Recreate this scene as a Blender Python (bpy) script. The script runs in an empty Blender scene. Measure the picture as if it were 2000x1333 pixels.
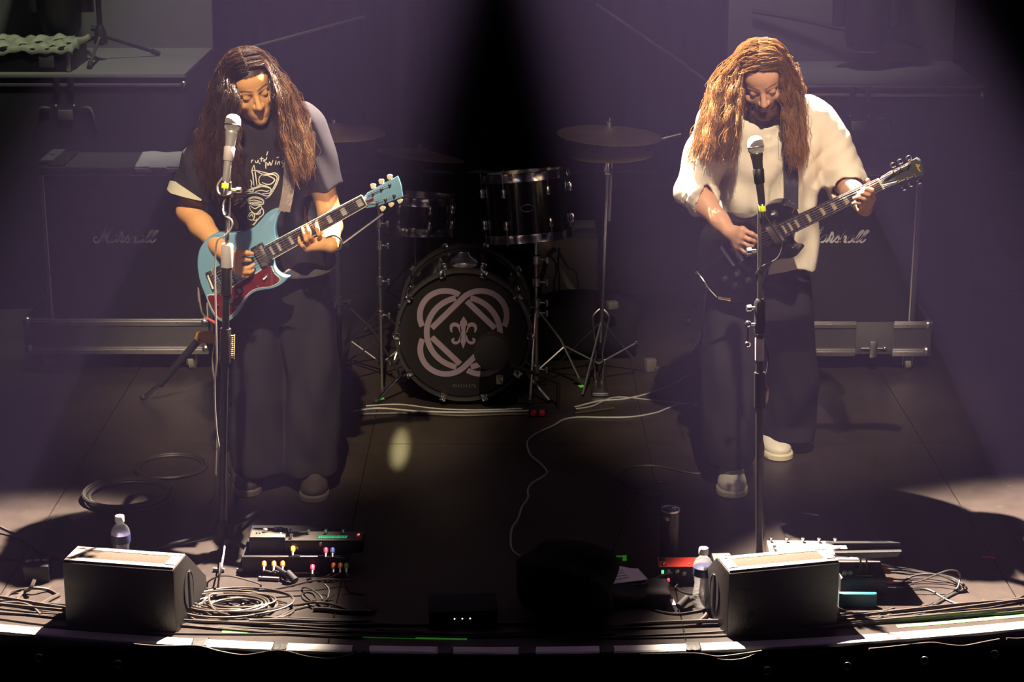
import bpy, bmesh, math, random
import numpy as np
from mathutils import Vector, Matrix
from mathutils.bvhtree import BVHTree

SC = bpy.context.scene
COL = SC.collection
PI = math.pi

# ------------------------------------------------------------------ camera
F_PX = 3800.0          # focal length in pixels of the 2000 x 1333 frame
PITCH = math.radians(16.5)
CAM_H = 2.66
cam_data = bpy.data.cameras.new('camera')
cam_data.sensor_width = 36.0
cam_data.lens = F_PX / 2000.0 * 36.0
cam_data.clip_end = 100
cam = bpy.data.objects.new('camera', cam_data)
COL.objects.link(cam)
cam.location = (0, 0, CAM_H)
cam.rotation_euler = (PI / 2 - PITCH, 0, 0)
SC.camera = cam

# ------------------------------------------------------------------ world, view
world = bpy.data.worlds.new('dark_hall')
SC.world = world
world.use_nodes = True
bg = world.node_tree.nodes['Background']
bg.inputs[0].default_value = (0.55, 0.5, 0.8, 1)
bg.inputs[1].default_value = 0.004
SC.view_settings.view_transform = 'Standard'
SC.view_settings.look = 'None'
SC.view_settings.gamma = 1.0
SC.view_settings.use_curve_mapping = False
SC.view_settings.exposure = 0.0

# ------------------------------------------------------------------ stage lamps and added fill spots (all hang above the frame)
def spot(name, loc, aim, deg, watts, col, blend=0.15, size=0.06, scale=(1, 1)):
    d = bpy.data.lights.new(name, 'SPOT')
    d.energy = watts
    d.color = col
    d.spot_size = math.radians(deg)
    d.spot_blend = blend
    d.shadow_soft_size = size
    o = bpy.data.objects.new(name, d)
    COL.objects.link(o)
    o.location = loc
    v = Vector(aim) - Vector(loc)
    o.rotation_euler = v.to_track_quat('-Z', 'Y').to_euler()
    o.scale = (scale[0], scale[1], 1)
    return o

WARM = (1.0, 0.80, 0.66)
# crossed back lights on the upstage truss
spot('back_spot', (1.05, 8.95, 6.1), (-1.58, 5.98, 0.0), 13.0, 36000, WARM, 0.6, 0.05, (1.4, 1.0))
spot('back_spot', (-1.05, 8.95, 6.1), (1.62, 5.98, 0.0), 13.0, 40000, WARM, 0.5, 0.05, (1.75, 1.0))
# front profiles on the downstage truss, shuttered to the players' torsos
spot('front_profile', (-0.55, 2.35, 6.1), (-0.90, 6.98, 1.12), 15.0, 3100, (1.0, 0.78, 0.50), 0.75, 0.05)
spot('front_profile', (0.60, 2.35, 6.1), (1.02, 7.05, 1.12), 15.0, 2800, (1.0, 0.80, 0.55), 0.75, 0.05)
# dim spots added to brighten the road cases, then the olive box and cymbals
spot('added_case_fill', (-1.3, 8.4, 5.6), (-2.1, 9.7, 1.3), 42, 520, (0.95, 1.0, 0.74), 0.9, 0.15)
spot('added_case_fill', (0.9, 8.4, 5.6), (1.35, 10.0, 1.45), 26, 300, (1.0, 0.92, 0.86), 0.9, 0.15)
spot('added_drum_fill', (0.25, 2.35, 6.1), (0.56, 8.5, 0.95), 6.5, 320, (1.0, 0.92, 0.6), 0.9, 0.05)
# added narrow spot that makes the yellow pool on the floor before the drums
spot('added_pool_spot', (-0.5, 10.2, 5.5), (-0.455, 7.45, 0.0), 5.0, 8000, (1.0, 0.9, 0.45), 0.9, 0.02, (0.16, 1.0))

# ------------------------------------------------------------------ picture rays: a pixel plus a real distance gives a point
CP, SP = math.cos(PITCH), math.sin(PITCH)
def ray(px, py):
    u = (px - 1000.0) / F_PX
    v = (666.5 - py) / F_PX
    return np.array([u, CP + v * SP, -SP + v * CP])
EYE = np.array([0, 0, CAM_H])
def G(px, py, z=0.0):
    d = ray(px, py)
    return EYE + d * ((z - CAM_H) / d[2])
def W(px, py, Y):
    d = ray(px, py)
    return EYE + d * (Y / d[1])
def V(*a):
    return np.array(a, float)

# ------------------------------------------------------------------ materials
MATS = {}
def mat(name, col=(0.5, 0.5, 0.5), rough=0.5, metal=0.0, spec=0.5, emit=None, estr=0.0, bump=0.0, bscale=60.0, var=0.12, vscale=14.0,
        trans=0.0, ior=1.45, coat=0.0, sheen=0.0, aniso=0.0):
    if name in MATS:
        return MATS[name]
    m = bpy.data.materials.new(name)
    m.use_nodes = True
    nt = m.node_tree
    b = nt.nodes['Principled BSDF']
    b.inputs['Roughness'].default_value = rough
    b.inputs['Metallic'].default_value = metal
    b.inputs['Specular IOR Level'].default_value = spec
    b.inputs['IOR'].default_value = ior
    b.inputs['Transmission Weight'].default_value = trans
    b.inputs['Coat Weight'].default_value = coat
    b.inputs['Sheen Weight'].default_value = sheen
    b.inputs['Base Color'].default_value = (*col, 1)
    tc = nt.nodes.new('ShaderNodeTexCoord')
    if var > 0:
        n = nt.nodes.new('ShaderNodeTexNoise')
        n.inputs['Scale'].default_value = vscale
        n.inputs['Detail'].default_value = 5
        nt.links.new(tc.outputs['Object'], n.inputs['Vector'])
        mx = nt.nodes.new('ShaderNodeMix')
        mx.data_type = 'RGBA'
        mx.inputs['A'].default_value = (*[c * (1 - var) for c in col], 1)
        mx.inputs['B'].default_value = (*[min(1, c * (1 + var)) for c in col], 1)
        nt.links.new(n.outputs['Fac'], mx.inputs['Factor'])
        nt.links.new(mx.outputs['Result'], b.inputs['Base Color'])
    if bump > 0:
        n2 = nt.nodes.new('ShaderNodeTexNoise')
        n2.inputs['Scale'].default_value = bscale
        n2.inputs['Detail'].default_value = 4
        nt.links.new(tc.outputs['Object'], n2.inputs['Vector'])
        bp = nt.nodes.new('ShaderNodeBump')
        bp.inputs['Strength'].default_value = bump
        bp.inputs['Distance'].default_value = 0.01
        nt.links.new(n2.outputs['Fac'], bp.inputs['Height'])
        nt.links.new(bp.outputs['Normal'], b.inputs['Normal'])
    if emit:
        b.inputs['Emission Color'].default_value = (*emit, 1)
        b.inputs['Emission Strength'].default_value = estr
    MATS[name] = m
    return m

def vcol_mat(name, rough=0.5, spec=0.4, sub=0.0, bump=0.0, bscale=80):
    """colour from the mesh attribute 'col' (lips, brows, hair colour along the strand ...)"""
    m = mat(name, rough=rough, spec=spec, var=0, bump=bump, bscale=bscale)
    nt = m.node_tree
    b = nt.nodes['Principled BSDF']
    a = nt.nodes.new('ShaderNodeAttribute')
    a.attribute_name = 'col'
    nt.links.new(a.outputs['Color'], b.inputs['Base Color'])
    if sub > 0:
        b.inputs['Subsurface Weight'].default_value = sub
        b.inputs['Subsurface Radius'].default_value = (0.01, 0.004, 0.002)
        b.inputs['Subsurface Scale'].default_value = 1.0
    return m

BLACK = mat('black_plastic', (0.012, 0.012, 0.014), 0.45, bump=0.1, bscale=200)
BLACKM = mat('black_matte', (0.014, 0.013, 0.016), 0.8, spec=0.25)
RUBBER = mat('rubber', (0.02, 0.02, 0.021), 0.7)
CHROME = mat('chrome', (0.72, 0.72, 0.74), 0.16, 1.0, var=0.05)
STEEL = mat('steel', (0.48, 0.47, 0.48), 0.32, 1.0, var=0.1)
ALU = mat('aluminium_edge', (0.60, 0.57, 0.55), 0.42, 1.0, var=0.18, bump=0.1, bscale=120)
GOLD = mat('gold_plate', (0.80, 0.62, 0.28), 0.25, 1.0, var=0.06)
BRASS = mat('bronze_cymbal', (0.62, 0.49, 0.26), 0.46, 0.9, var=0.2, vscale=9)
CABLE = mat('cable_jacket', (0.028, 0.024, 0.023), 0.5, bump=0.05)
CABLE_T = mat('cable_jacket_tan', (0.048, 0.037, 0.031), 0.5, bump=0.05)
CABLE_G = mat('cable_jacket_grey', (0.30, 0.29, 0.30), 0.5, bump=0.05)
WHITE = mat('white_plastic', (0.78, 0.76, 0.72), 0.45)
PAPER = mat('paper', (0.74, 0.72, 0.72), 0.8, spec=0.2, var=0.04)
INK = mat('ink', (0.03, 0.028, 0.04), 0.7)
IVORY = mat('ivory_binding', (0.80, 0.76, 0.62), 0.35)
GAFFER = mat('gaffer_tape', (0.022, 0.020, 0.020), 0.6, bump=0.3, bscale=60)
CASEGREY = mat('case_laminate', (0.075, 0.073, 0.076), 0.5, var=0.2, bump=0.05)
GLOWTAPE = mat('green_glow_tape', (0.16, 0.70, 0.10), 0.5, emit=(0.05, 0.6, 0.03), estr=0.10)

# ------------------------------------------------------------------ mesh helpers
def frame(d, hint=None):
    d = np.asarray(d, float)
    d = d / (np.linalg.norm(d) + 1e-12)
    h = np.array([0, 0, 1.0]) if hint is None else np.asarray(hint, float)
    if abs(np.dot(h, d)) > 0.97:
        h = np.array([1.0, 0, 0])
    a = np.cross(h, d); a /= np.linalg.norm(a)
    b = np.cross(d, a)
    return a, b, d

def catmull(pts, n=8, closed=False):
    P = np.asarray(pts, float)
    m = len(P)
    out = []
    rng = m if closed else m - 1
    for i in range(rng):
        if closed:
            p0, p1, p2, p3 = P[(i - 1) % m], P[i], P[(i + 1) % m], P[(i + 2) % m]
        else:
            p0, p1, p2, p3 = P[max(i - 1, 0)], P[i], P[i + 1], P[min(i + 2, m - 1)]
        for k in range(n):
            t = k / n
            out.append(0.5 * ((2 * p1) + (p2 - p0) * t + (2 * p0 - 5 * p1 + 4 * p2 - p3) * t * t + (3 * p1 - p0 - 3 * p2 + p3) * t ** 3))
    if not closed:
        out.append(P[-1])
    return np.array(out)

class MB:
    """collects shapes and links them as ONE mesh object"""
    def __init__(s):
        s.v = []; s.f = []
    def add(s, verts, faces):
        o = len(s.v)
        s.v.extend([tuple(map(float, p)) for p in verts])
        s.f.extend([tuple(i + o for i in f) for f in faces])
        return s
    def box(s, c, size, M=None, bev=0.0):
        c = np.asarray(c, float); h = np.asarray(size, float) / 2
        if bev > 0:
            bev = min(bev, h.min() * 0.9)
            bm = bmesh.new()
            bmesh.ops.create_cube(bm, size=1.0)
            for v in bm.verts:
                v.co = Vector((v.co.x * 2 * h[0], v.co.y * 2 * h[1], v.co.z * 2 * h[2]))
            bmesh.ops.bevel(bm, geom=list(bm.edges), offset=bev, segments=2, affect='EDGES', profile=0.5)
            bm.verts.ensure_lookup_table()
            vs = np.array([v.co[:] for v in bm.verts])
            fs = [[v.index for v in f.verts] for f in bm.faces]
            bm.free()
        else:
            vs = np.array([[x, y, z] for x in (-h[0], h[0]) for y in (-h[1], h[1]) for z in (-h[2], h[2])])
            fs = [(0, 1, 3, 2), (4, 6, 7, 5), (0, 4, 5, 1), (2, 3, 7, 6), (0, 2, 6, 4), (1, 5, 7, 3)]
        if M is not None:
            vs = vs @ np.asarray(M, float)[:3, :3].T
        return s.add(vs + c, fs)
    def cyl(s, p0, p1, r0, r1=None, seg=12, caps=True):
        return s.tube([p0, p1], [r0, r0 if r1 is None else r1], seg, caps)
    def tube(s, pts, r, seg=8, caps=True, squash=1.0, hint=None):
        P = np.asarray(pts, float); n = len(P)
        R = np.full(n, r, float) if np.isscalar(r) else np.interp(np.linspace(0, 1, n), np.linspace(0, 1, len(r)), r)
        T = np.gradient(P, axis=0) if n > 2 else np.array([P[1] - P[0]] * 2)
        a = None
        rings = []
        for i in range(n):
            d = T[i] / (np.linalg.norm(T[i]) + 1e-12)
            if a is None:
                a, b, _ = frame(d, hint)
            else:
                a = a - d * np.dot(a, d); a /= np.linalg.norm(a) + 1e-12
                b = np.cross(d, a)
            ang = np.arange(seg) * 2 * PI / seg
            rings.append(P[i] + R[i] * (np.cos(ang)[:, None] * a + squash * np.sin(ang)[:, None] * b))
        vs = np.concatenate(rings)
        fs = []
        for i in range(n - 1):
            for k in range(seg):
                fs.append((i * seg + k, i * seg + (k + 1) % seg, (i + 1) * seg + (k + 1) % seg, (i + 1) * seg + k))
        if caps:
            fs.append(tuple(range(seg - 1, -1, -1)))
            fs.append(tuple((n - 1) * seg + k for k in range(seg)))
        return s.add(vs, fs)
    def lathe(s, prof, c=(0, 0, 0), ax=(0, 0, 1), seg=24, closed=False):
        a, b, d = frame(ax)
        c = np.asarray(c, float)
        ang = np.arange(seg) * 2 * PI / seg
        ring = np.cos(ang)[:, None] * a + np.sin(ang)[:, None] * b
        vs = np.concatenate([c + d * z + max(r, 1e-5) * ring for r, z in prof])
        n = len(prof)
        fs = [(i * seg + k, i * seg + (k + 1) % seg, (i + 1) * seg + (k + 1) % seg, (i + 1) * seg + k) for i in range(n - 1) for k in range(seg)]
        if closed:
            fs += [((n - 1) * seg + k, (n - 1) * seg + (k + 1) % seg, (k + 1) % seg, k) for k in range(seg)]
        else:
            fs.append(tuple(range(seg - 1, -1, -1)))
            fs.append(tuple((n - 1) * seg + k for k in range(seg)))
        return s.add(vs, fs)
    def sphere(s, c, r, seg=14, rings=8, ax=(0, 0, 1)):
        r = np.array([r] * 3 if np.isscalar(r) else r, float)
        prof = [(math.sin(PI * i / rings), -math.cos(PI * i / rings)) for i in range(rings + 1)]
        o = len(s.v)
        s.lathe(prof, (0, 0, 0), (0, 0, 1), seg)
        for i in range(o, len(s.v)):
            p = s.v[i]
            s.v[i] = (p[0] * r[0] + c[0], p[1] * r[1] + c[1], p[2] * r[2] + c[2])
        return s
    def torus(s, c, R, r, ax=(0, 0, 1), seg=32, sub=8):
        a, b, d = frame(ax)
        P = [np.asarray(c) + R * (math.cos(t) * a + math.sin(t) * b) for t in np.linspace(0, 2 * PI, seg, endpoint=False)]
        vs = []
        for i, p in enumerate(P):
            rad = (p - np.asarray(c)) / R
            for k in range(sub):
                w = 2 * PI * k / sub
                vs.append(p + r * (math.cos(w) * rad + math.sin(w) * d))
        fs = [(i * sub + k, ((i + 1) % seg) * sub + k, ((i + 1) % seg) * sub + (k + 1) % sub, i * sub + (k + 1) % sub) for i in range(seg) for k in range(sub)]
        return s.add(vs, fs)
    def prism(s, poly, z0, z1, bev=0.0, bseg=3, M=None):
        """outline in local xy, extruded z0..z1; bev rounds the edges on both faces"""
        poly = [np.array(p, float)[:2] for p in poly]
        area = sum(poly[i][0] * poly[(i + 1) % len(poly)][1] - poly[(i + 1) % len(poly)][0] * poly[i][1] for i in range(len(poly)))
        if area < 0:
            poly = poly[::-1]
        n = len(poly)
        P = np.array(poly)
        e = np.roll(P, -1, 0) - P
        e /= np.linalg.norm(e, axis=1)[:, None] + 1e-12
        nrm = np.stack([e[:, 1], -e[:, 0]], 1)
        vn = nrm + np.roll(nrm, 1, 0)
        vn /= np.linalg.norm(vn, axis=1)[:, None] + 1e-9
        prof = [(0, z0), (0, z1)]
        if bev > 0:
            prof = [(-bev * (1 - math.sin(t)), z0 + bev * (1 - math.cos(t))) for t in np.linspace(0, PI / 2, bseg + 1)]
            prof += [(-bev * (1 - math.cos(t)), z1 - bev * (1 - math.sin(t))) for t in np.linspace(0, PI / 2, bseg + 1)]
        vs = []
        for off, z in prof:
            Q = P + vn * off
            vs += [(q[0], q[1], z) for q in Q]
        m = len(prof)
        fs = [(j * n + i, j * n + (i + 1) % n, (j + 1) * n + (i + 1) % n, (j + 1) * n + i) for j in range(m - 1) for i in range(n)]
        from mathutils.geometry import tessellate_polygon
        for j, flip in ((0, True), (m - 1, False)):
            tri = tessellate_polygon([[Vector((vs[j * n + i][0], vs[j * n + i][1], 0)) for i in range(n)]])
            for t in tri:
                a, b, c = t
                pa, pb, pc = vs[j * n + a], vs[j * n + b], vs[j * n + c]
                up = (pb[0] - pa[0]) * (pc[1] - pa[1]) - (pb[1] - pa[1]) * (pc[0] - pa[0]) > 0
                if up == flip:
                    a, b, c = a, c, b
                fs.append((j * n + a, j * n + b, j * n + c))
        vs = np.array(vs)
        if M is not None:
            M = np.asarray(M, float)
            vs = vs @ M[:3, :3].T + M[:3, 3]
        return s.add(vs, fs)
    def ribbon(s, pts, w, up, thick=0.0008):
        """flat stroke of width w along pts, lying across the normal `up`"""
        P = np.asarray(pts, float); n = len(P)
        Wd = np.full(n, w, float) if np.isscalar(w) else np.interp(np.linspace(0, 1, n), np.linspace(0, 1, len(w)), w)
        U = np.asarray(up, float)
        if U.ndim == 1:
            U = np.tile(U, (n, 1))
        T = np.gradient(P, axis=0)
        vs = []
        for i in range(n):
            u = U[i] / (np.linalg.norm(U[i]) + 1e-12)
            sd = np.cross(u, T[i]); sd /= np.linalg.norm(sd) + 1e-12
            for a, b in ((-1, 0), (1, 0), (1, 1), (-1, 1)):
                vs.append(P[i] + sd * a * Wd[i] / 2 + u * b * thick)
        fs = []
        for i in range(n - 1):
            for k in range(4):
                fs.append((i * 4 + k, i * 4 + (k + 1) % 4, (i + 1) * 4 + (k + 1) % 4, (i + 1) * 4 + k))
        fs += [(3, 2, 1, 0), tuple((n - 1) * 4 + k for k in range(4))]
        return s.add(vs, fs)
    def build(s, name, m, parent=None, smooth=True, world=False):
        me = bpy.data.meshes.new(name)
        vs = s.v
        if world and parent is not None:
            vs = to_local(parent, vs)
        me.from_pydata(vs, [], s.f)
        return link_mesh(name, me, m, parent, smooth)

def root_of(o):
    while o.parent is not None:
        o = o.parent
    return o
def to_local(parent, vs):
    Mi = np.array(root_of(parent).matrix_basis.inverted())
    A = np.asarray(vs, float)
    return (A @ Mi[:3, :3].T + Mi[:3, 3])

def link_mesh(name, me, m, parent=None, smooth=True, angle=0.7):
    if m is not None:
        me.materials.append(m)
    if smooth:
        me.polygons.foreach_set('use_smooth', [True] * len(me.polygons))
        try:
            me.set_sharp_from_angle(angle=angle)
        except Exception:
            pass
    me.update()
    o = bpy.data.objects.new(name, me)
    COL.objects.link(o)
    if parent is not None:
        o.parent = parent
    return o

def np_mesh(name, V_, Q_, m, parent=None, col=None, smooth=True, tri=False):
    """fast mesh from numpy arrays (faces all quads or all triangles)"""
    me = bpy.data.meshes.new(name)
    V_ = np.asarray(V_, np.float32)
    if parent is not None:
        V_ = to_local(parent, V_).astype(np.float32)
    k = Q_.shape[1]
    me.vertices.add(len(V_)); me.vertices.foreach_set('co', V_.ravel())
    me.loops.add(Q_.size); me.loops.foreach_set('vertex_index', Q_.astype(np.int32).ravel())
    me.polygons.add(len(Q_))
    me.polygons.foreach_set('loop_start', np.arange(0, Q_.size, k, dtype=np.int32))
    me.update(calc_edges=True)
    if col is not None:
        at = me.attributes.new('col', 'FLOAT_COLOR', 'POINT')
        c4 = np.ones((len(V_), 4), np.float32); c4[:, :3] = col
        at.data.foreach_set('color', c4.ravel())
    me.materials.append(m)
    if smooth:
        me.polygons.foreach_set('use_smooth', np.ones(len(Q_), bool))
    me.update()
    o = bpy.data.objects.new(name, me)
    COL.objects.link(o)
    if parent is not None:
        o.parent = parent
    return o

def tag(o, label=None, cat=None, group=None, kind=None):
    if label: o['label'] = label
    if cat: o['category'] = cat
    if group: o['group'] = group
    if kind: o['kind'] = kind
    return o
def thing(name, label, cat, loc=(0, 0, 0), rotz=0.0, group=None, M=None):
    o = bpy.data.objects.new(name, None)
    COL.objects.link(o)
    o.empty_display_size = 0.05
    if M is not None:
        o.matrix_basis = Matrix(M)
    else:
        o.location = [float(c) for c in loc]
        o.rotation_euler = (0, 0, rotz)
    return tag(o, label, cat, group)
def dup(root, loc=None, rotz=None, label=None, group=None):
    r = root.copy(); COL.objects.link(r)
    if loc is not None: r.location = [float(c) for c in loc]
    if rotz is not None: r.rotation_euler = (0, 0, rotz)
    if label: r['label'] = label
    if group: r['group'] = group
    for ch in list(root.children):
        c = ch.copy(); COL.objects.link(c); c.parent = r
        for g in list(ch.children):
            d = g.copy(); COL.objects.link(d); d.parent = c
    return r
def basis(o, x, y, z):
    M = np.eye(4)
    M[:3, 0], M[:3, 1], M[:3, 2], M[:3, 3] = x, y, z, o
    return M
def rotz_m(a):
    return np.array([[math.cos(a), -math.sin(a), 0], [math.sin(a), math.cos(a), 0], [0, 0, 1]])

# ------------------------------------------------------------------ signed-distance bodies (smooth unions, meshed by surface nets)
class SDF:
    def __init__(s, lo, hi, h):
        s.lo = np.asarray(lo, float); s.h = h
        s.n = np.ceil((np.asarray(hi, float) - s.lo) / h).astype(int) + 1
        s.f = np.full(s.n, 0.5, np.float32)
    def sub(s, lo, hi):
        a = np.clip(np.floor((np.asarray(lo) - s.lo) / s.h).astype(int), 0, s.n)
        b = np.clip(np.ceil((np.asarray(hi) - s.lo) / s.h).astype(int) + 1, 0, s.n)
        if (b <= a).any():
            return None
        X = (s.lo[0] + s.h * np.arange(a[0], b[0]))[:, None, None].astype(np.float32)
        Y = (s.lo[1] + s.h * np.arange(a[1], b[1]))[None, :, None].astype(np.float32)
        Z = (s.lo[2] + s.h * np.arange(a[2], b[2]))[None, None, :].astype(np.float32)
        return (slice(a[0], b[0]), slice(a[1], b[1]), slice(a[2], b[2])), X, Y, Z
    def put(s, sl, d, k, cut=False):
        g = s.f[sl]
        if cut:
            d = -d
            h = np.clip(0.5 - 0.5 * (d - g) / k, 0, 1) if k > 0 else (d < g)
            s.f[sl] = np.maximum(g, d) if k <= 0 else (d * (1 - h) + g * h + k * h * (1 - h))
        elif k <= 0:
            s.f[sl] = np.minimum(g, d)
        else:
            h = np.clip(0.5 + 0.5 * (g - d) / k, 0, 1)
            s.f[sl] = g * (1 - h) + d * h - k * h * (1 - h)
    def cap(s, a, b, ra, rb=None, k=0.02, cut=False, pad=None):
        rb = ra if rb is None else rb
        a = np.asarray(a, float); b = np.asarray(b, float)
        p = max(ra, rb) + 2.2 * max(k, 0) + 3 * s.h + 0.01
        r = s.sub(np.minimum(a, b) - p, np.maximum(a, b) + p)
        if r is None: return s
        sl, X, Y, Z = r
        ab = b - a; L2 = max(float(ab @ ab), 1e-9)
        t = np.clip(((X - a[0]) * ab[0] + (Y - a[1]) * ab[1] + (Z - a[2]) * ab[2]) / L2, 0, 1)
        d = np.sqrt((X - a[0] - t * ab[0]) ** 2 + (Y - a[1] - t * ab[1]) ** 2 + (Z - a[2] - t * ab[2]) ** 2) - (ra + (rb - ra) * t)
        s.put(sl, d, k, cut); return s
    def chain(s, pts, rs, k=0.02):
        for i in range(len(pts) - 1):
            s.cap(pts[i], pts[i + 1], rs[i], rs[i + 1], k)
        return s
    def ell(s, c, r, R=None, k=0.02, cut=False):
        """ellipsoid; R columns = its axes"""
        c = np.asarray(c, float); r = np.asarray(r, float)
        R = np.eye(3) if R is None else np.asarray(R, float)
        p = r.max() + 2.2 * max(k, 0) + 3 * s.h + 0.01
        q = s.sub(c - p, c + p)
        if q is None: return s
        sl, X, Y, Z = q
        x, y, z = X - c[0], Y - c[1], Z - c[2]
        l = [(R[0, i] * x + R[1, i] * y + R[2, i] * z) / r[i] for i in range(3)]
        k0 = np.sqrt(l[0] ** 2 + l[1] ** 2 + l[2] ** 2) + 1e-9
        k1 = np.sqrt((l[0] / r[0]) ** 2 + (l[1] / r[1]) ** 2 + (l[2] / r[2]) ** 2) + 1e-9
        s.put(sl, k0 * (k0 - 1) / k1, k, cut); return s
    def stack(s, rows, k=0.03, e=2.3, fold=None, cut=False):
        """rows (z, cx, cy, a, b): elliptic sections stacked along z"""
        rows = sorted(rows)
        R = np.array(rows, float)
        am = R[:, 3:5].max() + 2.2 * max(k, 0) + 0.03
        lo = (R[:, 1].min() - am, R[:, 2].min() - am, R[0, 0] - 0.05)
        hi = (R[:, 1].max() + am, R[:, 2].max() + am, R[-1, 0] + 0.05)
        q = s.sub(lo, hi)
        if q is None: return s
        sl, X, Y, Z = q
        zz = Z.ravel()
        zi = np.linspace(R[0, 0], R[-1, 0], 200)
        def sm(col):
            v = np.interp(zi, R[:, 0], col)
            ker = np.hanning(13); ker /= ker.sum()
            return np.interp(zz, zi, np.convolve(np.pad(v, 6, 'edge'), ker, 'valid')).astype(np.float32)[None, None, :]
        cx, cy, a, b = (sm(R[:, i]) for i in (1, 2, 3, 4))
        u, v = np.abs(X - cx), np.abs(Y - cy)
        d = ((u / a) ** e + (v / b) ** e + 1e-9) ** (1 / e)
        d = (d - 1) * np.minimum(a, b)
        if fold is not None:
            d = d + fold(X, Y, Z)
        d = np.maximum(d, np.maximum(R[0, 0] - Z, Z - R[-1, 0]))
        s.put(sl, d, k, cut); return s
    def mesh(s):
        f = s.f
        ins = f < 0
        c = np.zeros(np.array(f.shape) - 1, np.uint8)
        for dx in (0, 1):
            for dy in (0, 1):
                for dz in (0, 1):
                    c += ins[dx:f.shape[0] - 1 + dx, dy:f.shape[1] - 1 + dy, dz:f.shape[2] - 1 + dz]
        act = (c > 0) & (c < 8)
        ii = np.argwhere(act)
        idx = np.full(act.shape, -1, np.int32)
        idx[act] = np.arange(len(ii))
        cor = {}
        for dx in (0, 1):
            for dy in (0, 1):
                for dz in (0, 1):
                    cor[(dx, dy, dz)] = f[ii[:, 0] + dx, ii[:, 1] + dy, ii[:, 2] + dz]
        acc = np.zeros((len(ii), 3), np.float32); cnt = np.zeros(len(ii), np.float32)
        for ax in range(3):
            o = [a for a in range(3) if a != ax]
            for p in (0, 1):
                for q in (0, 1):
                    k0 = [0, 0, 0]; k0[o[0]] = p; k0[o[1]] = q
                    k1 = list(k0); k1[ax] = 1
                    a, b = cor[tuple(k0)], cor[tuple(k1)]
                    m = (a < 0) != (b < 0)
                    t = np.where(m, a / np.where(m, a - b, 1), 0)
                    pt = np.tile(np.array(k0, np.float32), (len(ii), 1)); pt[:, ax] = t
                    acc += pt * m[:, None]; cnt += m
        P = s.lo + s.h * (ii + acc / np.maximum(cnt, 1)[:, None])
        quads = []
        for ax in range(3):
            o = [a for a in range(3) if a != ax]
            sa = [slice(1, -1)] * 3; sb = [slice(1, -1)] * 3
            sa[ax] = slice(0, -1); sb[ax] = slice(1, None)
            A, B = ins[tuple(sa)], ins[tuple(sb)]
            e = np.argwhere(A != B)
            if len(e) == 0: continue
            flip = A[tuple(e.T)]
            base = e.copy(); base[:, o[0]] += 1; base[:, o[1]] += 1
            def at(p, q):
                g = base.copy(); g[:, o[0]] -= p; g[:, o[1]] -= q
                return idx[g[:, 0], g[:, 1], g[:, 2]]
            q4 = np.stack([at(1, 1), at(0, 1), at(0, 0), at(1, 0)], 1)
            if ax == 1: flip = ~flip
            q4[~flip] = q4[~flip][:, ::-1]
            quads.append(q4)
        Q = np.concatenate(quads)
        Q = Q[(Q >= 0).all(1)]
        return P, Q
def relax(P, Q, n=2, lam=0.5):
    e = np.concatenate([Q[:, [0, 1]], Q[:, [1, 2]], Q[:, [2, 3]], Q[:, [3, 0]]])
    for _ in range(n):
        acc = np.zeros_like(P); cnt = np.zeros(len(P))
        np.add.at(acc, e[:, 0], P[e[:, 1]]); np.add.at(cnt, e[:, 0], 1)
        np.add.at(acc, e[:, 1], P[e[:, 0]]); np.add.at(cnt, e[:, 1], 1)
        P = P * (1 - lam) + lam * acc / np.maximum(cnt, 1)[:, None]
    return P

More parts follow.
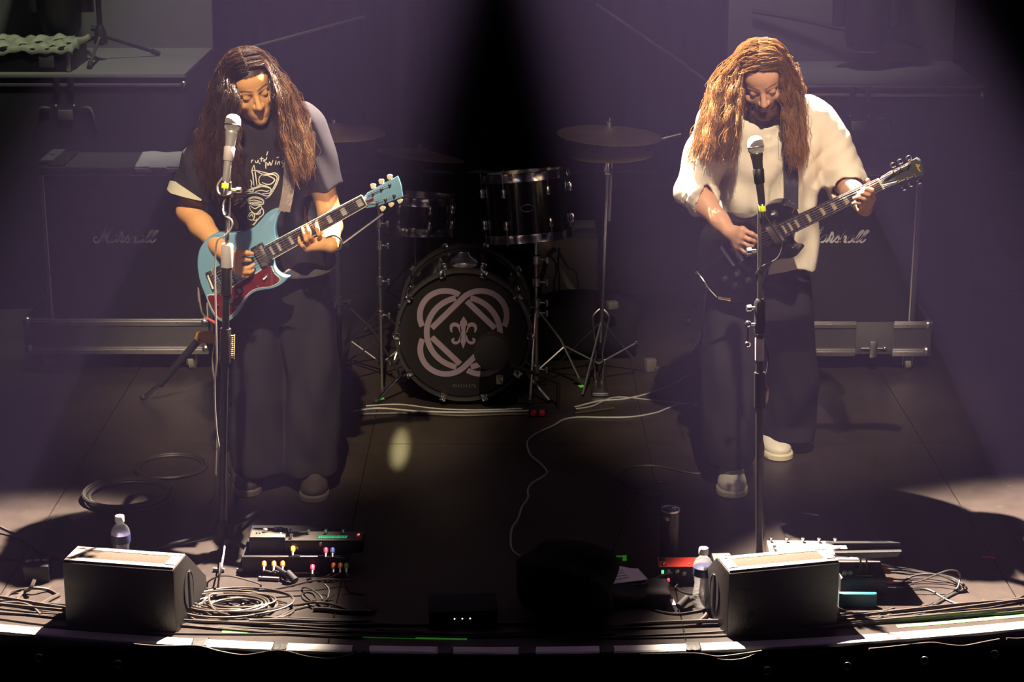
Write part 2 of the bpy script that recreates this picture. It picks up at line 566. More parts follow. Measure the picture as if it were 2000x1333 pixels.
# ------------------------------------------------------------------ the stage
def edge_y(x):
    return 5.545 + 0.066 * (x + 0.05) ** 2
def floor_mat():
    m = mat('stage_floor_black', (0.05, 0.044, 0.04), 0.42, spec=0.5, var=0.0)
    nt = m.node_tree; b = nt.nodes['Principled BSDF']
    tc = [n for n in nt.nodes if n.type == 'TEX_COORD'][0]
    def noise(scale, detail=6, rough=0.6, stretch=(1, 1, 1)):
        mp = nt.nodes.new('ShaderNodeMapping'); mp.inputs['Scale'].default_value = stretch
        nt.links.new(tc.outputs['Object'], mp.inputs['Vector'])
        n = nt.nodes.new('ShaderNodeTexNoise'); n.inputs['Scale'].default_value = scale
        n.inputs['Detail'].default_value = detail; n.inputs['Roughness'].default_value = rough
        nt.links.new(mp.outputs['Vector'], n.inputs['Vector']); return n
    n1 = noise(2.2, 8, 0.65); n2 = noise(38, 3, 0.5, (1, 0.35, 1)); n3 = noise(95, 2, 0.5)
    r1 = nt.nodes.new('ShaderNodeValToRGB')
    r1.color_ramp.elements[0].position = 0.3; r1.color_ramp.elements[0].color = (0.016, 0.0125, 0.011, 1)
    r1.color_ramp.elements[1].position = 0.75; r1.color_ramp.elements[1].color = (0.044, 0.033, 0.029, 1)
    nt.links.new(n1.outputs['Fac'], r1.inputs['Fac'])
    r2 = nt.nodes.new('ShaderNodeValToRGB')   # scuffs
    r2.color_ramp.elements[0].position = 0.66; r2.color_ramp.elements[0].color = (0, 0, 0, 1)
    r2.color_ramp.elements[1].position = 0.78; r2.color_ramp.elements[1].color = (0.5, 0.5, 0.5, 1)
    nt.links.new(n2.outputs['Fac'], r2.inputs['Fac'])
    mx = nt.nodes.new('ShaderNodeMix'); mx.data_type = 'RGBA'
    mx.inputs['B'].default_value = (0.09, 0.072, 0.064, 1)
    nt.links.new(r2.outputs['Color'], mx.inputs['Factor'])
    nt.links.new(r1.outputs['Color'], mx.inputs['A'])
    nt.links.new(mx.outputs['Result'], b.inputs['Base Color'])
    rr = nt.nodes.new('ShaderNodeMapRange')
    rr.inputs['To Min'].default_value = 0.26; rr.inputs['To Max'].default_value = 0.52
    nt.links.new(n1.outputs['Fac'], rr.inputs['Value']); nt.links.new(rr.outputs['Result'], b.inputs['Roughness'])
    bp = nt.nodes.new('ShaderNodeBump'); bp.inputs['Strength'].default_value = 0.12; bp.inputs['Distance'].default_value = 0.004
    nt.links.new(n3.outputs['Fac'], bp.inputs['Height']); nt.links.new(bp.outputs['Normal'], b.inputs['Normal'])
    return m
FLOOR = floor_mat()
SUB = mat('floor_substrate', (0.02, 0.018, 0.017), 0.9)

def strip_poly(x0, x1, y1, n=10, off=0.0):
    xs = np.linspace(x0, x1, n)
    return [(x, edge_y(x) + off) for x in xs] + [(x1, y1), (x0, y1)]
floor = MB().prism(strip_poly(-4.5, 4.5, 13.0, 40, 0.012), -0.06, -0.012).build('floor', SUB, smooth=False)
tag(floor, kind='structure')
XS = [-4.5, -3.97, -2.84, -1.71, -0.58, 0.55, 1.68, 2.81, 3.94, 4.5]
YS = [7.5, 9.9, 13.0]
for i in range(len(XS) - 1):
    x0, x1 = XS[i] + 0.002, XS[i + 1] - 0.002
    MB().prism(strip_poly(x0, x1, 7.498, 10, 0.004), -0.012, 0.0, 0.0015, 1).build('panel', FLOOR, floor, smooth=False)
    for j in range(2):
        MB().box(((x0 + x1) / 2, (YS[j] + YS[j + 1]) / 2, -0.006), (x1 - x0, YS[j + 1] - YS[j] - 0.004, 0.012)).build('panel', FLOOR, floor, smooth=False)

EDGE = mat('white_edge_strip', (0.78, 0.76, 0.74), 0.4, var=0.06)
xs = np.linspace(-4.4, 4.4, 90)
mb = MB()
prof = [(-0.010, -0.028), (-0.010, 0.002), (-0.004, 0.006), (0.034, 0.006), (0.036, 0.0005), (0.0, 0.0)]
rows = [[(x, edge_y(x) + a, z) for a, z in prof] for x in xs]
k = len(prof)
mb.add([p for r in rows for p in r], [(i * k + j, (i + 1) * k + j, (i + 1) * k + (j + 1) % k, i * k + (j + 1) % k) for i in range(len(xs) - 1) for j in range(k)])
tag(mb.build('trim_1', EDGE, smooth=False), kind='structure')

# black skirt hanging from the stage edge
SKIRT = mat('black_duvetyne', (0.010, 0.009, 0.011), 0.95, spec=0.1, bump=0.2, bscale=90)
xs = np.linspace(-4.4, 4.4, 420)
zs = [-0.004, -0.05, -0.3, -0.7, -1.2]
P = [(x, edge_y(x) - 0.013 - (0.006 + 0.02 * min(1, -z * 2)) * (0.5 + 0.5 * math.sin(x * 31 + 1.3 * math.sin(x * 7))), z) for z in zs for x in xs]
n = len(xs)
mb = MB().add(P, [(j * n + i, j * n + i + 1, (j + 1) * n + i + 1, (j + 1) * n + i) for j in range(len(zs) - 1) for i in range(n - 1)])
skirt = tag(mb.build('wall_front', SKIRT), kind='structure')
for px in (60, 222, 1500, 1660, 1817, 1963):
    X = W(px, 1265, 5.55)[0]
    y = edge_y(X) - 0.045
    MB().torus((X, y, -0.062), 0.012, 0.0035, (0, -1, 0.1), 20, 6).build('eyelet', STEEL, skirt)

# black curtain behind everything
CURT = mat('black_curtain', (0.012, 0.011, 0.014), 0.95, spec=0.1)
xs = np.linspace(-6, 6, 360)
P = [(x, 13.05 + 0.07 * math.sin(x * 17 + 2 * math.sin(x * 3.1)) + 0.02 * math.sin(x * 41), z) for z in (0, 2.5, 5.5) for x in xs]
n = len(xs)
tag(MB().add(P, [(j * n + i, (j + 1) * n + i, (j + 1) * n + i + 1, j * n + i + 1) for j in range(2) for i in range(n - 1)]).build('wall_back', CURT), kind='structure')

# gaffer tape over the edging, glow tape behind it
TX = [(385, 'first'), (545, 'second'), (705, 'third'), (870, 'fourth'), (1030, 'fifth'), (1185, 'sixth'), (1355, 'seventh')]
rnd = random.Random(4)
for px, nth in TX:
    X = W(px, 1266, 5.56)[0]
    t = thing('gaffer_tape', f'dark gaffer tape wrapped over the white stage edging, {nth} piece from the blue guitar side', 'tape', (X, edge_y(X), 0), group='gaffer tape on the stage edging')
    w = 0.044 + rnd.random() * 0.01
    nx = 9
    prof = [(0.046, 0.0015), (0.037, 0.0085), (0.0, 0.0095), (-0.013, 0.006), (-0.0165, -0.03), (-0.021, -0.052)]
    vs = []
    for i in range(nx):
        u = (i / (nx - 1) - 0.5) * w
        for j, (a, z) in enumerate(prof):
            j2 = j / 5
            vs.append((u + 0.002 * math.sin(j * 2.1 + px) + (0.004 * rnd.random() if j == 5 else 0), a - (0.003 * math.sin(i * 1.9 + px) * j2), z - (rnd.random() * 0.018 if j == 5 else 0)))
    mb = MB().add(vs, [(i * 6 + j, (i + 1) * 6 + j, (i + 1) * 6 + j + 1, i * 6 + j + 1) for i in range(nx - 1) for j in range(5)])
    o = mb.build('strip', GAFFER, t)
    o.modifiers.new('thickness', 'SOLIDIFY').thickness = 0.001
    if px in (545, 705):
        MB().ribbon(catmull([(-0.018, -0.023, -0.03), (-0.008, -0.03, -0.05), (0.006, -0.028, -0.075)], 4), [0.016, 0.012, 0.002], (0, -1, 0.2), 0.001).build('loose_end', GAFFER, t)
def glow(px0, px1, py0, py1, w, label):
    a, b = G(px0, py0), G(px1, py1)
    xs = np.linspace(a[0], b[0], 14)
    off0 = a[1] - edge_y(a[0]); off1 = b[1] - edge_y(b[0])
    pts = [(x, edge_y(x) + off0 + (off1 - off0) * i / 13, 0.0008) for i, x in enumerate(xs)]
    o = MB().ribbon(pts, w, (0, 0, 1), 0.0008).build('glow_tape', GLOWTAPE, smooth=False)
    tag(o, label, 'tape', 'green glow tape along the stage edge')
glow(434, 506, 1235, 1236, 0.016, 'short bright green glow tape between cables in front of the coiled cable')
glow(664, 912, 1243, 1250, 0.012, 'long dim green glow tape behind the middle of the stage edging')
glow(1752, 2010, 1225, 1202, 0.020, 'pale green glow tape beside the cables behind the far end of the edging')
m1 = MB().ribbon([G(1195, 1088) + V(0, 0, .0008), G(1224, 1088) + V(0, 0, .0008)], 0.012, (0, 0, 1)).ribbon([G(1220, 1086) + V(0, 0, .0012), G(1220, 1097) + V(0, 0, .0012)], 0.014, (0, 0, 1)).build('glow_tape', GLOWTAPE, smooth=False)
tag(m1, 'small green corner mark taped on the floor beside the set list', 'tape')
for px, py, lab in ((745, 781, 'tiny green light speck on the floor at the cymbal stand foot'), (1136, 756, 'tiny green light speck on the floor beside the hi-hat stand')):  # specks of green light drawn as small glowing strips
    p = G(px, py)
    tag(MB().ribbon([p + V(-.012, 0, .001), p + V(.012, .01, .001)], 0.03, (0, 0, 1)).build('glow_tape', GLOWTAPE, smooth=False), lab, 'tape')
RED = mat('red_tape', (0.6, 0.03, 0.04), 0.5)
p = G(1930, 1090)
tag(MB().ribbon(catmull([p + V(-.02, 0, .001), p + V(0, .004, .001), p + V(.022, -.006, .001)], 4), 0.018, (0, 0, 1)).build('floor_tape', RED, smooth=False), 'small red tape mark on the floor near the edge of the shadow', 'tape')

# elastic cord sagging along the skirt
def cord(pix, label, r=0.004, m=CABLE_T, Yo=-0.05):
    pts = []
    for px, py in pix:
        X = W(px, py, 5.55)[0]
        pts.append(W(px, py, edge_y(X) + Yo))
    o = MB().tube(catmull(pts, 6), r, 6).build('skirt_cord', m)
    return tag(o, label, 'cord', 'cords along the stage skirt')
cord([(262, 1260), (320, 1264), (385, 1263), (430, 1274), (480, 1281), (545, 1272), (600, 1284), (650, 1288), (705, 1276)], 'brown cord sagging below the edging in front of the coiled cable')
cord([(1250, 1280), (1355, 1278), (1400, 1284), (1440, 1280), (1488, 1273)], 'brown cord hanging under the edging in front of the oval-handled wedge')
cord([(1370, 1281), (1410, 1290), (1450, 1288), (1484, 1275)], 'lower of the two brown cords hanging before the oval-handled wedge', 0.003)
cord([(1697, 1269), (1740, 1265), (1815, 1257), (1850, 1261), (1882, 1263), (1920, 1256), (1952, 1250)], 'brown cord looped through the skirt eyelet below the glow tape')
cord([(1966, 1248), (1985, 1249), (2012, 1247)], 'brown cord end at the outermost skirt eyelet')

# ------------------------------------------------------------------ amplifier cabinets in their case trays
TOLEX = mat('black_tolex', (0.045, 0.043, 0.045), 0.42, spec=0.6, bump=0.25, bscale=260)
GRILLE = mat('grille_cloth', (0.020, 0.019, 0.021), 0.85, spec=0.2, bump=0.5, bscale=420)
PIPING = mat('white_piping', (0.45, 0.42, 0.41), 0.5)
LOGO = mat('logo_white', (0.62, 0.58, 0.60), 0.5)
MARSH = [[(250, 495), (200, 488), (160, 530), (165, 585), (210, 615), (280, 605), (340, 540), (400, 430), (450, 320), (500, 215)],
         [(500, 215), (470, 330), (430, 460), (395, 602)],
         [(395, 602), (450, 500), (530, 400), (600, 310), (672, 218)],
         [(672, 218), (600, 330), (540, 440), (490, 555), (505, 605), (555, 608), (600, 570), (650, 500), (700, 455), (770, 445)],
         [(770, 445), (700, 452), (640, 510), (603, 575), (630, 610), (690, 590), (750, 510), (788, 448)],
         [(788, 448), (752, 540), (735, 595), (765, 600), (812, 540), (850, 440), (880, 362), (908, 378), (912, 440), (930, 470)],
         [(930, 470), (885, 540), (852, 598), (890, 612), (950, 570), (1010, 490), (1062, 436)],
         [(1062, 436), (1062, 500), (1072, 565), (1030, 612), (972, 600)],
         [(1060, 595), (1130, 520), (1185, 420), (1243, 310)],
         [(1243, 310), (1190, 420), (1140, 530), (1098, 612)],
         [(1110, 590), (1160, 510), (1222, 458), (1250, 475), (1228, 545), (1212, 600), (1255, 608), (1300, 560), (1340, 500), (1390, 458), (1455, 455)],
         [(1455, 455), (1390, 460), (1325, 515), (1292, 580), (1320, 610), (1380, 590), (1440, 510), (1472, 458)],
         [(1472, 458), (1436, 550), (1430, 600), (1480, 590), (1545, 500), (1625, 395), (1688, 330), (1664, 312), (1600, 370), (1532, 490), (1494, 580), (1522, 610), (1575, 590)],
         [(1575, 590), (1680, 480), (1775, 380), (1820, 330), (1792, 312), (1730, 380), (1660, 500), (1622, 590), (1652, 618), (1712, 588), (1760, 530)]]

CAB_Y = 8.47     # front of the trays
def cabinet(cx, label):
    w, h, d = 0.755, 0.79, 0.36
    t = thing('guitar_cabinet', label, 'speaker cabinet', (cx, CAB_Y + 0.04, 0.155), group='speaker cabinets')
    # shell: a box with a shallow recessed front
    mb = MB()
    mb.box((0, d / 2 + 0.012, h / 2), (w, d - 0.024, h), bev=0.012)
    for sx in (-1, 1):
        mb.box((sx * (w / 2 - 0.011), 0.011, h / 2), (0.022, 0.026, h), bev=0.006)
    mb.box((0, 0.011, h - 0.016), (w - 0.044, 0.026, 0.032), bev=0.006)
    mb.box((0, 0.011, 0.016), (w - 0.044, 0.026, 0.032), bev=0.006)
    body = mb.build('body', TOLEX, t)
    MB().box((0, 0.012, h / 2), (w - 0.05, 0.012, h - 0.07), bev=0.003).build('grille', GRILLE, t)
    for sx in (-1, 1):
        MB().cyl((sx * (w / 2 - 0.025), 0.004, 0.035), (sx * (w / 2 - 0.025), 0.004, h - 0.035), 0.0035, seg=8).build('piping', PIPING, t)
    MB().cyl((-(w / 2 - 0.025), 0.004, h - 0.036), ((w / 2 - 0.025), 0.004, h - 0.036), 0.0016, seg=8).build('piping', PIPING, t)
    lg = MB()
    for st in MARSH:
        P = [((x - 985) / 13.33 / 429.0, 0.0045, h * 0.605 - (y - 440) / 13.33 / 429.0 / 0.975) for x, y in st]
        P = catmull(P, 5)
        lg.ribbon(P, [0.006, 0.0085, 0.006], (0, -1, 0), 0.003)
    tag(lg.build('logo', LOGO, t, smooth=False), 'white raised script lettering')
    for sx in (-1, 1):
        for sz in (0, 1):
            mbc = MB().box((sx * (w / 2 - 0.02), 0.02, h * sz + (0.018 if sz == 0 else -0.018)), (0.044, 0.044, 0.040), bev=0.008)
            mbc.build('corner', BLACK, t)
        MB().box((sx * (w / 2 + 0.001), d / 2, h * 0.6), (0.012, 0.17, 0.09), bev=0.005).build('handle', BLACK, t)
    return t
CAB_XL = W(244, 463, 8.5)[0]
CAB_XR = W(1633, 470, 8.5)[0]
cabinet(CAB_XL, 'black speaker cabinet with white script logo behind the blue guitar player')
cabinet(CAB_XR, 'black speaker cabinet with white script logo behind the white-shirted player')

def case_tray(cx, w, zlo, zhi, style, label):
    d = 0.52
    t = thing('case_tray', label, 'flight case', (cx, CAB_Y, 0), group='flight case trays under the cabinets')
    h = zhi - zlo
    mb = MB()
    mb.box((0, 0.004, zlo + h / 2), (w, 0.008, h - 0.01))
    mb.box((0, d - 0.004, zlo + h / 2), (w, 0.008, h - 0.01))
    for sx in (-1, 1):
        mb.box((sx * (w / 2 - 0.004), d / 2, zlo + h / 2), (0.008, d - 0.02, h - 0.01))
    mb.box((0, d / 2, zlo + 0.015), (w - 0.02, d - 0.02, 0.03))
    mb.build('body', CASEGREY if style == 0 else TOLEX, t, smooth=False)
    for z, hh in ((zhi, 0.032), (zlo + 0.03, 0.034)):
        segs = [(-w / 2, w / 2)] if style == 0 else [(-w / 2, 0.075), (0.245, w / 2)]
        for a, b in segs:
            e = MB().box(((a + b) / 2, -0.003, z - hh / 2), (b - a, 0.010, hh), bev=0.002).box(((a + b) / 2, -0.0075, z - hh / 2), (b - a, 0.004, hh * 0.32), bev=0.001)
            eo = e.build('edge_extrusion', ALU, t)
            for q in np.arange(a + 0.06, b - 0.03, 0.16):
                MB().lathe([(0.0052, 0), (0.005, 0.002), (0.001, 0.0032)], (q, -0.0092, z - hh / 2), (0, -1, 0), 8).build('rivet', STEEL, eo)
    for sx in (-1, 1):
        for z in (zhi - 0.018, zlo + 0.018):
            MB().sphere((sx * (w / 2 - 0.016), 0.012, z), 0.026, 12, 6).build('ball_corner', STEEL, t)
        for yy in (0.06, d - 0.06):
            c = t_caster((sx * (w / 2 - 0.09), yy, 0), zlo)
            c.parent = t
    if style == 1:
        # recessed butterfly latch with its frame
        lx = 0.16
        fr = MB()
        for a, b, c_, e_ in ((lx - 0.082, 0, 0.006, h), (lx + 0.082, 0, 0.006, h)):
            fr.box((a, -0.006, zlo + h / 2), (c_, 0.01, h - 0.01), bev=0.001)
        fr.box((lx, -0.001, zlo + h * 0.55), (0.158, 0.004, h * 0.85), bev=0.001)
        dish = fr.build('latch_dish', CASEGREY, t)
        bl = MB().box((lx - 0.005, -0.018, zlo + 0.032), (0.036, 0.016, 0.078), bev=0.005)
        bl.cyl((lx - 0.06, -0.012, zlo + 0.035), (lx + 0.045, -0.012, zlo + 0.035), 0.005, seg=8)
        bl.sphere((lx + 0.048, -0.013, zlo + 0.036), 0.009, 10, 6)
        bl.build('latch', STEEL, t)
    return t
def t_caster(p, zt):
    x, y, _ = p
    mb = MB()
    r = zt * 0.42
    mb.lathe([(r * 0.6, -0.016), (r, -0.012), (r, 0.012), (r * 0.6, 0.016)], (x, y, r), (1, 0, 0.15), 20)
    o = mb.build('caster', mat('grey_caster', (0.20, 0.19, 0.17), 0.45))
    f = MB()
    for s in (-1, 1):
        f.box((x + s * 0.022, y, zt * 0.62), (0.004, 0.034, zt * 0.72), bev=0.001)
    f.box((x, y, zt - 0.004), (0.07, 0.07, 0.008))
    f.build('fork', STEEL, o)
    return o
case_tray((W(50, 660, 8.47)[0] + W(405, 660, 8.47)[0]) / 2, 0.835, 0.095, 0.257, 0, 'grey flight case tray with aluminium edges beneath the cabinet by the yellow-headed stand')
case_tray(W(1818, 665, 8.47)[0] - 0.4175, 0.835, 0.085, 0.245, 1, 'black flight case tray with butterfly latch and aluminium edges behind the white-shirted player')

# things on the cabinet behind the blue guitar player
c0 = V(CAB_XL, CAB_Y + 0.04, 0.945)
cl_rows = []
xa, xb = W(262, 310, 8.6)[0], W(359, 310, 8.6)[0]
nx, ny = 26, 16
vs = []
for j in range(ny):
    v = j / (ny - 1)
    for i in range(nx):
        u = i / (nx - 1)
        x = xa + (xb - xa) * u + 0.012 * (v - 0.5) * math.sin(u * 3) + (0.02 - 0.03 * v) * (1 - u)
        y = c0[1] + 0.36 * v - 0.015 + (0.01 * math.sin(u * 9) if v > 0.9 else 0)
        z = c0[2] + 0.004 + 0.003 * math.sin(u * 14 + v * 5) * math.sin(v * 9)
        if v < 0.1:
            y = c0[1] - 0.006; z = c0[2] - 0.022 * (1 - v / 0.1) + 0.003
            if 0.33 < u < 0.71: z = c0[2] - 0.006 * (1 - v / 0.1) + 0.003
        vs.append((x, y, z))
mb = MB().add(vs, [(j * nx + i, j * nx + i + 1, (j + 1) * nx + i + 1, (j + 1) * nx + i) for j in range(ny - 1) for i in range(nx - 1)])
o = mb.build('folded_cloth', mat('lilac_cloth', (0.50, 0.46, 0.52), 0.9, bump=0.3, bscale=200))
o.modifiers.new('thickness', 'SOLIDIFY').thickness = 0.003
tag(o, 'pale folded cloth lying on top of the cabinet behind the blue guitar player', 'cloth')
t = thing('carry_strap', 'dark strap with two brass buckles across the cabinet top', 'strap', (W(116, 310, 8.6)[0], c0[1] + 0.17, c0[2]))
MB().box((0, 0, 0.006), (0.07, 0.32, 0.010), bev=0.004).build('webbing', BLACK, t)
for sx in (-1, 1):
    MB().box((sx * 0.031, -0.05, 0.014), (0.012, 0.05, 0.008), bev=0.002).box((sx * 0.031, -0.08, 0.012), (0.016, 0.012, 0.012), bev=0.002).build('buckle', GOLD, t)
t = thing('tuner_box', 'flat dark tuner pedal lying on the cabinet end near its metal corner', 'pedal', (W(90, 310, 8.6)[0] + 0.01, c0[1] + 0.18, c0[2]))
MB().box((0, 0, 0.012), (0.06, 0.26, 0.024), bev=0.004).build('body', CASEGREY, t)
MB().box((0.005, -0.01, 0.0255), (0.025, 0.03, 0.003), bev=0.001).build('plate', STEEL, t)

# ------------------------------------------------------------------ big road cases upstage
def road_case(x0, x1, y0, y1, z1, latch_px, label, handle=True):
    cx, w, d = (x0 + x1) / 2, x1 - x0, y1 - y0
    t = thing('road_case', label, 'flight case', (cx, y0, 0), group='road cases upstage')
    MB().box((0, d / 2, z1 / 2), (w, d, z1 - 0.02), bev=0.004).build('body', BLACKM, t)
    MB().box((0, d / 2, z1 - 0.006), (w - 0.01, d - 0.01, 0.014), bev=0.003).build('lid_top', mat('grey_carpet_top', (0.13, 0.128, 0.125), 0.75, var=0.25, vscale=3), t)
    for z, hh in ((z1 - 0.012, 0.012), (z1 - 0.052, 0.016)):
        MB().box((0, -0.003, z), (w, 0.012, hh), bev=0.002).build('edge_extrusion', ALU, t)
    for px in latch_px:
        lx = px - cx
        for dx in (-0.13, 0.13):
            MB().box((lx + dx * 0.27, -0.006, z1 - 0.05), (0.03, 0.02, 0.07), bev=0.003).build('strap_plate', BLACK, t)
        l = MB().box((lx, -0.007, z1 - 0.2), (0.075, 0.012, 0.05), bev=0.003)
        lo = l.build('latch_plate', mat('worn_steel', (0.42, 0.40, 0.36), 0.5, 1.0, var=0.3), t)
        for sx in (-1, 1):
            MB().tube(catmull([(lx + sx * 0.075, -0.01, z1 - 0.165), (lx + sx * 0.125, -0.012, z1 - 0.17), (lx + sx * 0.145, -0.012, z1 - 0.24), (lx + sx * 0.155, -0.01, z1 - 0.29)], 4), [0.004, 0.010, 0.008, 0.003], 8).build('latch_arm', STEEL, lo)
            MB().sphere((lx + sx * 0.045, -0.01, z1 - 0.155), 0.008, 8, 5).build('rivet', STEEL, lo)
        if handle:
            MB().tube(catmull([(lx - 0.06, -0.006, z1 - 0.40), (lx - 0.05, -0.028, z1 - 0.41), (lx + 0.05, -0.028, z1 - 0.41), (lx + 0.06, -0.006, z1 - 0.40)], 4), 0.008, 8).build('handle', STEEL, t)
    for sx in (-1, 1):
        MB().sphere((sx * (w / 2 - 0.012), 0.008, z1 - 0.05), 0.022, 10, 6).build('ball_corner', STEEL, t)
    MB().box((0, d + 0.03, z1 + 0.40), (w, 0.05, 0.86), np.array([[1, 0, 0], [0, 1, 0.06], [0, -0.06, 1]]), 0.006).build('open_lid', MATS['grey_carpet_top'], t)
    return t
RZ = 1.2
xr = W(362, 145, 9.55)[0]
road_case(-3.2, xr, 9.55, 10.5, RZ, [W(122, 190, 9.5)[0]], 'wide road case with grey open lid carrying the tripod stand and wrapped crate')
xl = W(1452, 165, 9.25)[0]
road_case(xl, W(1925, 180, 9.25)[0], 9.25, 10.0, RZ, [W(1682, 215, 9.2)[0]], 'wide road case with grey open lid behind the white-shirted player', False)

# wrapped box and tripod stand on the road case
p0, p1 = W(-40, 128, 9.62), W(138, 128, 9.62)
t = thing('wrapped_box', 'low black crate covered with clear plastic film on the road case', 'crate', ((p0[0] + p1[0]) / 2, 9.62, RZ))
w = p1[0] - p0[0]
mb = MB().box((0, 0.2, 0.06), (w, 0.4, 0.12), bev=0.01).build('crate', BLACK, t)
MB().box((w * 0.24, -0.003, 0.06), (0.075, 0.008, 0.075), bev=0.002).build('socket_plate', CASEGREY, t)
MB().box((w / 2 - 0.01, -0.004, 0.055), (0.02, 0.012, 0.10), bev=0.002).build('corner_post', STEEL, t)
nx, ny = 30, 24
vs = []
for j in range(ny):
    v = j / (ny - 1)
    for i in range(nx):
        u = i / (nx - 1)
        vs.append(((u - 0.5) * (w + 0.03) + 0.01 * math.sin(v * 8), -0.012 + 0.43 * v, 0.126 + 0.010 * math.sin(u * 17 + 3 * v) * math.sin(v * 11 + u * 4) + 0.006 * math.sin(u * 41) - (0.03 if j == 0 else 0) - (0.02 if i in (0, nx - 1) else 0)))
o = MB().add(vs, [(j * nx + i, j * nx + i + 1, (j + 1) * nx + i + 1, (j + 1) * nx + i) for j in range(ny - 1) for i in range(nx - 1)]).build('plastic_film', mat('clear_film', (0.55, 0.58, 0.45), 0.22, spec=0.8, trans=0.35), t)
o.modifiers.new('thickness', 'SOLIDIFY').thickness = 0.001

def tripod(loc, H, label, spread=0.27, rot=0.0, rp=0.011):
    t = thing('tripod_stand', label, 'stand', loc, rot)
    hub = 0.12
    MB().cyl((0, 0, hub), (0, 0, H), rp, seg=10).build('pole', BLACK, t)
    MB().lathe([(0.018, hub - 0.04), (0.036, hub - 0.03), (0.03, hub + 0.03), (0.017, hub + 0.06)], seg=12).build('hub', BLACK, t)
    MB().cyl((-0.02, 0, hub + 0.045), (-0.045, 0, hub + 0.045), 0.012, 0.016, 8).build('knob', BLACK, t)
    for k in range(3):
        a = -PI / 2 + k * 2 * PI / 3
        d = V(math.cos(a), math.sin(a), 0)
        l = MB().tube([d * 0.025 + V(0, 0, hub), d * spread + V(0, 0, 0.018)], 0.009, 8).build('leg', BLACK if k else STEEL, t)
        MB().cyl(d * (spread - 0.03) + V(0, 0, 0.03), d * (spread + 0.012) + V(0, 0, 0.011), 0.014, 0.013, 8).build('rubber_foot', RUBBER, l)
    return t
b = V(W(198, 104, 10.02)[0], 10.02, RZ)
tripod(b, 1.5, 'black tripod stand standing on the road case beside the wrapped crate', 0.30, 0.0, 0.014)

def moving_head(px, py, Y, label):
    b = W(px, py, Y)       # lowest point of the head
    t = thing('moving_light', label, 'stage light', b, group='moving lights upstage')
    MB().lathe([(0.06, 0.0), (0.088, 0.008), (0.102, 0.035), (0.112, 0.2), (0.115, 0.34), (0.09, 0.40), (0.05, 0.42)], seg=24).build('head', BLACK, t)
    MB().lathe([(0.07, -0.004), (0.074, 0.002), (0.06, 0.006)], seg=20).build('lens', CHROME, t)
    for sx in (-1, 1):
        MB().tube([(sx * 0.135, 0, 0.12), (sx * 0.135, 0, 0.3), (sx * 0.125, 0, 0.55)], [0.024, 0.026, 0.03], 10, squash=1.7).build('yoke_arm', BLACK, t)
    MB().box((0, 0, 0.62), (0.32, 0.26, 0.15), bev=0.03).build('base', BLACK, t)
    MB().cyl((0, 0, 0.69), (0, 0, 3.6), 0.024, seg=10).build('drop_pole', BLACK, t)
    return t
moving_head(121, 68, 10.2, 'black moving light hanging over the road case beside the tripod stand')
moving_head(1691, 98, 9.72, 'black moving light hanging over the road case behind the white-shirted player')
# slack cable across that road case and a tarp at its end
P = [W(1470, 22, 9.97), W(1560, 38, 9.95), W(1640, 56, 9.93), W(1740, 78, 9.90), W(1800, 92, 9.88)]
tag(MB().tube(catmull(P, 6), 0.011, 8).build('power_cable', CABLE), 'black cable hanging across the open lid under the moving light', 'cable')

# ------------------------------------------------------------------ drum kit
LACQ = mat('black_lacquer', (0.010, 0.009, 0.012), 0.16, spec=0.6, coat=0.4, var=0.05)
HEADM = mat('black_drum_head', (0.008, 0.007, 0.009), 0.45, var=0.05)
EMBLEM = mat('lilac_print', (0.20, 0.15, 0.21), 0.7, var=0.05)
KC = V(W(905, 649, 8.0)[0], 8.0, 0.315)
t = thing('bass_drum', 'black bass drum with pale interlaced knot emblem on its front head', 'drum', (KC[0], KC[1], 0))
R_, D_ = 0.278, 0.46
cz = KC[2]
MB().lathe([(R_ - 0.012, 0.015), (R_, 0.015), (R_, D_ - 0.015), (R_ - 0.012, D_ - 0.015)], (0, 0, cz), (0, 1, 0), 64, closed=True).build('shell', LACQ, t)
fh = MB().lathe([(R_ - 0.004, 0.008), (R_ - 0.004, 0.004), (0.02, 0.002), (0.001, 0.002)], (0, 0, cz), (0, 1, 0), 64).build('front_head', HEADM, t)
for y in (-0.012, D_ - 0.025):
    MB().lathe([(R_ + 0.002, y), (R_ + 0.016, y + 0.002), (R_ + 0.017, y + 0.036), (R_ + 0.002, y + 0.038)], (0, 0, cz), (0, 1, 0), 72, closed=True).build('hoop', mat('black_hoop', (0.03, 0.028, 0.03), 0.25, coat=0.3), t)
for k in range(10):
    a = PI / 2 + PI / 10 + k * PI / 5
    c, s = math.cos(a), math.sin(a)
    M = np.array([[c, 0, -s], [0, 1, 0], [s, 0, c]])
    for y, sg in ((-0.012, -1), (D_ + 0.013, 1)):
        cl = MB().box((c * (R_ + 0.010), y, cz + s * (R_ + 0.010)), (0.034, 0.010, 0.028), M, 0.003)
        cl.cyl((c * (R_ + 0.022), y - 0.012 * sg * -1, cz + s * (R_ + 0.022)), (c * (R_ + 0.022), y - sg * 0.10, cz + s * (R_ + 0.022)), 0.0032, seg=6)
        cl.sphere((c * (R_ + 0.020), y + sg * 0.010, cz + s * (R_ + 0.020)), 0.006, 8, 5)
        cl.build('claw_hook', CHROME, t)
    MB().box((c * (R_ + 0.008), D_ * 0.38, cz + s * (R_ + 0.008)), (0.022, 0.06, 0.026), M, 0.006).build('lug', CHROME, t)
for sx in (-1, 1):
    sp = MB().tube([(sx * R_ * 0.8, 0.12, cz - R_ * 0.55), (sx * (R_ + 0.10), 0.02, 0.012)], 0.008, 8).build('spur', CHROME, t)
    MB().sphere((sx * (R_ + 0.102), 0.018, 0.012), 0.012, 8, 6).build('spur_tip', RUBBER, sp)
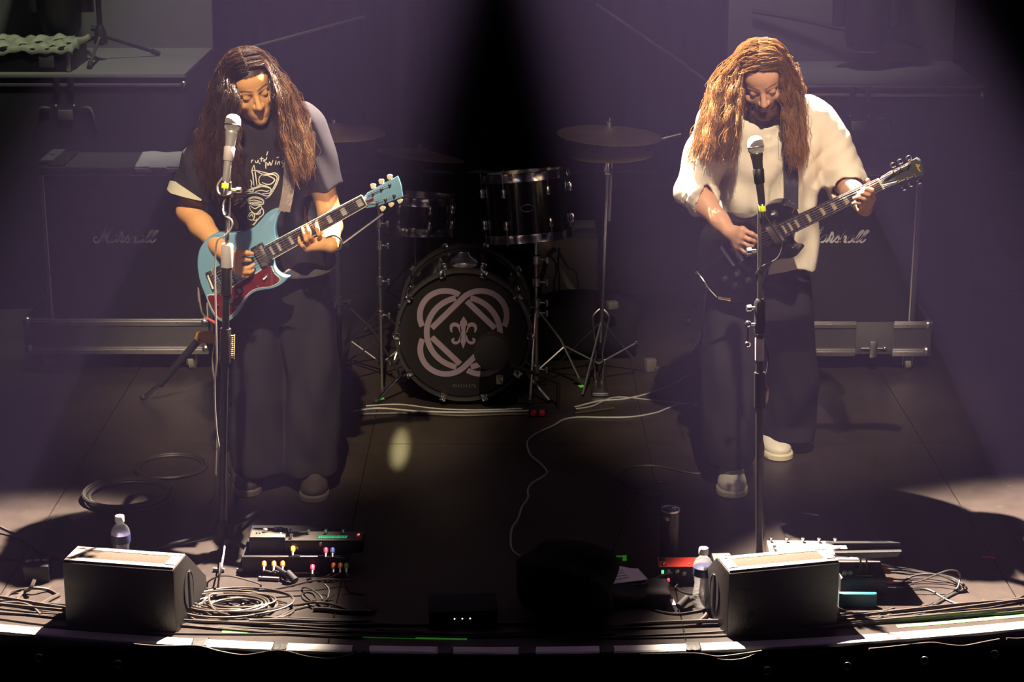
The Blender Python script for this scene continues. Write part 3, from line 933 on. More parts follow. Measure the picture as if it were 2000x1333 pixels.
# tom bracket on the shell
MB().prism([(-0.06, 0), (0.06, 0), (0.055, 0.012), (0.028, 0.03), (0.02, 0.05), (-0.02, 0.05), (-0.028, 0.03), (-0.055, 0.012)], -0.02, 0.02, 0.004, 2,
           M=basis((0.0, 0.20, cz + R_ - 0.004), (1, 0, 0), (0, 0, 1), (0, -1, 0))).build('tom_bracket', CHROME, t)
# emblem: a ring and two crossed loops, drawn as strokes that pass over and under
def stadium(ang, r=0.110, off=0.107, n=160):
    P = []
    for i in range(n):
        q = i / n * 2 * (PI * r + 2 * off)
        if q < PI * r: a = -PI / 2 + q / r; p = (off + r * math.cos(a), r * math.sin(a))
        elif q < PI * r + 2 * off: p = (off - (q - PI * r), r)
        elif q < 2 * PI * r + 2 * off: a = PI / 2 + (q - PI * r - 2 * off) / r; p = (-off + r * math.cos(a), r * math.sin(a))
        else: p = (-off + (q - 2 * PI * r - 2 * off), -r)
        P.append((p[0] * math.cos(ang) - p[1] * math.sin(ang), p[0] * math.sin(ang) + p[1] * math.cos(ang)))
    return np.array(P)
rc = 0.157
curves = [stadium(PI / 4), stadium(-PI / 4), np.array([(rc * math.cos(a), rc * math.sin(a)) for a in np.linspace(0, 2 * PI, 160, endpoint=False)])]
em = MB()
def dmin(p, C):
    return np.hypot(C[:, 0] - p[0], C[:, 1] - p[1]).min()
fine = [catmull(c, 3, True) for c in curves]
for a in (0, 1, 2):
    C = fine[a]
    keep = np.ones(len(C), bool)
    for i, p in enumerate(C):
        if abs(p[0]) < 0.085 and abs(p[1]) > 0.09:      # top and bottom: the first loop runs over the others
            if a != 0 and dmin(p, fine[0]) < 0.0195: keep[i] = False
        if abs(p[1]) < 0.085 and abs(p[0]) > 0.09:      # sides: the ring runs over the loops
            if a != 2 and dmin(p, fine[2]) < 0.0195: keep[i] = False
    idx = np.where(~keep)[0]
    st0 = idx[0] if len(idx) else 0
    order = [(st0 + i) % len(C) for i in range(len(C))]
    run = []
    for i in order + [order[0]]:
        if keep[i]: run.append(i)
        elif len(run) > 2:
            em.ribbon([(C[j][0], 0.0, C[j][1]) for j in run], 0.0245, (0, -1, 0), 0.0006); run = []
        else: run = []
# fleur-de-lis
def poly2(mb, P):
    mb.prism(P, 0, 0.0006, M=basis((0, 0, 0), (1, 0, 0), (0, 0, 1), (0, -1, 0)))
u = 1 / 1990.0
def FL(x, y): return ((x - 557) * u, (692 - y) * u / 0.96)
poly2(em, [FL(*p) for p in ((560, 552), (590, 600), (592, 640), (575, 700), (582, 760), (555, 830), (528, 760), (535, 700), (527, 640), (530, 600))])
for s in (-1, 1):
    def fx(x, y): return FL(557 + s * (x - 557), y)
    em.ribbon([(p[0], 0, p[1]) for p in catmull([fx(580, 690), fx(595, 640), fx(625, 622), (fx(655, 632)), fx(662, 665), fx(652, 690)], 5)], [0.008, 0.016, 0.018, 0.012, 0.004], (0, -1, 0), 0.0006)
    em.ribbon([(p[0], 0, p[1]) for p in catmull([fx(580, 715), fx(592, 760), fx(620, 780), (fx(645, 770)), fx(648, 750), fx(632, 742)], 5)], [0.006, 0.011, 0.014, 0.011, 0.006], (0, -1, 0), 0.0006)
em.v = [(x, y + 0.0015, z + cz + 0.012) for x, y, z in em.v]
em.build('emblem', EMBLEM, fh, smooth=False)
# maker's name at the foot of the head
tx = MB()
for i in range(9):
    x = -0.046 + i * 0.0115
    hgt = 0.016
    z0 = cz - 0.235
    tx.ribbon([(x, 0.0015, z0), (x + 0.001, 0.0015, z0 + hgt)], 0.002, (0, -1, 0), 0.0005)
    tx.ribbon([(x, 0.0015, z0 + hgt * (0.2 + 0.25 * (i % 4))), (x + 0.007, 0.0015, z0 + hgt * (0.9 - 0.3 * (i % 3)))], 0.002, (0, -1, 0), 0.0005)
tx.build('lettering', mat('dim_print', (0.09, 0.085, 0.08), 0.6), fh, smooth=False)

# rack tom
def drum(name, label, loc, R, H, tilt, nl=6, badge=True):
    ax = np.array(tilt, float); ax /= np.linalg.norm(ax)
    a = np.cross((0, 1, 0), ax); a /= np.linalg.norm(a); b = np.cross(ax, a)
    t = thing(name, label, 'drum', M=basis(loc, a, b, ax))
    MB().lathe([(R - 0.008, -H / 2), (R, -H / 2), (R, H / 2), (R - 0.008, H / 2)], seg=56, closed=True).build('shell', LACQ, t)
    for z in (-H / 2 - 0.004, H / 2 + 0.004):
        MB().lathe([(R - 0.006, z - 0.001), (0.001, z)], seg=48).build('drum_head', mat('clear_head', (0.10, 0.09, 0.10), 0.3), t)
        MB().lathe([(R + 0.003, z - 0.020), (R + 0.009, z - 0.018), (R + 0.007, z), (R + 0.010, z + 0.018), (R + 0.003, z + 0.020)], seg=56, closed=True).build('hoop', CHROME, t)
    for k in range(nl):
        w = 2 * PI * (k + 0.5) / nl - PI / 2
        c, s = math.cos(w), math.sin(w)
        M = np.array([[c, -s, 0], [s, c, 0], [0, 0, 1]])
        for sg in (-1, 1):
            l = MB().box((c * (R + 0.012), s * (R + 0.012), sg * H * 0.27), (0.024, 0.022, 0.042), M, 0.007)
            l.cyl((c * (R + 0.015), s * (R + 0.015), sg * H * 0.27), (c * (R + 0.015), s * (R + 0.015), sg * (H / 2 + 0.03)), 0.0032, seg=6)
            l.build('lug', CHROME, t)
    if badge:
        P = [(0.027 * math.cos(q) * (1 + 0.0 * q), 0.015 * math.sin(q)) for q in np.linspace(0, 2 * PI, 24, endpoint=False)]
        vs = [(R * 1.003 * math.sin(x / R), -R * 1.003 * math.cos(x / R), z) for x, z in P]
        MB().tube(vs + [vs[0]], 0.0012, 5, False).build('badge', STEEL, t)
    return t
TC = W(1030, 402, 8.32)
drum('rack_tom', 'black rack tom with chrome hoops above the bass drum', TC, 0.178, 0.255, (-0.09, 0.16, 1))
# stand under the tom
def stand(name, label, base, H, legs, hub_z=0.42, spread=0.27, rp=0.011, m=CHROME, cat='stand', clamps=(), rot=0.0):
    t = thing(name, label, cat, base)
    MB().cyl((0, 0, 0.05), (0, 0, H * 0.55), rp * 1.25, seg=12).cyl((0, 0, H * 0.55), (0, 0, H), rp * 0.85, seg=12).build('pole', m, t)
    for k in range(3):
        a = rot + k * 2 * PI / 3
        d = V(math.cos(a), math.sin(a), 0)
        lg = MB().tube([d * 0.02 + V(0, 0, hub_z), d * spread * 0.55 + V(0, 0, hub_z * 0.62), d * spread + V(0, 0, 0.02)], 0.0065, 8)
        lg.tube([d * 0.02 + V(0, 0, hub_z * 0.28), d * spread * 0.62 + V(0, 0, hub_z * 0.52)], 0.005, 6)
        lo = lg.build('leg', m, t)
        MB().cyl(d * (spread - 0.025) + V(0, 0, 0.03), d * (spread + 0.014) + V(0, 0, 0.010), 0.012, 0.013, 10).build('rubber_foot', RUBBER, lo)
    for z in (hub_z, hub_z * 0.28, H * 0.55) + tuple(clamps):
        c = MB().lathe([(rp * 1.3, z - 0.022), (rp * 2.0, z - 0.018), (rp * 2.0, z + 0.018), (rp * 1.3, z + 0.022)], seg=12)
        c.tube([(rp * 1.8, -0.004, z), (rp * 4.2, -0.012, z)], 0.0045, 6)
        c.box((rp * 4.8, -0.014, z), (0.012, 0.008, 0.028), bev=0.003)
        c.build('clamp', m, t)
    return t
b = G(1046, 772)
st = stand('tom_stand', 'chrome drum hardware stand beside the bass drum under the rack tom', (b[0], b[1] + 0.06, 0), 0.74, 3, 0.36, 0.22, 0.010, STEEL, 'stand', (0.50, 0.60), 0.4)
MB().tube([V(0, 0, 0.74), V(-0.02, 0.12, 0.72), TC - V(b[0], b[1] + 0.06, 0) + V(0, 0, -0.15)], 0.009, 8).build('basket_arm', STEEL, st)

def cymbal_prof(R):
    return [(0.006, 0.030), (0.02, 0.029), (0.035, 0.022), (0.048, 0.012), (R * 0.6, 0.004), (R, -0.010), (R, -0.0112), (R * 0.6, 0.0026), (0.048, 0.0106), (0.033, 0.0205), (0.006, 0.0285)]
# hi-hat
hb = G(1164, 752)
hz_ = W(1181, 260, hb[1])[2]
t = thing('hi_hat', 'hi-hat stand with two stacked bronze cymbals and folded wire frame', 'cymbals', (hb[0] + 0.012, hb[1], 0))
lean = V(0.028, 0, 1)
MB().cyl(lean * 0.2, lean * (hz_ - 0.12), 0.011, seg=12).cyl(lean * (hz_ - 0.2), lean * (hz_ + 0.07), 0.004, seg=8).build('pole', CHROME, t)
MB().cyl(lean * 0.75 + V(.016, 0, 0), lean * (hz_ - 0.1) + V(.016, 0, 0), 0.006, seg=8).build('side_rod', STEEL, t)
top = MB().lathe(cymbal_prof(0.228), lean * hz_, (0.045, -0.01, 1), 64).build('upper_cymbal', BRASS, t)
bot = MB().lathe(cymbal_prof(0.18), lean * (hz_ - 0.085) + V(0.012, 0, 0), (-0.02, 0.0, 1), 56).build('lower_cymbal', BRASS, t)
MB().lathe([(0.012, hz_ + 0.03), (0.014, hz_ + 0.05), (0.006, hz_ + 0.055)], (0.031, 0, 0), seg=10).build('wing_nut', STEEL, t)
MB().lathe([(0.02, hz_ - 0.18), (0.022, hz_ - 0.16), (0.012, hz_ - 0.12)], (0.026, 0, 0), seg=12).build('clutch', CHROME, t)
for sx in (-1, 1):
    w = MB().tube(catmull([(0.008, 0, 0.36), (0.006 + sx * 0.034, -0.01, 0.325), (0.004 + sx * 0.032, -0.01, 0.28), (sx * 0.014, -0.012, 0.15), (sx * 0.024, -0.012, 0.11), (sx * 0.018, -0.012, 0.08), (sx * 0.016, -0.012, 0.03), (0, -0.012, 0.004)], 6), 0.0035, 6)
    w.build('wire_frame', STEEL, t)
    l = MB().tube([(0, 0, 0.10), (sx * 0.16, -0.02, 0.20 if sx > 0 else 0.19)], 0.004, 6).build('brace', STEEL, t)
    MB().sphere((sx * 0.165, -0.02, 0.205 if sx > 0 else 0.192), 0.009, 8, 6).build('tip', CHROME, l)
MB().box((0, -0.06, 0.012), (0.075, 0.24, 0.018), bev=0.006).build('pedal', STEEL, t)
for a in (0.6, 2.5, 4.4):
    MB().tube([V(0.01, 0, 0.30), V(0.25 * math.cos(a), 0.25 * math.sin(a) + 0.06, 0.012)], 0.006, 6).build('leg', STEEL, t)

# cymbal stands on the other side
b = G(746, 740)
cs = stand('cymbal_stand', 'chrome double-braced boom stand in front of the bass drum edge', (b[0], b[1], 0), 0.83, 3, 0.30, 0.25, 0.008, STEEL, 'stand', (0.62, 0.72), -1.5)
MB().tube([W(748, 418, b[1]) - V(b[0], b[1], 0), W(648, 492, b[1] - 0.1) - V(b[0], b[1], 0)], 0.008, 8).build('boom_arm', STEEL, cs)
def cymbal_on_stand(px, py, Y, R, tilt, label, rot=0.2, m=CHROME):
    c = W(px, py, Y)
    t = stand('cymbal_stand', label, (c[0], Y, 0), c[2] + 0.03, 3, 0.4, 0.28, 0.010, m, 'cymbal', (c[2] - 0.12,), rot)
    MB().lathe(cymbal_prof(R), (0, 0, c[2]), tilt, 60).build('cymbal', BRASS, t)
    MB().lathe([(0.012, c[2] + 0.03), (0.012, c[2] + 0.045), (0.004, c[2] + 0.05)], seg=10).build('wing_nut', STEEL, t)
    return t
cymbal_on_stand(652, 254, 8.25, 0.225, (0.02, 0.0, 1), 'bronze crash cymbal on a stand at the shoulder of the blue guitar player', 0.2, BLACKM)
cymbal_on_stand(822, 300, 9.1, 0.21, (0.14, 0.10, 1), 'dim bronze ride cymbal above the far side of the bass drum', 0.9, BLACKM)

# snare drum seen dimly behind the boom stand
drum('snare_drum', 'dim snare drum with chrome lugs behind the bass drum rim', W(812, 418, 8.75), 0.17, 0.13, (0.05, 0.12, 1), 8, False)
b = W(812, 470, 8.75)
stand('snare_stand', 'low stand carrying the snare drum behind the bass drum', (b[0], 8.75, 0), 0.60, 3, 0.25, 0.2, 0.010, STEEL)

# olive box built in place of the lit floor platform; bags round it
p0, p1 = W(1046, 470, 9.1), W(1168, 470, 9.1)
t = thing('lit_platform_box', 'pale olive box standing in for the lit platform behind the rack tom and hi-hat', 'case', ((p0[0] + p1[0]) / 2, 9.1, 0))
w, h = p1[0] - p0[0], W(1100, 466, 9.1)[2]
MB().box((0, 0.2, h / 2), (w, 0.4, h), bev=0.004).build('body', mat('lit_platform_olive', (0.23, 0.235, 0.17), 0.6, emit=None), t)
MB().box((0, -0.003, 0.02), (w + 0.01, 0.01, 0.04), bev=0.002).build('edge_extrusion', ALU, t)
for i, (pts, lab) in enumerate([
    ([(1085, 486), (1070, 500), (1062, 530), (1055, 560)], 'black cable drooping in front of the olive box near the tom'),
    ([(1060, 520), (1072, 502), (1084, 512), (1086, 535), (1082, 558)], 'looped black cable hanging before the middle of the olive box'),
    ([(1092, 484), (1090, 520), (1092, 550)], 'straight black cable crossing the olive box'),
    ([(1090, 490), (1108, 520), (1128, 545)], 'slanting black cable crossing the olive box towards the hi-hat')]):
    P = [W(x, y, 8.92) for x, y in pts]
    P.append(V(P[-1][0], 8.9, 0.01))
    tag(MB().tube(catmull(P, 6), 0.006 if i else 0.012, 6).build('drum_cable', CABLE), lab, 'cable', 'cables at the olive case')

def lump(name, label, cat, c, r, m, seed=0, amp=0.12, flat=0.0, seg=30):
    """soft sack-like object resting on the floor"""
    rg = np.random.default_rng(seed)
    ph = rg.uniform(0, 6, (6, 3)); fr = rg.uniform(2, 6, (6, 3))
    vs, fs = [], []
    rings = seg // 2
    for j in range(rings + 1):
        th = PI * j / rings
        for i in range(seg):
            a = 2 * PI * i / seg
            d = V(math.sin(th) * math.cos(a), math.sin(th) * math.sin(a), math.cos(th))
            k = 1 + amp * sum(math.sin(fr[q] @ d * 1.0 + ph[q, 0]) for q in range(6)) / 3
            e = np.sign(d) * np.abs(d) ** 0.75
            vs.append(e * k * np.asarray(r) + V(0, 0, r[2]))
    vs = np.array(vs); vs[:, 2] = np.maximum(vs[:, 2], 0.002)
    fs = [(j * seg + i, (j + 1) * seg + i, (j + 1) * seg + (i + 1) % seg, j * seg + (i + 1) % seg) for j in range(rings) for i in range(seg)]
    o = MB().add(vs, fs).build(name, m)
    o.location = [float(q) for q in c]
    return tag(o, label, cat)
CLOTHB = mat('black_cloth', (0.010, 0.009, 0.011), 0.95, spec=0.1, bump=0.4, bscale=120)
lump('gear_bag', 'dark soft gear bag on the floor behind the hi-hat', 'bag', V(W(1130, 600, 8.75)[0], 8.75, 0), (0.30, 0.16, 0.15), CLOTHB, 3)
# small bits of hardware lying by the hi-hat
for px, py, z, lab in ((1195, 620, 0.26, 'pale folded hardware clamp on the bag behind the hi-hat'), (1270, 705, 0.05, 'pale wooden block by the cables near the hi-hat'), (1291, 728, 0.035, 'small tan box on the floor near the hi-hat cables')):
    p = G(px, py, z)
    o = MB().box((0, 0, 0), (0.05, 0.04, 0.035 if py < 700 else 0.06), rotz_m(0.4), 0.006).build('hardware_block', mat('tan_block', (0.10, 0.085, 0.08), 0.6), None)
    o.location = [p[0], p[1], (0.03 if py > 700 else 0.318)]
    tag(o, lab, 'hardware')

# kick microphone on a short stand
kb = G(1090, 806)
t = thing('kick_microphone', 'large black microphone on a short boom facing the bass drum emblem', 'microphone', (kb[0], kb[1], 0))
mc = W(962, 686, 7.78) - V(kb[0], kb[1], 0)
MB().lathe([(0.05, -0.05), (0.074, -0.04), (0.078, 0.0), (0.074, 0.05), (0.05, 0.062)], mc, (0.1, 1, -0.05), 28).build('capsule', BLACKM, t)
MB().cyl((0, 0, 0), (0, 0, 0.018), 0.085, 0.075, 24).build('base', BLACKM, t)
MB().cyl((0, 0, 0.01), (0, 0, 0.14), 0.009, seg=10).build('pole', BLACK, t)
MB().tube([V(0, 0, 0.135), mc + V(0.05, 0, -0.05), mc], 0.008, 8).build('boom_arm', BLACK, t)
MB().box(W(976, 742, 7.8) - V(kb[0], kb[1], 0), (0.03, 0.03, 0.035), bev=0.006).build('clamp', STEEL, t)

# overhead microphone booms
def overhead(pa, pb, pole_px, Y, label):
    a, b_ = W(*pa, Y), W(*pb, Y)
    pole = W(*pole_px, Y)
    t = stand('overhead_stand', label, (pole[0], Y, 0), pole[2], 3, 0.32, 0.3, 0.011, BLACKM, 'microphone stand')
    o = V(pole[0], Y, 0)
    MB().tube([pole - o, a - o, b_ - o], 0.007, 8).build('boom_arm', mat('grey_boom', (0.22, 0.21, 0.21), 0.4), t)
    return t
overhead((545, 78), (712, 32), (470, 98), 9.0, 'tall overhead microphone stand whose boom slants over the crash cymbal')
overhead((1312, 108), (1165, 8), (1425, 190), 9.0, 'tall overhead microphone stand whose boom slants beside the fair-haired player')
p = W(1308, 268, 9.0)
t = thing('hat_microphone', 'slim pencil microphone on a thin stand beside the stacked cymbals', 'microphone', (W(1405, 300, 9.0)[0], 9.0, 0))
o = V(W(1405, 300, 9.0)[0], 9.0, 0)
MB().cyl(W(1286, 273, 9.0) - o, W(1330, 262, 9.0) - o, 0.009, seg=10).build('body', STEEL, t)
MB().tube([W(1322, 264, 9.0) - o, W(1405, 240, 9.0) - o, V(0, 0, 0.02)], 0.007, 8).build('pole', BLACKM, t)
MB().cyl((0, 0, 0), (0, 0, 0.02), 0.12, 0.11, 20).build('base', BLACKM, t)

# ------------------------------------------------------------------ front of the stage
WEDGE = mat('black_speckle_paint', (0.010, 0.008, 0.0075), 0.5, spec=0.4, bump=0.2, bscale=420, var=0.4, vscale=220)
FOAM = mat('tan_dusty_foam', (0.060, 0.043, 0.030), 0.9, bump=0.6, bscale=300, var=0.25, vscale=120)
BAFFLE = mat('lit_top_frame_paint', (0.26, 0.23, 0.22), 0.38, spec=0.7, bump=0.2, bscale=250)  # paler grey carries the back light's glare on the wedge tops
def wedge(fl, fr, label, badge=None, slats=False):
    """fl, fr: picture positions of the upper front corners"""
    H = 0.222
    a, b = G(*fl, H), G(*fr, H)
    ex = b - a; w = np.linalg.norm(ex); ex /= w
    ang = math.atan2(ex[1], ex[0])
    c = (a + b) / 2
    t = thing('monitor_wedge', label, 'stage monitor', (c[0], c[1], 0), ang, 'floor monitors')
    prof = [(0.0, 0.0), (-0.004, 0.02), (0.0, H - 0.006), (0.006, H), (0.124, H), (0.134, H - 0.007), (0.300, 0.075), (0.304, 0.05), (0.290, 0.0)]
    M = basis((-w / 2, 0, 0), (0, 1, 0), (0, 0, 1), (1, 0, 0))
    MB().prism(prof, 0, w, 0.006, 2, M=M).build('cabinet', WEDGE, t)
    # flat top: pale frame round a foam inset
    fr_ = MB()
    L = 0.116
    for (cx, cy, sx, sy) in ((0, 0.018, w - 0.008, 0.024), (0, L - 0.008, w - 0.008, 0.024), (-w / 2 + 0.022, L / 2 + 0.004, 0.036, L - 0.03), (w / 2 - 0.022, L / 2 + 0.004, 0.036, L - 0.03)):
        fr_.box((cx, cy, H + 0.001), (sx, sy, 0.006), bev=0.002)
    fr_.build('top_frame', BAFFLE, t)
    MB().box((0, L / 2 + 0.004, H - 0.001), (w - 0.076, L - 0.045, 0.006), bev=0.002).build('top_inset', FOAM, t)
    # sloped grille towards the player
    n = V(0, H - 0.082, 0.166); n /= np.linalg.norm(n)
    sl = V(0, 0.166, -(H - 0.082)); Ls = np.linalg.norm(sl); sl /= Ls
    MB().box(V(0, 0.134, H - 0.007) + sl * Ls / 2 + n * 0.001, (w - 0.03, Ls - 0.02, 0.010), np.stack([V(1, 0, 0), sl, n], 1), 0.003).build('grille', BLACKM, t)
    for sx in (-1, 1):
        hc = V(sx * (w / 2 - 0.002), 0.125, 0.10)
        cup = MB().lathe([(0.062, 0.004), (0.058, 0.0052), (0.05, 0.0005), (0.001, 0.0)], (0, 0, 0), (sx, 0, 0), 28)
        cup.v = [(hc[0] + x, hc[1] + y * 0.72, hc[2] + z * 1.1) for x, y, z in cup.v]
        cup.build('handle_cup', BLACKM, t)
        MB().box(hc + V(sx * 0.004, 0.004, 0), (0.009, 0.014, 0.126), bev=0.003).build('handle_bar', WEDGE, t)
    if badge:
        bx = badge
        bd = MB()
        for st in ([(-.008, .006), (-.008, -.008), (.006, -.008), (.008, .004)], [(-.004, .009), (.008, .009), (.008, 0)], [(-.003, -.002), (.003, .003)]):
            bd.ribbon(catmull([(bx + x, -0.0045, 0.07 + z) for x, z in st], 3), 0.0022, (0, -1, 0), 0.001)
        bd.build('badge', STEEL, t, smooth=False)
    return t
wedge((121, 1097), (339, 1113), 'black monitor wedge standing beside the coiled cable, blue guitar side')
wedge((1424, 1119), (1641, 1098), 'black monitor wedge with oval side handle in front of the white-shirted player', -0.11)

# water bottles
def clear_plastic(name, a, b, c):
    m = mat(name, (0.9, 0.9, 0.92), 0.1, var=0)
    nt = m.node_tree
    tr = nt.nodes.new('ShaderNodeBsdfTransparent'); tl = nt.nodes.new('ShaderNodeBsdfTranslucent'); gl = nt.nodes.new('ShaderNodeBsdfGlossy')
    gl.inputs['Roughness'].default_value = 0.12
    tl.inputs['Color'].default_value = (0.9, 0.88, 0.9, 1)
    m1 = nt.nodes.new('ShaderNodeMixShader'); m2 = nt.nodes.new('ShaderNodeMixShader')
    m1.inputs[0].default_value = a; m2.inputs[0].default_value = b
    nt.links.new(tr.outputs[0], m1.inputs[1]); nt.links.new(tl.outputs[0], m1.inputs[2])
    nt.links.new(m1.outputs[0], m2.inputs[1]); nt.links.new(gl.outputs[0], m2.inputs[2])
    o = [n for n in nt.nodes if n.type == 'OUTPUT_MATERIAL'][0]
    nt.links.new(m2.outputs[0], o.inputs['Surface'])
    return m
PET = clear_plastic('clear_bottle', 0.12, 0.14, 0)
WATER = clear_plastic('water', 0.10, 0.05, 0)
LBL = mat('navy_label', (0.03, 0.035, 0.10), 0.4, var=0.3)
def bottle(p, label):
    t = thing('water_bottle', label, 'bottle', (p[0], p[1], 0), group='water bottles on the stage')
    pr = [(0.020, 0.0), (0.030, 0.004), (0.032, 0.02), (0.0315, 0.045), (0.0285, 0.065), (0.0270, 0.082), (0.0295, 0.10), (0.0325, 0.112), (0.0325, 0.142), (0.031, 0.152), (0.024, 0.166), (0.013, 0.176), (0.0125, 0.190)]
    b = MB().lathe(pr, seg=28).build('bottle_body', PET, t)
    MB().lathe([(max(r - 0.0018, 0.003), z + 0.002) for r, z in pr[:-3]], seg=24).build('water', WATER, b)
    MB().lathe([(0.0331, 0.112), (0.0332, 0.114), (0.0332, 0.138), (0.0328, 0.140)], seg=28).build('label', LBL, t)
    MB().lathe([(0.0155, 0.184), (0.016, 0.188), (0.016, 0.202), (0.0145, 0.206), (0.001, 0.2065)], seg=20).build('cap', WHITE, t)
    for z in (0.022, 0.034, 0.048):
        MB().torus((0, 0, z), 0.0318, 0.0012, seg=24, sub=5).build('rib', PET, b)
    return t
bottle(G(1371, 1184), 'clear water bottle with dark label beside the oval-handled wedge')
bottle(G(240, 1117), 'clear water bottle standing behind the wedge at the coiled cable')

# tall can
cp = G(1307, 1092)
t = thing('tall_can', 'tall black can with silver lid standing behind the red pedal', 'can', (cp[0], cp[1], 0))
MB().lathe([(0.030, 0.0), (0.0335, 0.004), (0.0335, 0.178), (0.032, 0.184)], seg=32).build('body', mat('black_can', (0.010, 0.009, 0.012), 0.32, spec=0.6), t)
lid = MB().lathe([(0.0335, 0.181), (0.034, 0.185), (0.033, 0.188), (0.031, 0.186), (0.030, 0.183), (0.001, 0.183)], seg=32).build('lid', mat('brushed_lid', (0.70, 0.66, 0.62), 0.35, 1.0), t)
MB().torus((0.010, 0.004, 0.185), 0.008, 0.0015, seg=16, sub=5).box((-0.002, -0.002, 0.185), (0.012, 0.008, 0.002), bev=0.0005).build('ring_pull', CHROME, lid)
MB().lathe([(0.0075, 0.0), (0.007, 0.001), (0.001, 0.0012)], (-0.012, -0.0315, 0.160), (-0.36, -1, 0), 16).build('round_sticker', mat('silver_sticker', (0.4, 0.36, 0.36), 0.4), t)

# pedals
def pedal(name, label, c, size, rot, m_top, m_body, parts=(), group=None, z0=0.0):
    t = thing(name, label, 'pedal', (c[0], c[1], z0), rot, group)
    w, d, h = size
    MB().box((0, d / 2, h / 2), (w, d, h), bev=0.004).build('body', m_body, t)
    MB().box((0, d / 2, h + 0.0004), (w - 0.004, d - 0.004, 0.003), bev=0.001).build('top_plate', m_top, t)
    for kind, x, y, m in parts:
        z = h + 0.002
        if kind == 'switch':
            MB().lathe([(0.007, z), (0.007, z + 0.004), (0.0042, z + 0.005), (0.0042, z + 0.011), (0.0062, z + 0.012), (0.0062, z + 0.016), (0.001, z + 0.017)], (x, y, 0), seg=14).build('footswitch', m, t)
        elif kind == 'knob':
            MB().lathe([(0.0095, z), (0.009, z + 0.010), (0.007, z + 0.012), (0.001, z + 0.0122)], (x, y, 0), seg=16).build('knob', m, t)
        elif kind == 'led':
            MB().sphere((x, y, z + 0.001), 0.0035, 10, 6).build('indicator', m, t)
        elif kind == 'screw':
            MB().lathe([(0.004, z - 0.001), (0.0035, z + 0.001), (0.001, z + 0.0012)], (x, y, 0), seg=10).build('screw', m, t)
        elif kind == 'box':
            MB().box((x, y, z + 0.003), (0.02, 0.014, 0.008), bev=0.002).build('cover', m, t)
        elif kind == 'jack':
            MB().lathe([(0.008, 0), (0.008, 0.003), (0.005, 0.004), (0.005, 0.008), (0.001, 0.0082)], (x, 0, y), (0, -1, 0), 14).build('jack', m, t)
        elif kind == 'fled':
            MB().box((x, -0.001, y), (0.008, 0.004, 0.012), bev=0.001).build('indicator', m, t)
    return t
REDP = mat('red_pedal_paint', (0.62, 0.045, 0.025), 0.35, coat=0.3)
SILVP = mat('silver_pedal_paint', (0.17, 0.155, 0.145), 0.45, 0.3)
GREYP = mat('grey_pedal_paint', (0.09, 0.08, 0.07), 0.45, 0.3)
TANP = mat('tan_pedal_pad', (0.24, 0.19, 0.16), 0.85, bump=0.5, bscale=250)
L_BLUE = mat('blue_led', (0.1, 0.2, 0.9), 0.3, emit=(0.15, 0.35, 1.0), estr=5)
L_RED = mat('red_led', (0.9, 0.05, 0.05), 0.3, emit=(1.0, 0.04, 0.05), estr=4)
L_GRN = mat('green_led', (0.05, 0.9, 0.1), 0.3, emit=(0.05, 1.0, 0.15), estr=3)
L_TEAL = mat('teal_led', (0.05, 0.8, 0.6), 0.3, emit=(0.05, 0.9, 0.65), estr=3)
L_WHT = mat('white_led', (0.8, 0.85, 1), 0.3, emit=(0.8, 0.9, 1.0), estr=2)

c = G(1326, 1141)
pedal('effects_pedal', 'red effects pedal with dark jack panel between the tall can and the water bottle', c, (0.142, 0.085, 0.060), 0.0, REDP, BLACK,
      [('box', -0.054, 0.062, BLACK), ('led', -0.035, 0.07, GOLD), ('knob', -0.054, 0.02, GOLD), ('led', 0.035, 0.02, GOLD), ('fled', -0.056, 0.044, L_GRN), ('jack', -0.038, 0.046, STEEL), ('jack', -0.008, 0.046, GOLD), ('jack', 0.016, 0.038, STEEL), ('fled', -0.036, 0.014, L_RED), ('screw', 0.06, 0.07, STEEL)])
c = G(1413, 1128)
pedal('effects_pedal', 'small pedal with tan padded top behind the oval-handled wedge corner', c, (0.064, 0.085, 0.052), 0.05, TANP, BLACK, [('box', 0.02, 0.055, IVORY), ('jack', -0.02, 0.03, STEEL)])
# long silver switcher behind the wedge
c = G(1580, 1116)
pedal('foot_switcher', 'long silver foot switcher with a row of chrome switches behind the oval-handled wedge', c, (0.275, 0.125, 0.060), -0.04, SILVP, GREYP,
      [('switch', -0.125 + i * 0.056, 0.110, CHROME) for i in range(5)] + [('switch', -0.118, 0.03, CHROME), ('screw', 0.12, 0.02, STEEL), ('box', 0.10, 0.04, BLACK)])
c = G(1686, 1163)
tq = pedal('effects_pedal', 'wide black pedal unit with yellow plugs under the tablet', c, (0.155, 0.155, 0.058), -0.03, mat('dusty_black_top', (0.06, 0.050, 0.046), 0.5), BLACK,
      [('screw', 0.065, 0.02, STEEL), ('screw', -0.065, 0.02, GOLD), ('knob', -0.06, 0.03, IVORY), ('knob', -0.042, 0.03, IVORY), ('box', 0.03, 0.10, SILVP), ('box', 0.052, 0.10, SILVP), ('box', 0.03, 0.115, SILVP), ('box', -0.01, 0.10, BLACK)])
c2_ = G(1652, 1121)
pedal('effects_pedal', 'cream-edged pedal with a teal light beside the tablet', c2_, (0.085, 0.07, 0.050), -0.05, WHITE, BLACK, [('box', 0.012, 0.045, BLACK), ('fled', 0.036, 0.026, L_TEAL), ('switch', -0.02, 0.03, CHROME)])
c = G(1675, 1187)
t = thing('teal_box', 'flat teal box lying under the black pedal unit', 'box', (c[0], c[1], 0), -0.02)
MB().box((0, 0.009, 0.025), (0.125, 0.018, 0.048), bev=0.004).build('body', mat('teal_plastic', (0.004, 0.085, 0.105), 0.5), t)
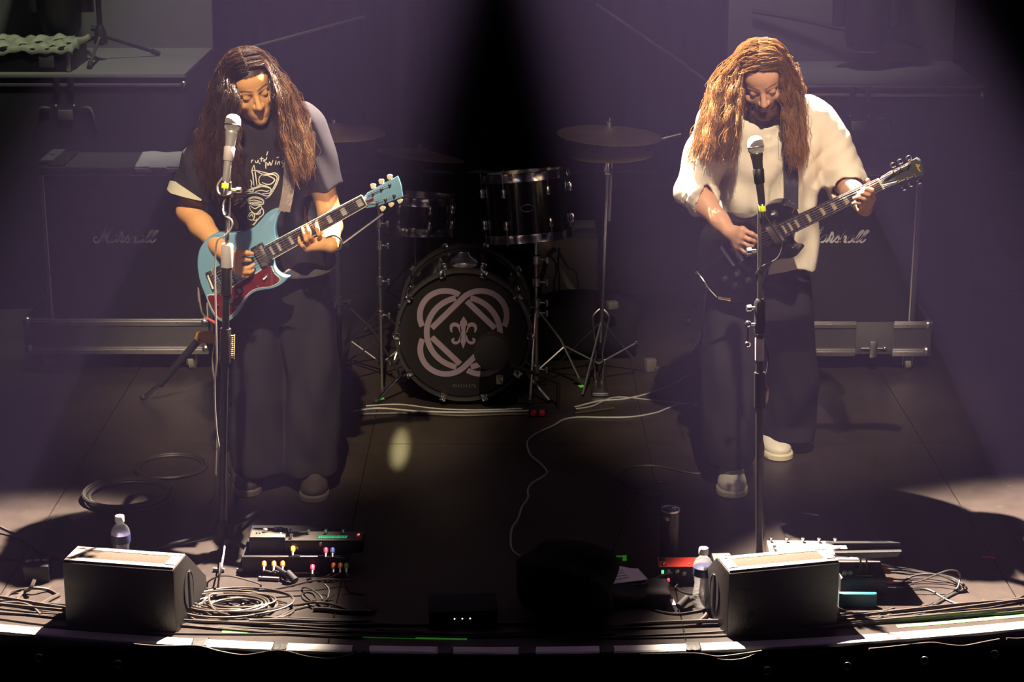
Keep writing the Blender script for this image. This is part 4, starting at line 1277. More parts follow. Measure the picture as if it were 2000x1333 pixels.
MB().box((0, -0.0005, 0.045), (0.11, 0.002, 0.004)).build('rim', mat('teal_rim', (0.006, 0.10, 0.12), 0.5), t)
# tablet on its stand
c = G(1688, 1128, 0.062)
t = thing('tablet_stand', 'dark tablet on a two-post stand above the black pedal unit', 'tablet', (c[0], c[1] + 0.02, 0.062), 0.0)
pos = W(1694, 1070, c[1] + 0.02)
hh = pos[2] - 0.062
for sx in (-1, 1):
    MB().cyl((sx * 0.010 - 0.001, 0, 0), (sx * 0.010 - 0.001, 0, hh), 0.0032, seg=8).build('post', BLACK, t)
MB().box((-0.001, 0.01, 0.004), (0.06, 0.06, 0.008), bev=0.002).build('foot', BLACK, t)
Mt = np.array([[1, 0, 0.03], [0, 1, 0], [-0.03, 0, 1]])
tilt = np.array([[1, 0, 0], [0, math.cos(-0.36), -math.sin(-0.36)], [0, math.sin(-0.36), math.cos(-0.36)]]) @ np.eye(3)
MB().box((0.005, 0.066, hh - 0.012), (0.225, 0.16, 0.009), tilt, 0.003).build('tablet', BLACK, t)
MB().prism([(-0.112, 0), (0.112, 0.004), (0.100, -0.014), (0, -0.022), (-0.105, -0.012)], -0.002, 0.03, 0.002, 1, M=basis((0.005, -0.005, hh - 0.004), (1, 0, 0), (0, 0, 1), (0, -1, 0))).build('tray', BLACK, t)
MB().box((0.06, 0.062, hh - 0.006), (0.06, 0.10, 0.0012), tilt).build('screen_glare', mat('tablet_glass', (0.03, 0.03, 0.035), 0.08, spec=0.8), t)
YEL = mat('yellow_plug', (0.85, 0.48, 0.04), 0.4)
ORG = mat('orange_plug', (0.85, 0.20, 0.02), 0.4)
def plug(px, py, z, d, m, label, group, L=0.03, r=0.006):
    p = G(px, py, z); d = np.asarray(d, float); d /= np.linalg.norm(d)
    p = p + V(0, -0.010, 0) if d[1] < -0.5 else p
    t = thing('jack_plug', label, 'plug', p, 0, group)
    MB().tube([d * 0, d * L * 0.6, d * L], [r, r, r * 0.75], 10).build('barrel', m, t)
    MB().tube([d * L, d * (L + 0.02)], [r * 0.6, r * 0.45], 8).build('strain_relief', STEEL, t)
    return p + d * (L + 0.018)
PLUG_ENDS = []
for i, (px, py, z) in enumerate(((1717, 1107, .05), (1719, 1113, .05), (1723, 1118, .05), (1728, 1131, .045), (1728, 1137, .04), (1733, 1147, .03))):
    PLUG_ENDS.append(plug(px, py, z, (1, -0.05, -0.05), YEL if i < 3 else (ORG if i < 5 else STEEL), f'{["yellow", "yellow", "yellow", "orange", "orange", "grey"][i]} jack plug in the side of the black pedal unit, {["first", "second", "third", "fourth", "fifth", "sixth"][i]} from the back', 'plugs in the pedal unit'))

# two-tier pedal board on the other side
b0 = G(575, 1088, 0.063)
t = thing('pedal_board', 'black two-tier pedal board carrying the grey pedal and green-lit switcher', 'pedal board', (b0[0], b0[1], 0), 0.0)
BW = 0.36
MB().box((0, 0.006, 0.030), (BW, 0.012, 0.060), bev=0.002).build('front_panel', BLACK, t)
for sx in (-1, 1):
    MB().box((sx * (BW / 2 - 0.006), 0.14, 0.030), (0.012, 0.26, 0.060), bev=0.002).build('side_panel', BLACK, t)
MB().box((0, 0.14, 0.063), (BW, 0.28, 0.006), bev=0.002).build('deck', BLACKM, t)
MB().box((-0.05, -0.001, 0.064), (0.26, 0.006, 0.004), bev=0.001).build('front_trim', STEEL, t)
MB().box((0.03, -0.004, 0.004), (0.11, 0.006, 0.006), bev=0.001).build('foot_trim', GOLD, t)
def on_board(px, py):
    return G(px, py, 0.066) + V(0, 0.012, 0)
c = on_board(522, 1083)
pedal('effects_pedal', 'grey pedal with corner screws and a blue light on the two-tier board', c, (0.125, 0.09, 0.055), 0.0, GREYP, BLACK,
      [('screw', -0.056, 0.008, STEEL), ('screw', 0.056, 0.008, STEEL), ('screw', -0.056, 0.08, STEEL), ('screw', 0.056, 0.08, STEEL), ('knob', -0.012, 0.05, STEEL), ('knob', 0.024, 0.06, BLACK), ('knob', 0.04, 0.06, BLACK), ('led', 0.043, 0.034, L_BLUE), ('led', -0.04, 0.035, BLACK), ('led', -0.03, 0.035, BLACK)], z0=0.066)
c = on_board(632, 1084)
sw = pedal('foot_switcher', 'slim dark foot switcher with green lettering beside the grey pedal', c, (0.268, 0.085, 0.045), 0.0, GREYP, BLACK,
      [('switch', -0.118 + i * 0.0605, 0.062, CHROME) for i in range(4)] + [('switch', -0.112, 0.02, CHROME), ('led', 0.115, 0.05, L_RED), ('led', 0.117, 0.052, L_RED), ('fled', -0.09, 0.02, GOLD), ('fled', -0.01, 0.034, STEEL)], z0=0.066)
gd = MB()
rnd = random.Random(9)
for row in range(2):
    x = -0.02
    while x < 0.075:
        l = 0.003 + rnd.random() * 0.006
        gd.box((x + l / 2, 0.026 + row * 0.012, 0.0477), (l, 0.005, 0.0008)); x += l + 0.002
gd.build('display_text', mat('green_display', (0.02, 0.5, 0.2), 0.4, emit=(0.03, 0.55, 0.22), estr=0.8), sw, smooth=False)
MB().box((0.027, 0.032, 0.0468), (0.105, 0.034, 0.0012), bev=0.0004).build('display', mat('dark_green_display', (0.02, 0.12, 0.07), 0.3), sw)
LPLUG = []
PINK = mat('pink_plug', (0.85, 0.10, 0.28), 0.4); BLUP = mat('blue_plug', (0.16, 0.24, 0.75), 0.4); GRNP = mat('green_plug', (0.25, 0.50, 0.03), 0.4)
for i, (px, py, z, m, nm) in enumerate(((517, 1097, .045, ORG, 'first orange plug at the board front below the grey pedal'), (536, 1097, .045, ORG, 'second orange plug at the board front below the grey pedal'), (553, 1097, .045, ORG, 'third orange plug at the board front below the grey pedal'),
        (611, 1104, .04, PINK, 'low pink plug at the board front'), (652, 1101, .04, ORG, 'inner orange plug below the green lettering'), (665, 1101, .04, ORG, 'outer orange plug below the green lettering'), (677, 1101, .04, GRNP, 'green plug at the end of the board front'),
        (637, 1071, .09, PINK, 'upper pink plug under the foot switcher'), (650, 1071, .09, BLUP, 'blue plug under the foot switcher'), (573, 1068, .09, YEL, 'yellow plug under the foot switcher'))):
    LPLUG.append(plug(px, py, z, (0.05, -1, -0.35), m, nm, 'coloured plugs at the pedal board', 0.022, 0.0085))

# black stage box with thick cables
c = G(72, 1140)
t = thing('stage_box', 'small black stage box with connectors beside the wedge', 'stage box', (c[0], c[1], 0), 0.15)
MB().box((0, 0.05, 0.03), (0.085, 0.10, 0.06), bev=0.005).build('body', BLACK, t)
for i in range(3):
    MB().lathe([(0.011, 0), (0.011, 0.004), (0.008, 0.005), (0.001, 0.0052)], (-0.026 + i * 0.026, 0.05, 0.06), (0, 0, 1), 14).build('socket', STEEL, t)
# set list
vs, nx, ny = [], 12, 10
A, B, C_, D = G(1171, 1110, 0.05), G(1246, 1109, 0.012), G(1266, 1134, 0.004), G(1190, 1144, 0.03)
for j in range(ny):
    for i in range(nx):
        u, v = i / (nx - 1), j / (ny - 1)
        p = (A * (1 - u) + B * u) * (1 - v) + (D * (1 - u) + C_ * u) * v
        vs.append(p + V(0, 0, 0.006 * math.sin(u * 5) * (1 - v) + 0.003 + 0.004 * math.sin(v * 3) * (1 - u)))
o = MB().add(vs, [(j * nx + i, (j + 1) * nx + i, (j + 1) * nx + i + 1, j * nx + i + 1) for j in range(ny - 1) for i in range(nx - 1)]).build('set_list', PAPER)
o.modifiers.new('thickness', 'SOLIDIFY').thickness = 0.0006
tag(o, 'curled white paper set list with handwritten lines on the floor', 'paper')
wr = MB()
rnd = random.Random(2)
def on_paper(u, v):
    p = (A * (1 - u) + B * u) * (1 - v) + (D * (1 - u) + C_ * u) * v
    return p + V(0, 0, 0.006 * math.sin(u * 5) * (1 - v) + 0.0045 + 0.004 * math.sin(v * 3) * (1 - u))
for row in range(5):
    v0 = 0.28 + row * 0.15
    u = 0.12 + 0.02 * row
    while u < 0.48 + 0.015 * row:
        n = 3 + rnd.randrange(3)
        pts = [on_paper(u + 0.008 * k, v0 - 0.22 * (u - 0.1) + 0.04 * ((k % 2) - 0.5) + rnd.uniform(-.01, .01)) for k in range(n)]
        wr.ribbon(pts, 0.0016, (0, 0, 1), 0.0003)
        u += 0.008 * n + 0.006
wr.build('handwriting', INK, o, smooth=False)
# folded dark towel
c = G(1268, 1190)
S = SDF(c + V(-0.2, -0.05, -0.01), c + V(0.14, 0.22, 0.09), 0.004)
r_ = S.sub(S.lo, S.lo + S.h * (S.n - 1))
X, Y, Z = r_[1], r_[2], r_[3]
q = lambda cx, cy, cz, hx, hy, hz, rr: (np.sqrt(np.maximum(np.abs(X - cx) - hx + rr, 0) ** 2 + np.maximum(np.abs(Y - cy) - hy + rr, 0) ** 2 + np.maximum(np.abs(Z - cz) - hz + rr, 0) ** 2) - rr)
d = q(c[0] + 0.03, c[1] + 0.06, 0.028, 0.040, 0.062, 0.026, 0.014) + 0.003 * np.sin(80 * Z + 12 * X) + 0.003 * np.sin(60 * Y + 20 * X)
d2 = q(c[0] - 0.075, c[1] + 0.06, 0.022, 0.070, 0.055, 0.020, 0.014) + 0.004 * np.sin(45 * Y + 30 * X)
S.put(r_[0], d.astype(np.float32), 0); S.put(r_[0], d2.astype(np.float32), 0.01)
P, Q = S.mesh()
tag(np_mesh('folded_towel', relax(P, Q, 1), Q, mat('dark_terry', (0.035, 0.030, 0.035), 0.95, bump=0.8, bscale=400)), 'dark folded towel beside the set list', 'towel')
o = MB().ribbon([G(1311, 1172) + V(0, 0, 0.002), G(1317, 1184) + V(0, 0, 0.002)], 0.014, (0, 0, 1), 0.001).build('paper_tag', PAPER, smooth=False)
tag(o, 'tiny white paper tag beside the dark towel', 'paper')
# black cloth-covered heap at the centre of the edge
c = G(1108, 1236)
hp = lump('covered_monitor', 'black cloth-covered monitor in the dark middle of the stage edge', 'stage monitor', (c[0], c[1] + 0.16, 0), (0.165, 0.14, 0.112), CLOTHB, 8, 0.10)
mk_ = MB()
for k in (0, 1):
    mk_.ribbon([V(-0.095 + k * 0.014, -0.150, 0.145), V(-0.088 + k * 0.014, -0.148, 0.165)], 0.003, (0, -1, 0.1), 0.001)
mk_.build('stitched_mark', mat('grey_thread', (0.12, 0.12, 0.12), 0.7), hp, smooth=False)
c = G(1080, 1120)
c = G(905, 1228)
t = thing('interface_box', 'low black box with three tiny lights in the dark middle of the stage', 'box', (c[0], c[1], 0), 0.05)
MB().box((0, 0.07, 0.03), (0.22, 0.14, 0.06), bev=0.005).build('body', BLACKM, t)
for i in range(3):
    MB().sphere((-0.028 + i * 0.025, -0.001, 0.034), 0.0025, 8, 5).build('indicator', L_WHT, t)

# ------------------------------------------------------------------ microphone stands
def mic_stand(base, topw, foot, label, style, clutch, parts, hub=0.10, others=((2.09, 0.36), (4.19, 0.36))):
    """base on the floor, topw the clip position, foot = one leg's end"""
    base = np.asarray(base); topw = np.asarray(topw)
    t = thing('microphone_stand', label, 'microphone stand', base)
    ax = topw - base
    at = lambda z: ax * ((z) / ax[2])
    MB().tube([at(hub), at(clutch)], 0.0125, 12).build('lower_tube', style, t)
    MB().tube([at(clutch - 0.05), at(ax[2] - 0.02)], 0.0075, 10).build('upper_rod', STEEL if style is STEEL else mat('worn_rod', (0.30, 0.26, 0.25), 0.35, 0.8, var=0.4, vscale=60), t)
    MB().tube([at(clutch - 0.09), at(clutch - 0.085), at(clutch + 0.02), at(clutch + 0.03)], [0.014, 0.019, 0.018, 0.012], 14).build('clutch', BLACK, t)
    MB().tube([at(hub * 0.35), at(hub * 0.5), at(hub * 1.1), at(hub * 1.4)], [0.022, 0.03, 0.024, 0.014], 14).build('hub', BLACK, t)
    MB().cyl(at(hub) + V(0.02, 0, 0), at(hub) + V(0.05, -0.01, 0), 0.012, 0.018, 12).build('hub_knob', BLACK, t)
    f0 = np.asarray(foot) - base
    a0 = math.atan2(f0[1], f0[0]); Lf = np.hypot(f0[0], f0[1])
    for k in range(3):
        a = a0 + (0 if k == 0 else others[k - 1][0])
        if k: Lf = others[k - 1][1]
        d = V(math.cos(a), math.sin(a), 0)
        lo = MB().tube([at(hub * 0.8) + d * 0.02, d * Lf * 0.97 + V(0, 0, 0.02)], 0.0085, 10).build('leg', style, t)
        MB().tube([d * Lf * 0.9 + V(0, 0, 0.032), d * Lf + V(0, 0, 0.014)], [0.0125, 0.014], 10).build('rubber_foot', RUBBER, lo)
    for kind, z in parts:
        p = at(z)
        if kind == 'knob':
            MB().cyl(p + V(-0.012, 0, 0), p + V(-0.03, -0.004, 0), 0.006, seg=8).cyl(p + V(-0.03, -0.004, 0), p + V(-0.044, -0.006, 0), 0.013, 0.011, 12).build('knob', STEEL, t)
        elif kind == 'knobr':
            MB().cyl(p, p + V(0.03, -0.004, 0.004), 0.008, seg=8).cyl(p + V(0.03, -0.004, 0.004), p + V(0.044, -0.006, 0.004), 0.011, 0.010, 12).tube([p + V(0, 0, -0.02), p + V(0, 0, 0.03)], 0.013, 12).build('knob', STEEL, t)
        elif kind == 'tbar':
            MB().cyl(p, p + V(-0.036, -0.01, 0.004), 0.005, seg=8).sphere(p + V(-0.04, -0.01, 0.005), 0.012, 12, 8).cyl(p + V(-0.04, -0.01, 0.005), p + V(-0.04, -0.01, -0.062), 0.004, seg=8).sphere(p + V(-0.04, -0.01, -0.066), 0.011, 12, 8).build('t_bar', CHROME, t)
        elif kind == 'sleeve':
            MB().tube([at(z), at(z + 0.075)], 0.0155, 14).build('sleeve', mat('pale_sleeve', (0.42, 0.36, 0.35), 0.5), t)
        elif kind == 'block':
            MB().tube([at(z), at(z + 0.075), at(z + 0.08)], [0.02, 0.021, 0.018], 14).build('boom_block', mat('pale_block', (0.40, 0.36, 0.37), 0.5), t)
        elif kind == 'coil':
            cp = []
            for i in range(90):
                w = i / 89
                cp.append(at(z + 0.085 * w) + V(0.026 + 0.007 * math.cos(w * 2 * PI * 12), -0.01 + 0.007 * math.sin(w * 2 * PI * 12), 0))
            MB().tube(cp, 0.0022, 5).build('spring', GOLD, t)
        elif kind == 'collar':
            MB().tube([at(z), at(z + 0.12)], 0.0185, 14).build('collar', BLACK, t)
    return t, at
def microphone(p, d, label, tape=True, white=False):
    d = np.asarray(d, float); d /= np.linalg.norm(d)
    t = thing('microphone', label, 'microphone', p)
    MB().lathe([(0.010, -0.16), (0.0115, -0.155), (0.0135, -0.10), (0.0175, -0.02), (0.0205, 0.0), (0.0215, 0.006), (0.020, 0.010)], (0, 0, 0), d, 24).build('handle', mat('silver_mic_body', (0.55, 0.52, 0.55), 0.3, 0.6) if white else mat('dark_mic_body', (0.22, 0.21, 0.21), 0.25, 0.9), t)
    MB().lathe([(0.019, 0.008), (0.0255, 0.016), (0.027, 0.034), (0.0255, 0.050), (0.020, 0.060), (0.010, 0.066), (0.001, 0.067)], (0, 0, 0), d, 24).build('grille', mat('mic_mesh', (0.50, 0.45, 0.46), 0.45, 0.7, bump=1.0, bscale=500), t)
    MB().torus(d * 0.030, 0.0268, 0.002, d, 24, 6).build('grille_ring', STEEL, t)
    MB().lathe([(0.0155, -0.09), (0.017, -0.088), (0.019, -0.045), (0.017, -0.042)], (0, 0, 0), d, 20).build('clip', BLACK if not white else mat('pale_clip', (0.45, 0.40, 0.42), 0.5), t)
    MB().lathe([(0.0095, -0.205), (0.0105, -0.20), (0.0105, -0.158), (0.009, -0.156)], (0, 0, 0), d, 14).build('connector', STEEL, t)
    if tape:
        MB().lathe([(0.0113, -0.182), (0.0118, -0.18), (0.0118, -0.166), (0.0113, -0.164)], (0, 0, 0), d, 14).build('yellow_tape', mat('neon_tape', (0.75, 0.85, 0.05), 0.5), t)
    return t
# blue guitar side
base = G(432, 1078)
mic = W(452, 262, 6.36)
stA, atA = mic_stand(base, W(447, 318, 6.37), G(577, 1143), 'microphone stand with pale upper rod in front of the blue guitar', BLACK, W(434, 525, 6.385)[2], [('block', W(434, 525, 6.385)[2] + 0.01), ('sleeve', W(432, 600, 6.385)[2] + 0.055), ('knobr', W(441, 372, 6.38)[2]), ('coil', W(437, 697, 6.385)[2]), ('collar', W(435, 705, 6.385)[2])], 0.085)
microphone(mic, W(452, 262, 6.36) - W(447, 318, 6.36) + V(0, 0.03, 0), 'silver handheld microphone before the dark T-shirt player', True, True)
# white shirt side
base = G(1483, 1120)
mic = W(1478, 305, 6.26)
stB, atB = mic_stand(base, W(1484, 390, 6.25), G(1326, 1194), 'black microphone stand in front of the black guitar', mat('worn_black_tube', (0.06, 0.05, 0.05), 0.35, 0.3, var=0.5, vscale=50), W(1484, 600, 6.24)[2], [('knob', W(1484, 490, 6.24)[2]), ('knob', W(1484, 600, 6.24)[2]), ('tbar', W(1484, 632, 6.24)[2]), ('sleeve', W(1484, 700, 6.24)[2]), ('collar', W(1483, 790, 6.24)[2])], 0.045, ((1.95, 0.28), (3.25, 0.26)))
microphone(mic, W(1478, 305, 6.26) - W(1484, 372, 6.26) + V(0, 0.02, 0), 'dark handheld microphone before the white-shirted player')

# guitar stand with a yellow head
hd = W(403, 660, 7.95)
ft = G(282, 782)
t = thing('guitar_stand', 'folding stand with a yellow head and one dark slanting leg beside the case tray', 'stand', (hd[0], hd[1], 0))
o_ = V(hd[0], hd[1], 0)
MB().prism([(-0.048, 0.0), (-0.040, 0.022), (0.0, 0.026), (0.042, 0.022), (0.044, -0.022), (-0.030, -0.020)], -0.02, 0.02, 0.005, 2, M=basis(hd - o_, (1, 0, 0), (0, 0, 1), (0, -1, 0))).build('yoke_head', mat('yellow_plastic', (0.80, 0.42, 0.02), 0.45), t)
MB().lathe([(0.005, 0), (0.004, 0.002), (0.001, 0.0025)], hd - o_ + V(-0.026, -0.0215, -0.004), (0, -1, 0), 10).build('screw', BLACK, t)
MB().tube([hd - o_ + V(-0.035, 0, -0.012), (hd * .25 + ft * .75) - o_], [0.016, 0.016], 10).build('leg_sleeve', RUBBER, t)
MB().tube([(hd * .3 + ft * .7) - o_, ft - o_ + V(0, 0, 0.012)], 0.009, 8).build('leg', STEEL, t)
MB().sphere(ft - o_ + V(-0.006, 0, 0.014), 0.014, 10, 6).build('rubber_foot', RUBBER, t)
MB().tube([hd - o_, V(0.22, 0.06, 0.012)], 0.012, 10).build('leg', BLACK, t)
MB().tube([hd - o_, V(0.05, 0.22, 0.012)], 0.012, 10).build('leg', BLACK, t)

# ------------------------------------------------------------------ guitars
class Gtr:
    """guitar frame: origin at the bridge, x to the nut, y up across the strings, z out of the top"""
    def __init__(s, bridge, nut, Yb, hint=(0, -1, 0.12), scale=0.628):
        B = W(*bridge, Yb)
        best = None
        for dy in np.linspace(0.0, 0.5, 1001):
            N = W(*nut, Yb - dy)
            e = abs(np.linalg.norm(N - B) - scale)
            if best is None or e < best[0]: best = (e, N)
        N = best[1]
        s.x = (N - B) / np.linalg.norm(N - B)
        z = np.array(hint, float); z -= s.x * (z @ s.x); s.z = z / np.linalg.norm(z)
        s.y = np.cross(s.z, s.x)
        s.o = B
        s.M = basis(B, s.x, s.y, s.z)
        s.scale = scale
    def loc(s, px, py, z=0.0):
        """local xy where the sight line of a pixel meets the plane z"""
        d = ray(px, py)
        p0 = s.o + s.z * z
        t = ((p0 - EYE) @ s.z) / (d @ s.z)
        q = EYE + d * t - s.o
        return np.array([q @ s.x, q @ s.y])
    def wp(s, px, py, z):
        l = s.loc(px, py, z)
        return s.o + s.x * l[0] + s.y * l[1] + s.z * z
    def w(s, x, y, z):
        return s.o + s.x * x + s.y * y + s.z * z
def c2(P, ox, oy, k):
    return [(ox + x / k, oy + y / k) for x, y in P]

STRING = mat('steel_string', (0.65, 0.63, 0.60), 0.3, 1.0, var=0)
EBONY = mat('ebony_board', (0.028, 0.022, 0.02), 0.45)
PEARL = mat('pearl_inlay', (0.50, 0.47, 0.45), 0.3, var=0.3, vscale=60)
def frets_and_board(g, t, xend, wn, we, zf, inlays, inlay_m, bind_m, neck_m, block=True, ninl=None):
    S = g.scale
    def wid(x): return wn + (we - wn) * (S - x) / (S - xend)
    # neck behind the board: rounded section
    rows = []
    xs = np.linspace(xend - 0.02, S, 14)
    vs, fs = [], []
    na = 9
    for i, x in enumerate(xs):
        w = wid(x) / 2
        dep = 0.021 if x > xend + 0.06 else 0.021 + 0.016 * (xend + 0.06 - x) / 0.08
        for k in range(na):
            a = PI * k / (na - 1)
            vs.append((x, w * math.cos(a), zf - 0.006 - dep * math.sin(a) ** 0.8))
    fs = [(i * na + k, i * na + k + 1, (i + 1) * na + k + 1, (i + 1) * na + k) for i in range(len(xs) - 1) for k in range(na - 1)]
    fs += [(i * na, (i + 1) * na, (i + 1) * na + na - 1, i * na + na - 1) for i in range(len(xs) - 1)]
    fs += [tuple(range(na)), tuple(range((len(xs) - 1) * na, len(xs) * na))[::-1]]
    MB().add(vs, fs).build('neck', neck_m, t)
    bd = MB().prism([(xend, we / 2), (xend, -we / 2), (S, -wn / 2), (S, wn / 2)], zf - 0.006, zf, 0.0008, 1).build('fretboard', EBONY, t)
    if bind_m:
        for sg in (-1, 1):
            MB().prism([(xend, sg * we / 2), (xend, sg * (we / 2 + 0.002)), (S, sg * (wn / 2 + 0.002)), (S, sg * wn / 2)], zf - 0.006, zf + 0.0004, 0, 1).build('binding', bind_m, bd)
    fx = [S * 2 ** (-n / 12) for n in range(0, 23)]
    for n in range(1, 23):
        x = fx[n]
        if x < xend: break
        w = wid(x) / 2 - 0.001
        MB().tube([(x, -w, zf + 0.0004), (x, w, zf + 0.0004)], 0.0011, 6).build('fret', STEEL, bd)
    for n in (1, 3, 5, 7, 9, 12, 15, 17, 19, 21)[0 if block else 1:]:
        if n > 21: break
        x0, x1 = fx[n], fx[n - 1]
        if x0 < xend: break
        m = (x1 - x0)
        w = wid((x0 + x1) / 2) * (0.30 if block else 0.33)
        P = [(x0 + m * 0.2, -w), (x1 - m * 0.2, -w * (1 if block else 0.75)), (x1 - m * 0.2, w * (1 if block else 0.75)), (x0 + m * 0.2, w)]
        MB().prism(P, zf - 0.001, zf + 0.0003).build('inlay', inlay_m, bd, smooth=False)
    MB().box((S + 0.002, 0, zf + 0.0005), (0.004, wn, 0.008), bev=0.001).build('nut', IVORY, t)
    return wid
def tuners(g, t, posts, btns, zf, m_post, m_btn):
    for (a, b) in zip(posts, btns):
        p, q = g.loc(*a, zf), g.loc(*b, zf - 0.012)
        d = (q - p) / np.linalg.norm(q - p)
        mb = MB().cyl((p[0], p[1], zf - 0.001), (p[0], p[1], zf + 0.011), 0.0034, seg=10).lathe([(0.0062, zf), (0.0062, zf + 0.003), (0.003, zf + 0.0035)], (p[0], p[1], 0), seg=12)
        to = mb.build('tuner', m_post, t)
        e = np.array([*q, zf - 0.010])
        e0 = np.array([*(p + d * 0.012), zf - 0.010])
        MB().cyl(e0, e - np.array([*d, 0]) * 0.008, 0.0024, seg=8).build('shaft', m_post, to)
        P = [(-0.009, 0), (-0.0065, -0.006), (0.0065, -0.006), (0.009, 0), (0.0105, 0.008), (0.006, 0.012), (-0.006, 0.012), (-0.0105, 0.008)]
        ax = np.array([*d, 0.0]); side = np.array([-d[1], d[0], 0.0])
        MB().prism(P, -0.0035, 0.0035, 0.0015, 2, M=basis(e - ax * 0.004, side, ax, (0, 0, 1))).build('button', m_btn, to)
def strings(g, t, posts, zb, zf, xb, wb, wn):
    S = g.scale
    for i in range(6):
        yb = (i - 2.5) / 5 * wb; yn = (i - 2.5) / 5 * wn
        q = [(xb, yb, zb), (S, yn, zf + 0.0045)]
        k = [5, 4, 3, 0, 1, 2][i] if False else None
        pp = posts[(i - 3) if i >= 3 else 3 + (2 - i)]
        p = g.loc(*pp, zf)
        q.append((p[0], p[1], zf + 0.006))
        MB().tube(q, 0.0005 + 0.00012 * i, 5).build('string', STRING, t)
def lathe_knob(t, name, p, z, r, h, m, cap=None):
    k = MB().lathe([(r, z), (r * 0.97, z + h * 0.2), (r * 0.82, z + h * 0.8), (r * 0.74, z + h), (0.001, z + h)], (p[0], p[1], 0), seg=20).build(name, m, t)
    if cap:
        MB().lathe([(r * 0.7, z + h), (r * 0.68, z + h + 0.0012), (0.001, z + h + 0.0015)], (p[0], p[1], 0), seg=18).build('cap', cap, k)
    return k

# ---- blue offset-waist guitar
GA = Gtr((422, 549), (712, 391), 6.80)
BLUE = mat('pelham_blue_paint', (0.16, 0.33, 0.47), 0.22, spec=0.6, coat=0.5, var=0.04, vscale=5)
TORT = mat('dark_red_tortoise', (0.12, 0.012, 0.016), 0.2, coat=0.4, var=0.5, vscale=40)
CREAM = mat('cream_button', (0.62, 0.55, 0.38), 0.35)
tA = thing('electric_guitar', 'pale blue electric guitar with dark red pickguard hanging on the dark T-shirt player', 'guitar', M=GA.M)
k2 = lambda P: c2(P, 320, 330, 3.92)
out = [(902, 306), (880, 345), (858, 400), (850, 460), (858, 520), (880, 565), (850, 640), (838, 700), (850, 760), (880, 800), (920, 822), (956, 830), (925, 868), (880, 900), (820, 922), (760, 930), (700, 945), (650, 978), (612, 1035), (572, 1100), (520, 1155), (460, 1178), (400, 1150), (350, 1075), (315, 975), (278, 880), (258, 780), (256, 690), (275, 610), (320, 545), (370, 505), (420, 490), (480, 494), (560, 490), (630, 478), (690, 445), (740, 392), (790, 338), (845, 308)]
OA = [GA.loc(*p, 0) for p in k2(out)]
body = MB().prism(catmull(OA, 4, True), -0.040, 0.0, 0.006, 4).build('body', BLUE, tA)
pg = [(333, 968), (420, 962), (480, 940), (540, 890), (620, 840), (700, 800), (760, 762), (822, 742), (832, 762), (850, 800), (893, 842), (868, 880), (805, 905), (735, 912), (675, 935), (630, 978), (590, 1035), (545, 1095), (495, 1142), (445, 1152), (395, 1115), (352, 1035)]
PG = np.array([GA.loc(*p, 0) for p in k2(pg)])
PGs = catmull(PG, 3, True)
MB().prism(PGs, 0.0, 0.0022).build('pickguard_edge', IVORY, tA, smooth=False)
cen = PGs.mean(0)
nrm = np.roll(PGs, -1, 0) - np.roll(PGs, 1, 0); nrm = np.stack([nrm[:, 1], -nrm[:, 0]], 1); nrm /= np.linalg.norm(nrm, axis=1)[:, None] + 1e-9
ar = sum(PGs[i][0] * PGs[(i + 1) % len(PGs)][1] - PGs[(i + 1) % len(PGs)][0] * PGs[i][1] for i in range(len(PGs)))
inner = PGs - nrm * (0.0022 if ar > 0 else -0.0022)
pgo = MB().prism(inner, 0.0005, 0.0030).build('pickguard', TORT, tA, smooth=False)
for x, y in ((345, 985), (445, 1138), (575, 1050), (720, 900), (870, 855), (838, 790), (560, 975)):
    p = GA.loc(*k2([(x, y)])[0], 0.003)
    MB().lathe([(0.0035, 0.003), (0.003, 0.004), (0.001, 0.0045)], (p[0], p[1], 0), seg=10).build('screw', STEEL, pgo)
XE = GA.loc(*k2([(800, 637)])[0], 0.012)[0]
ZF = 0.012
frets_and_board(GA, tA, XE, 0.041, 0.054, ZF, 10, PEARL, IVORY, BLUE)
# pickups, bridge
def pickup(t, x0, x1, w, z, m_ring, m_cov, poles=True, name='pickup'):
    r = MB().box(((x0 + x1) / 2, 0, z / 2), (x1 - x0 + 0.012, w + 0.016, z), bev=0.002).build(name, m_ring, t)
    MB().box(((x0 + x1) / 2, 0, z + 0.002), (x1 - x0, w, 0.006), bev=0.0015).build('cover', m_cov, r)
    if poles:
        for i in range(6):
            MB().lathe([(0.0024, z + 0.004), (0.0022, z + 0.0062), (0.001, z + 0.0065)], (x1 - (x1 - x0) * 0.25, (i - 2.5) / 5 * 0.05, 0), seg=8).build('pole_piece', STEEL, r)
    for sg in (-1, 1):
        MB().lathe([(0.003, z), (0.0028, z + 0.003), (0.001, z + 0.0035)], ((x0 + x1) / 2, sg * (w / 2 + 0.004), 0), seg=8).build('screw', STEEL, r)
    return r
NICK = mat('aged_nickel', (0.46, 0.44, 0.38), 0.3, 1.0, var=0.15)
pickup(tA, XE - 0.048, XE - 0.010, 0.070, 0.008, BLACK, NICK)
pickup(tA, 0.022, 0.060, 0.070, 0.007, BLACK, NICK)
brg = MB().box((-0.004, 0, 0.007), (0.03, 0.088, 0.010), bev=0.003).build('bridge', NICK, tA)
for i in range(6):
    MB().box((-0.002, (i - 2.5) * 0.0105, 0.0135), (0.016, 0.006, 0.005), bev=0.001).build('saddle', STEEL, brg)
p0, p1 = GA.loc(*k2([(338, 815)])[0], 0.008), GA.loc(*k2([(377, 918)])[0], 0.008)
MB().tube([(p0[0], p0[1], 0.010), (p1[0], p1[1], 0.010)], 0.004, 10).build('tailpiece_bar', IVORY, tA)
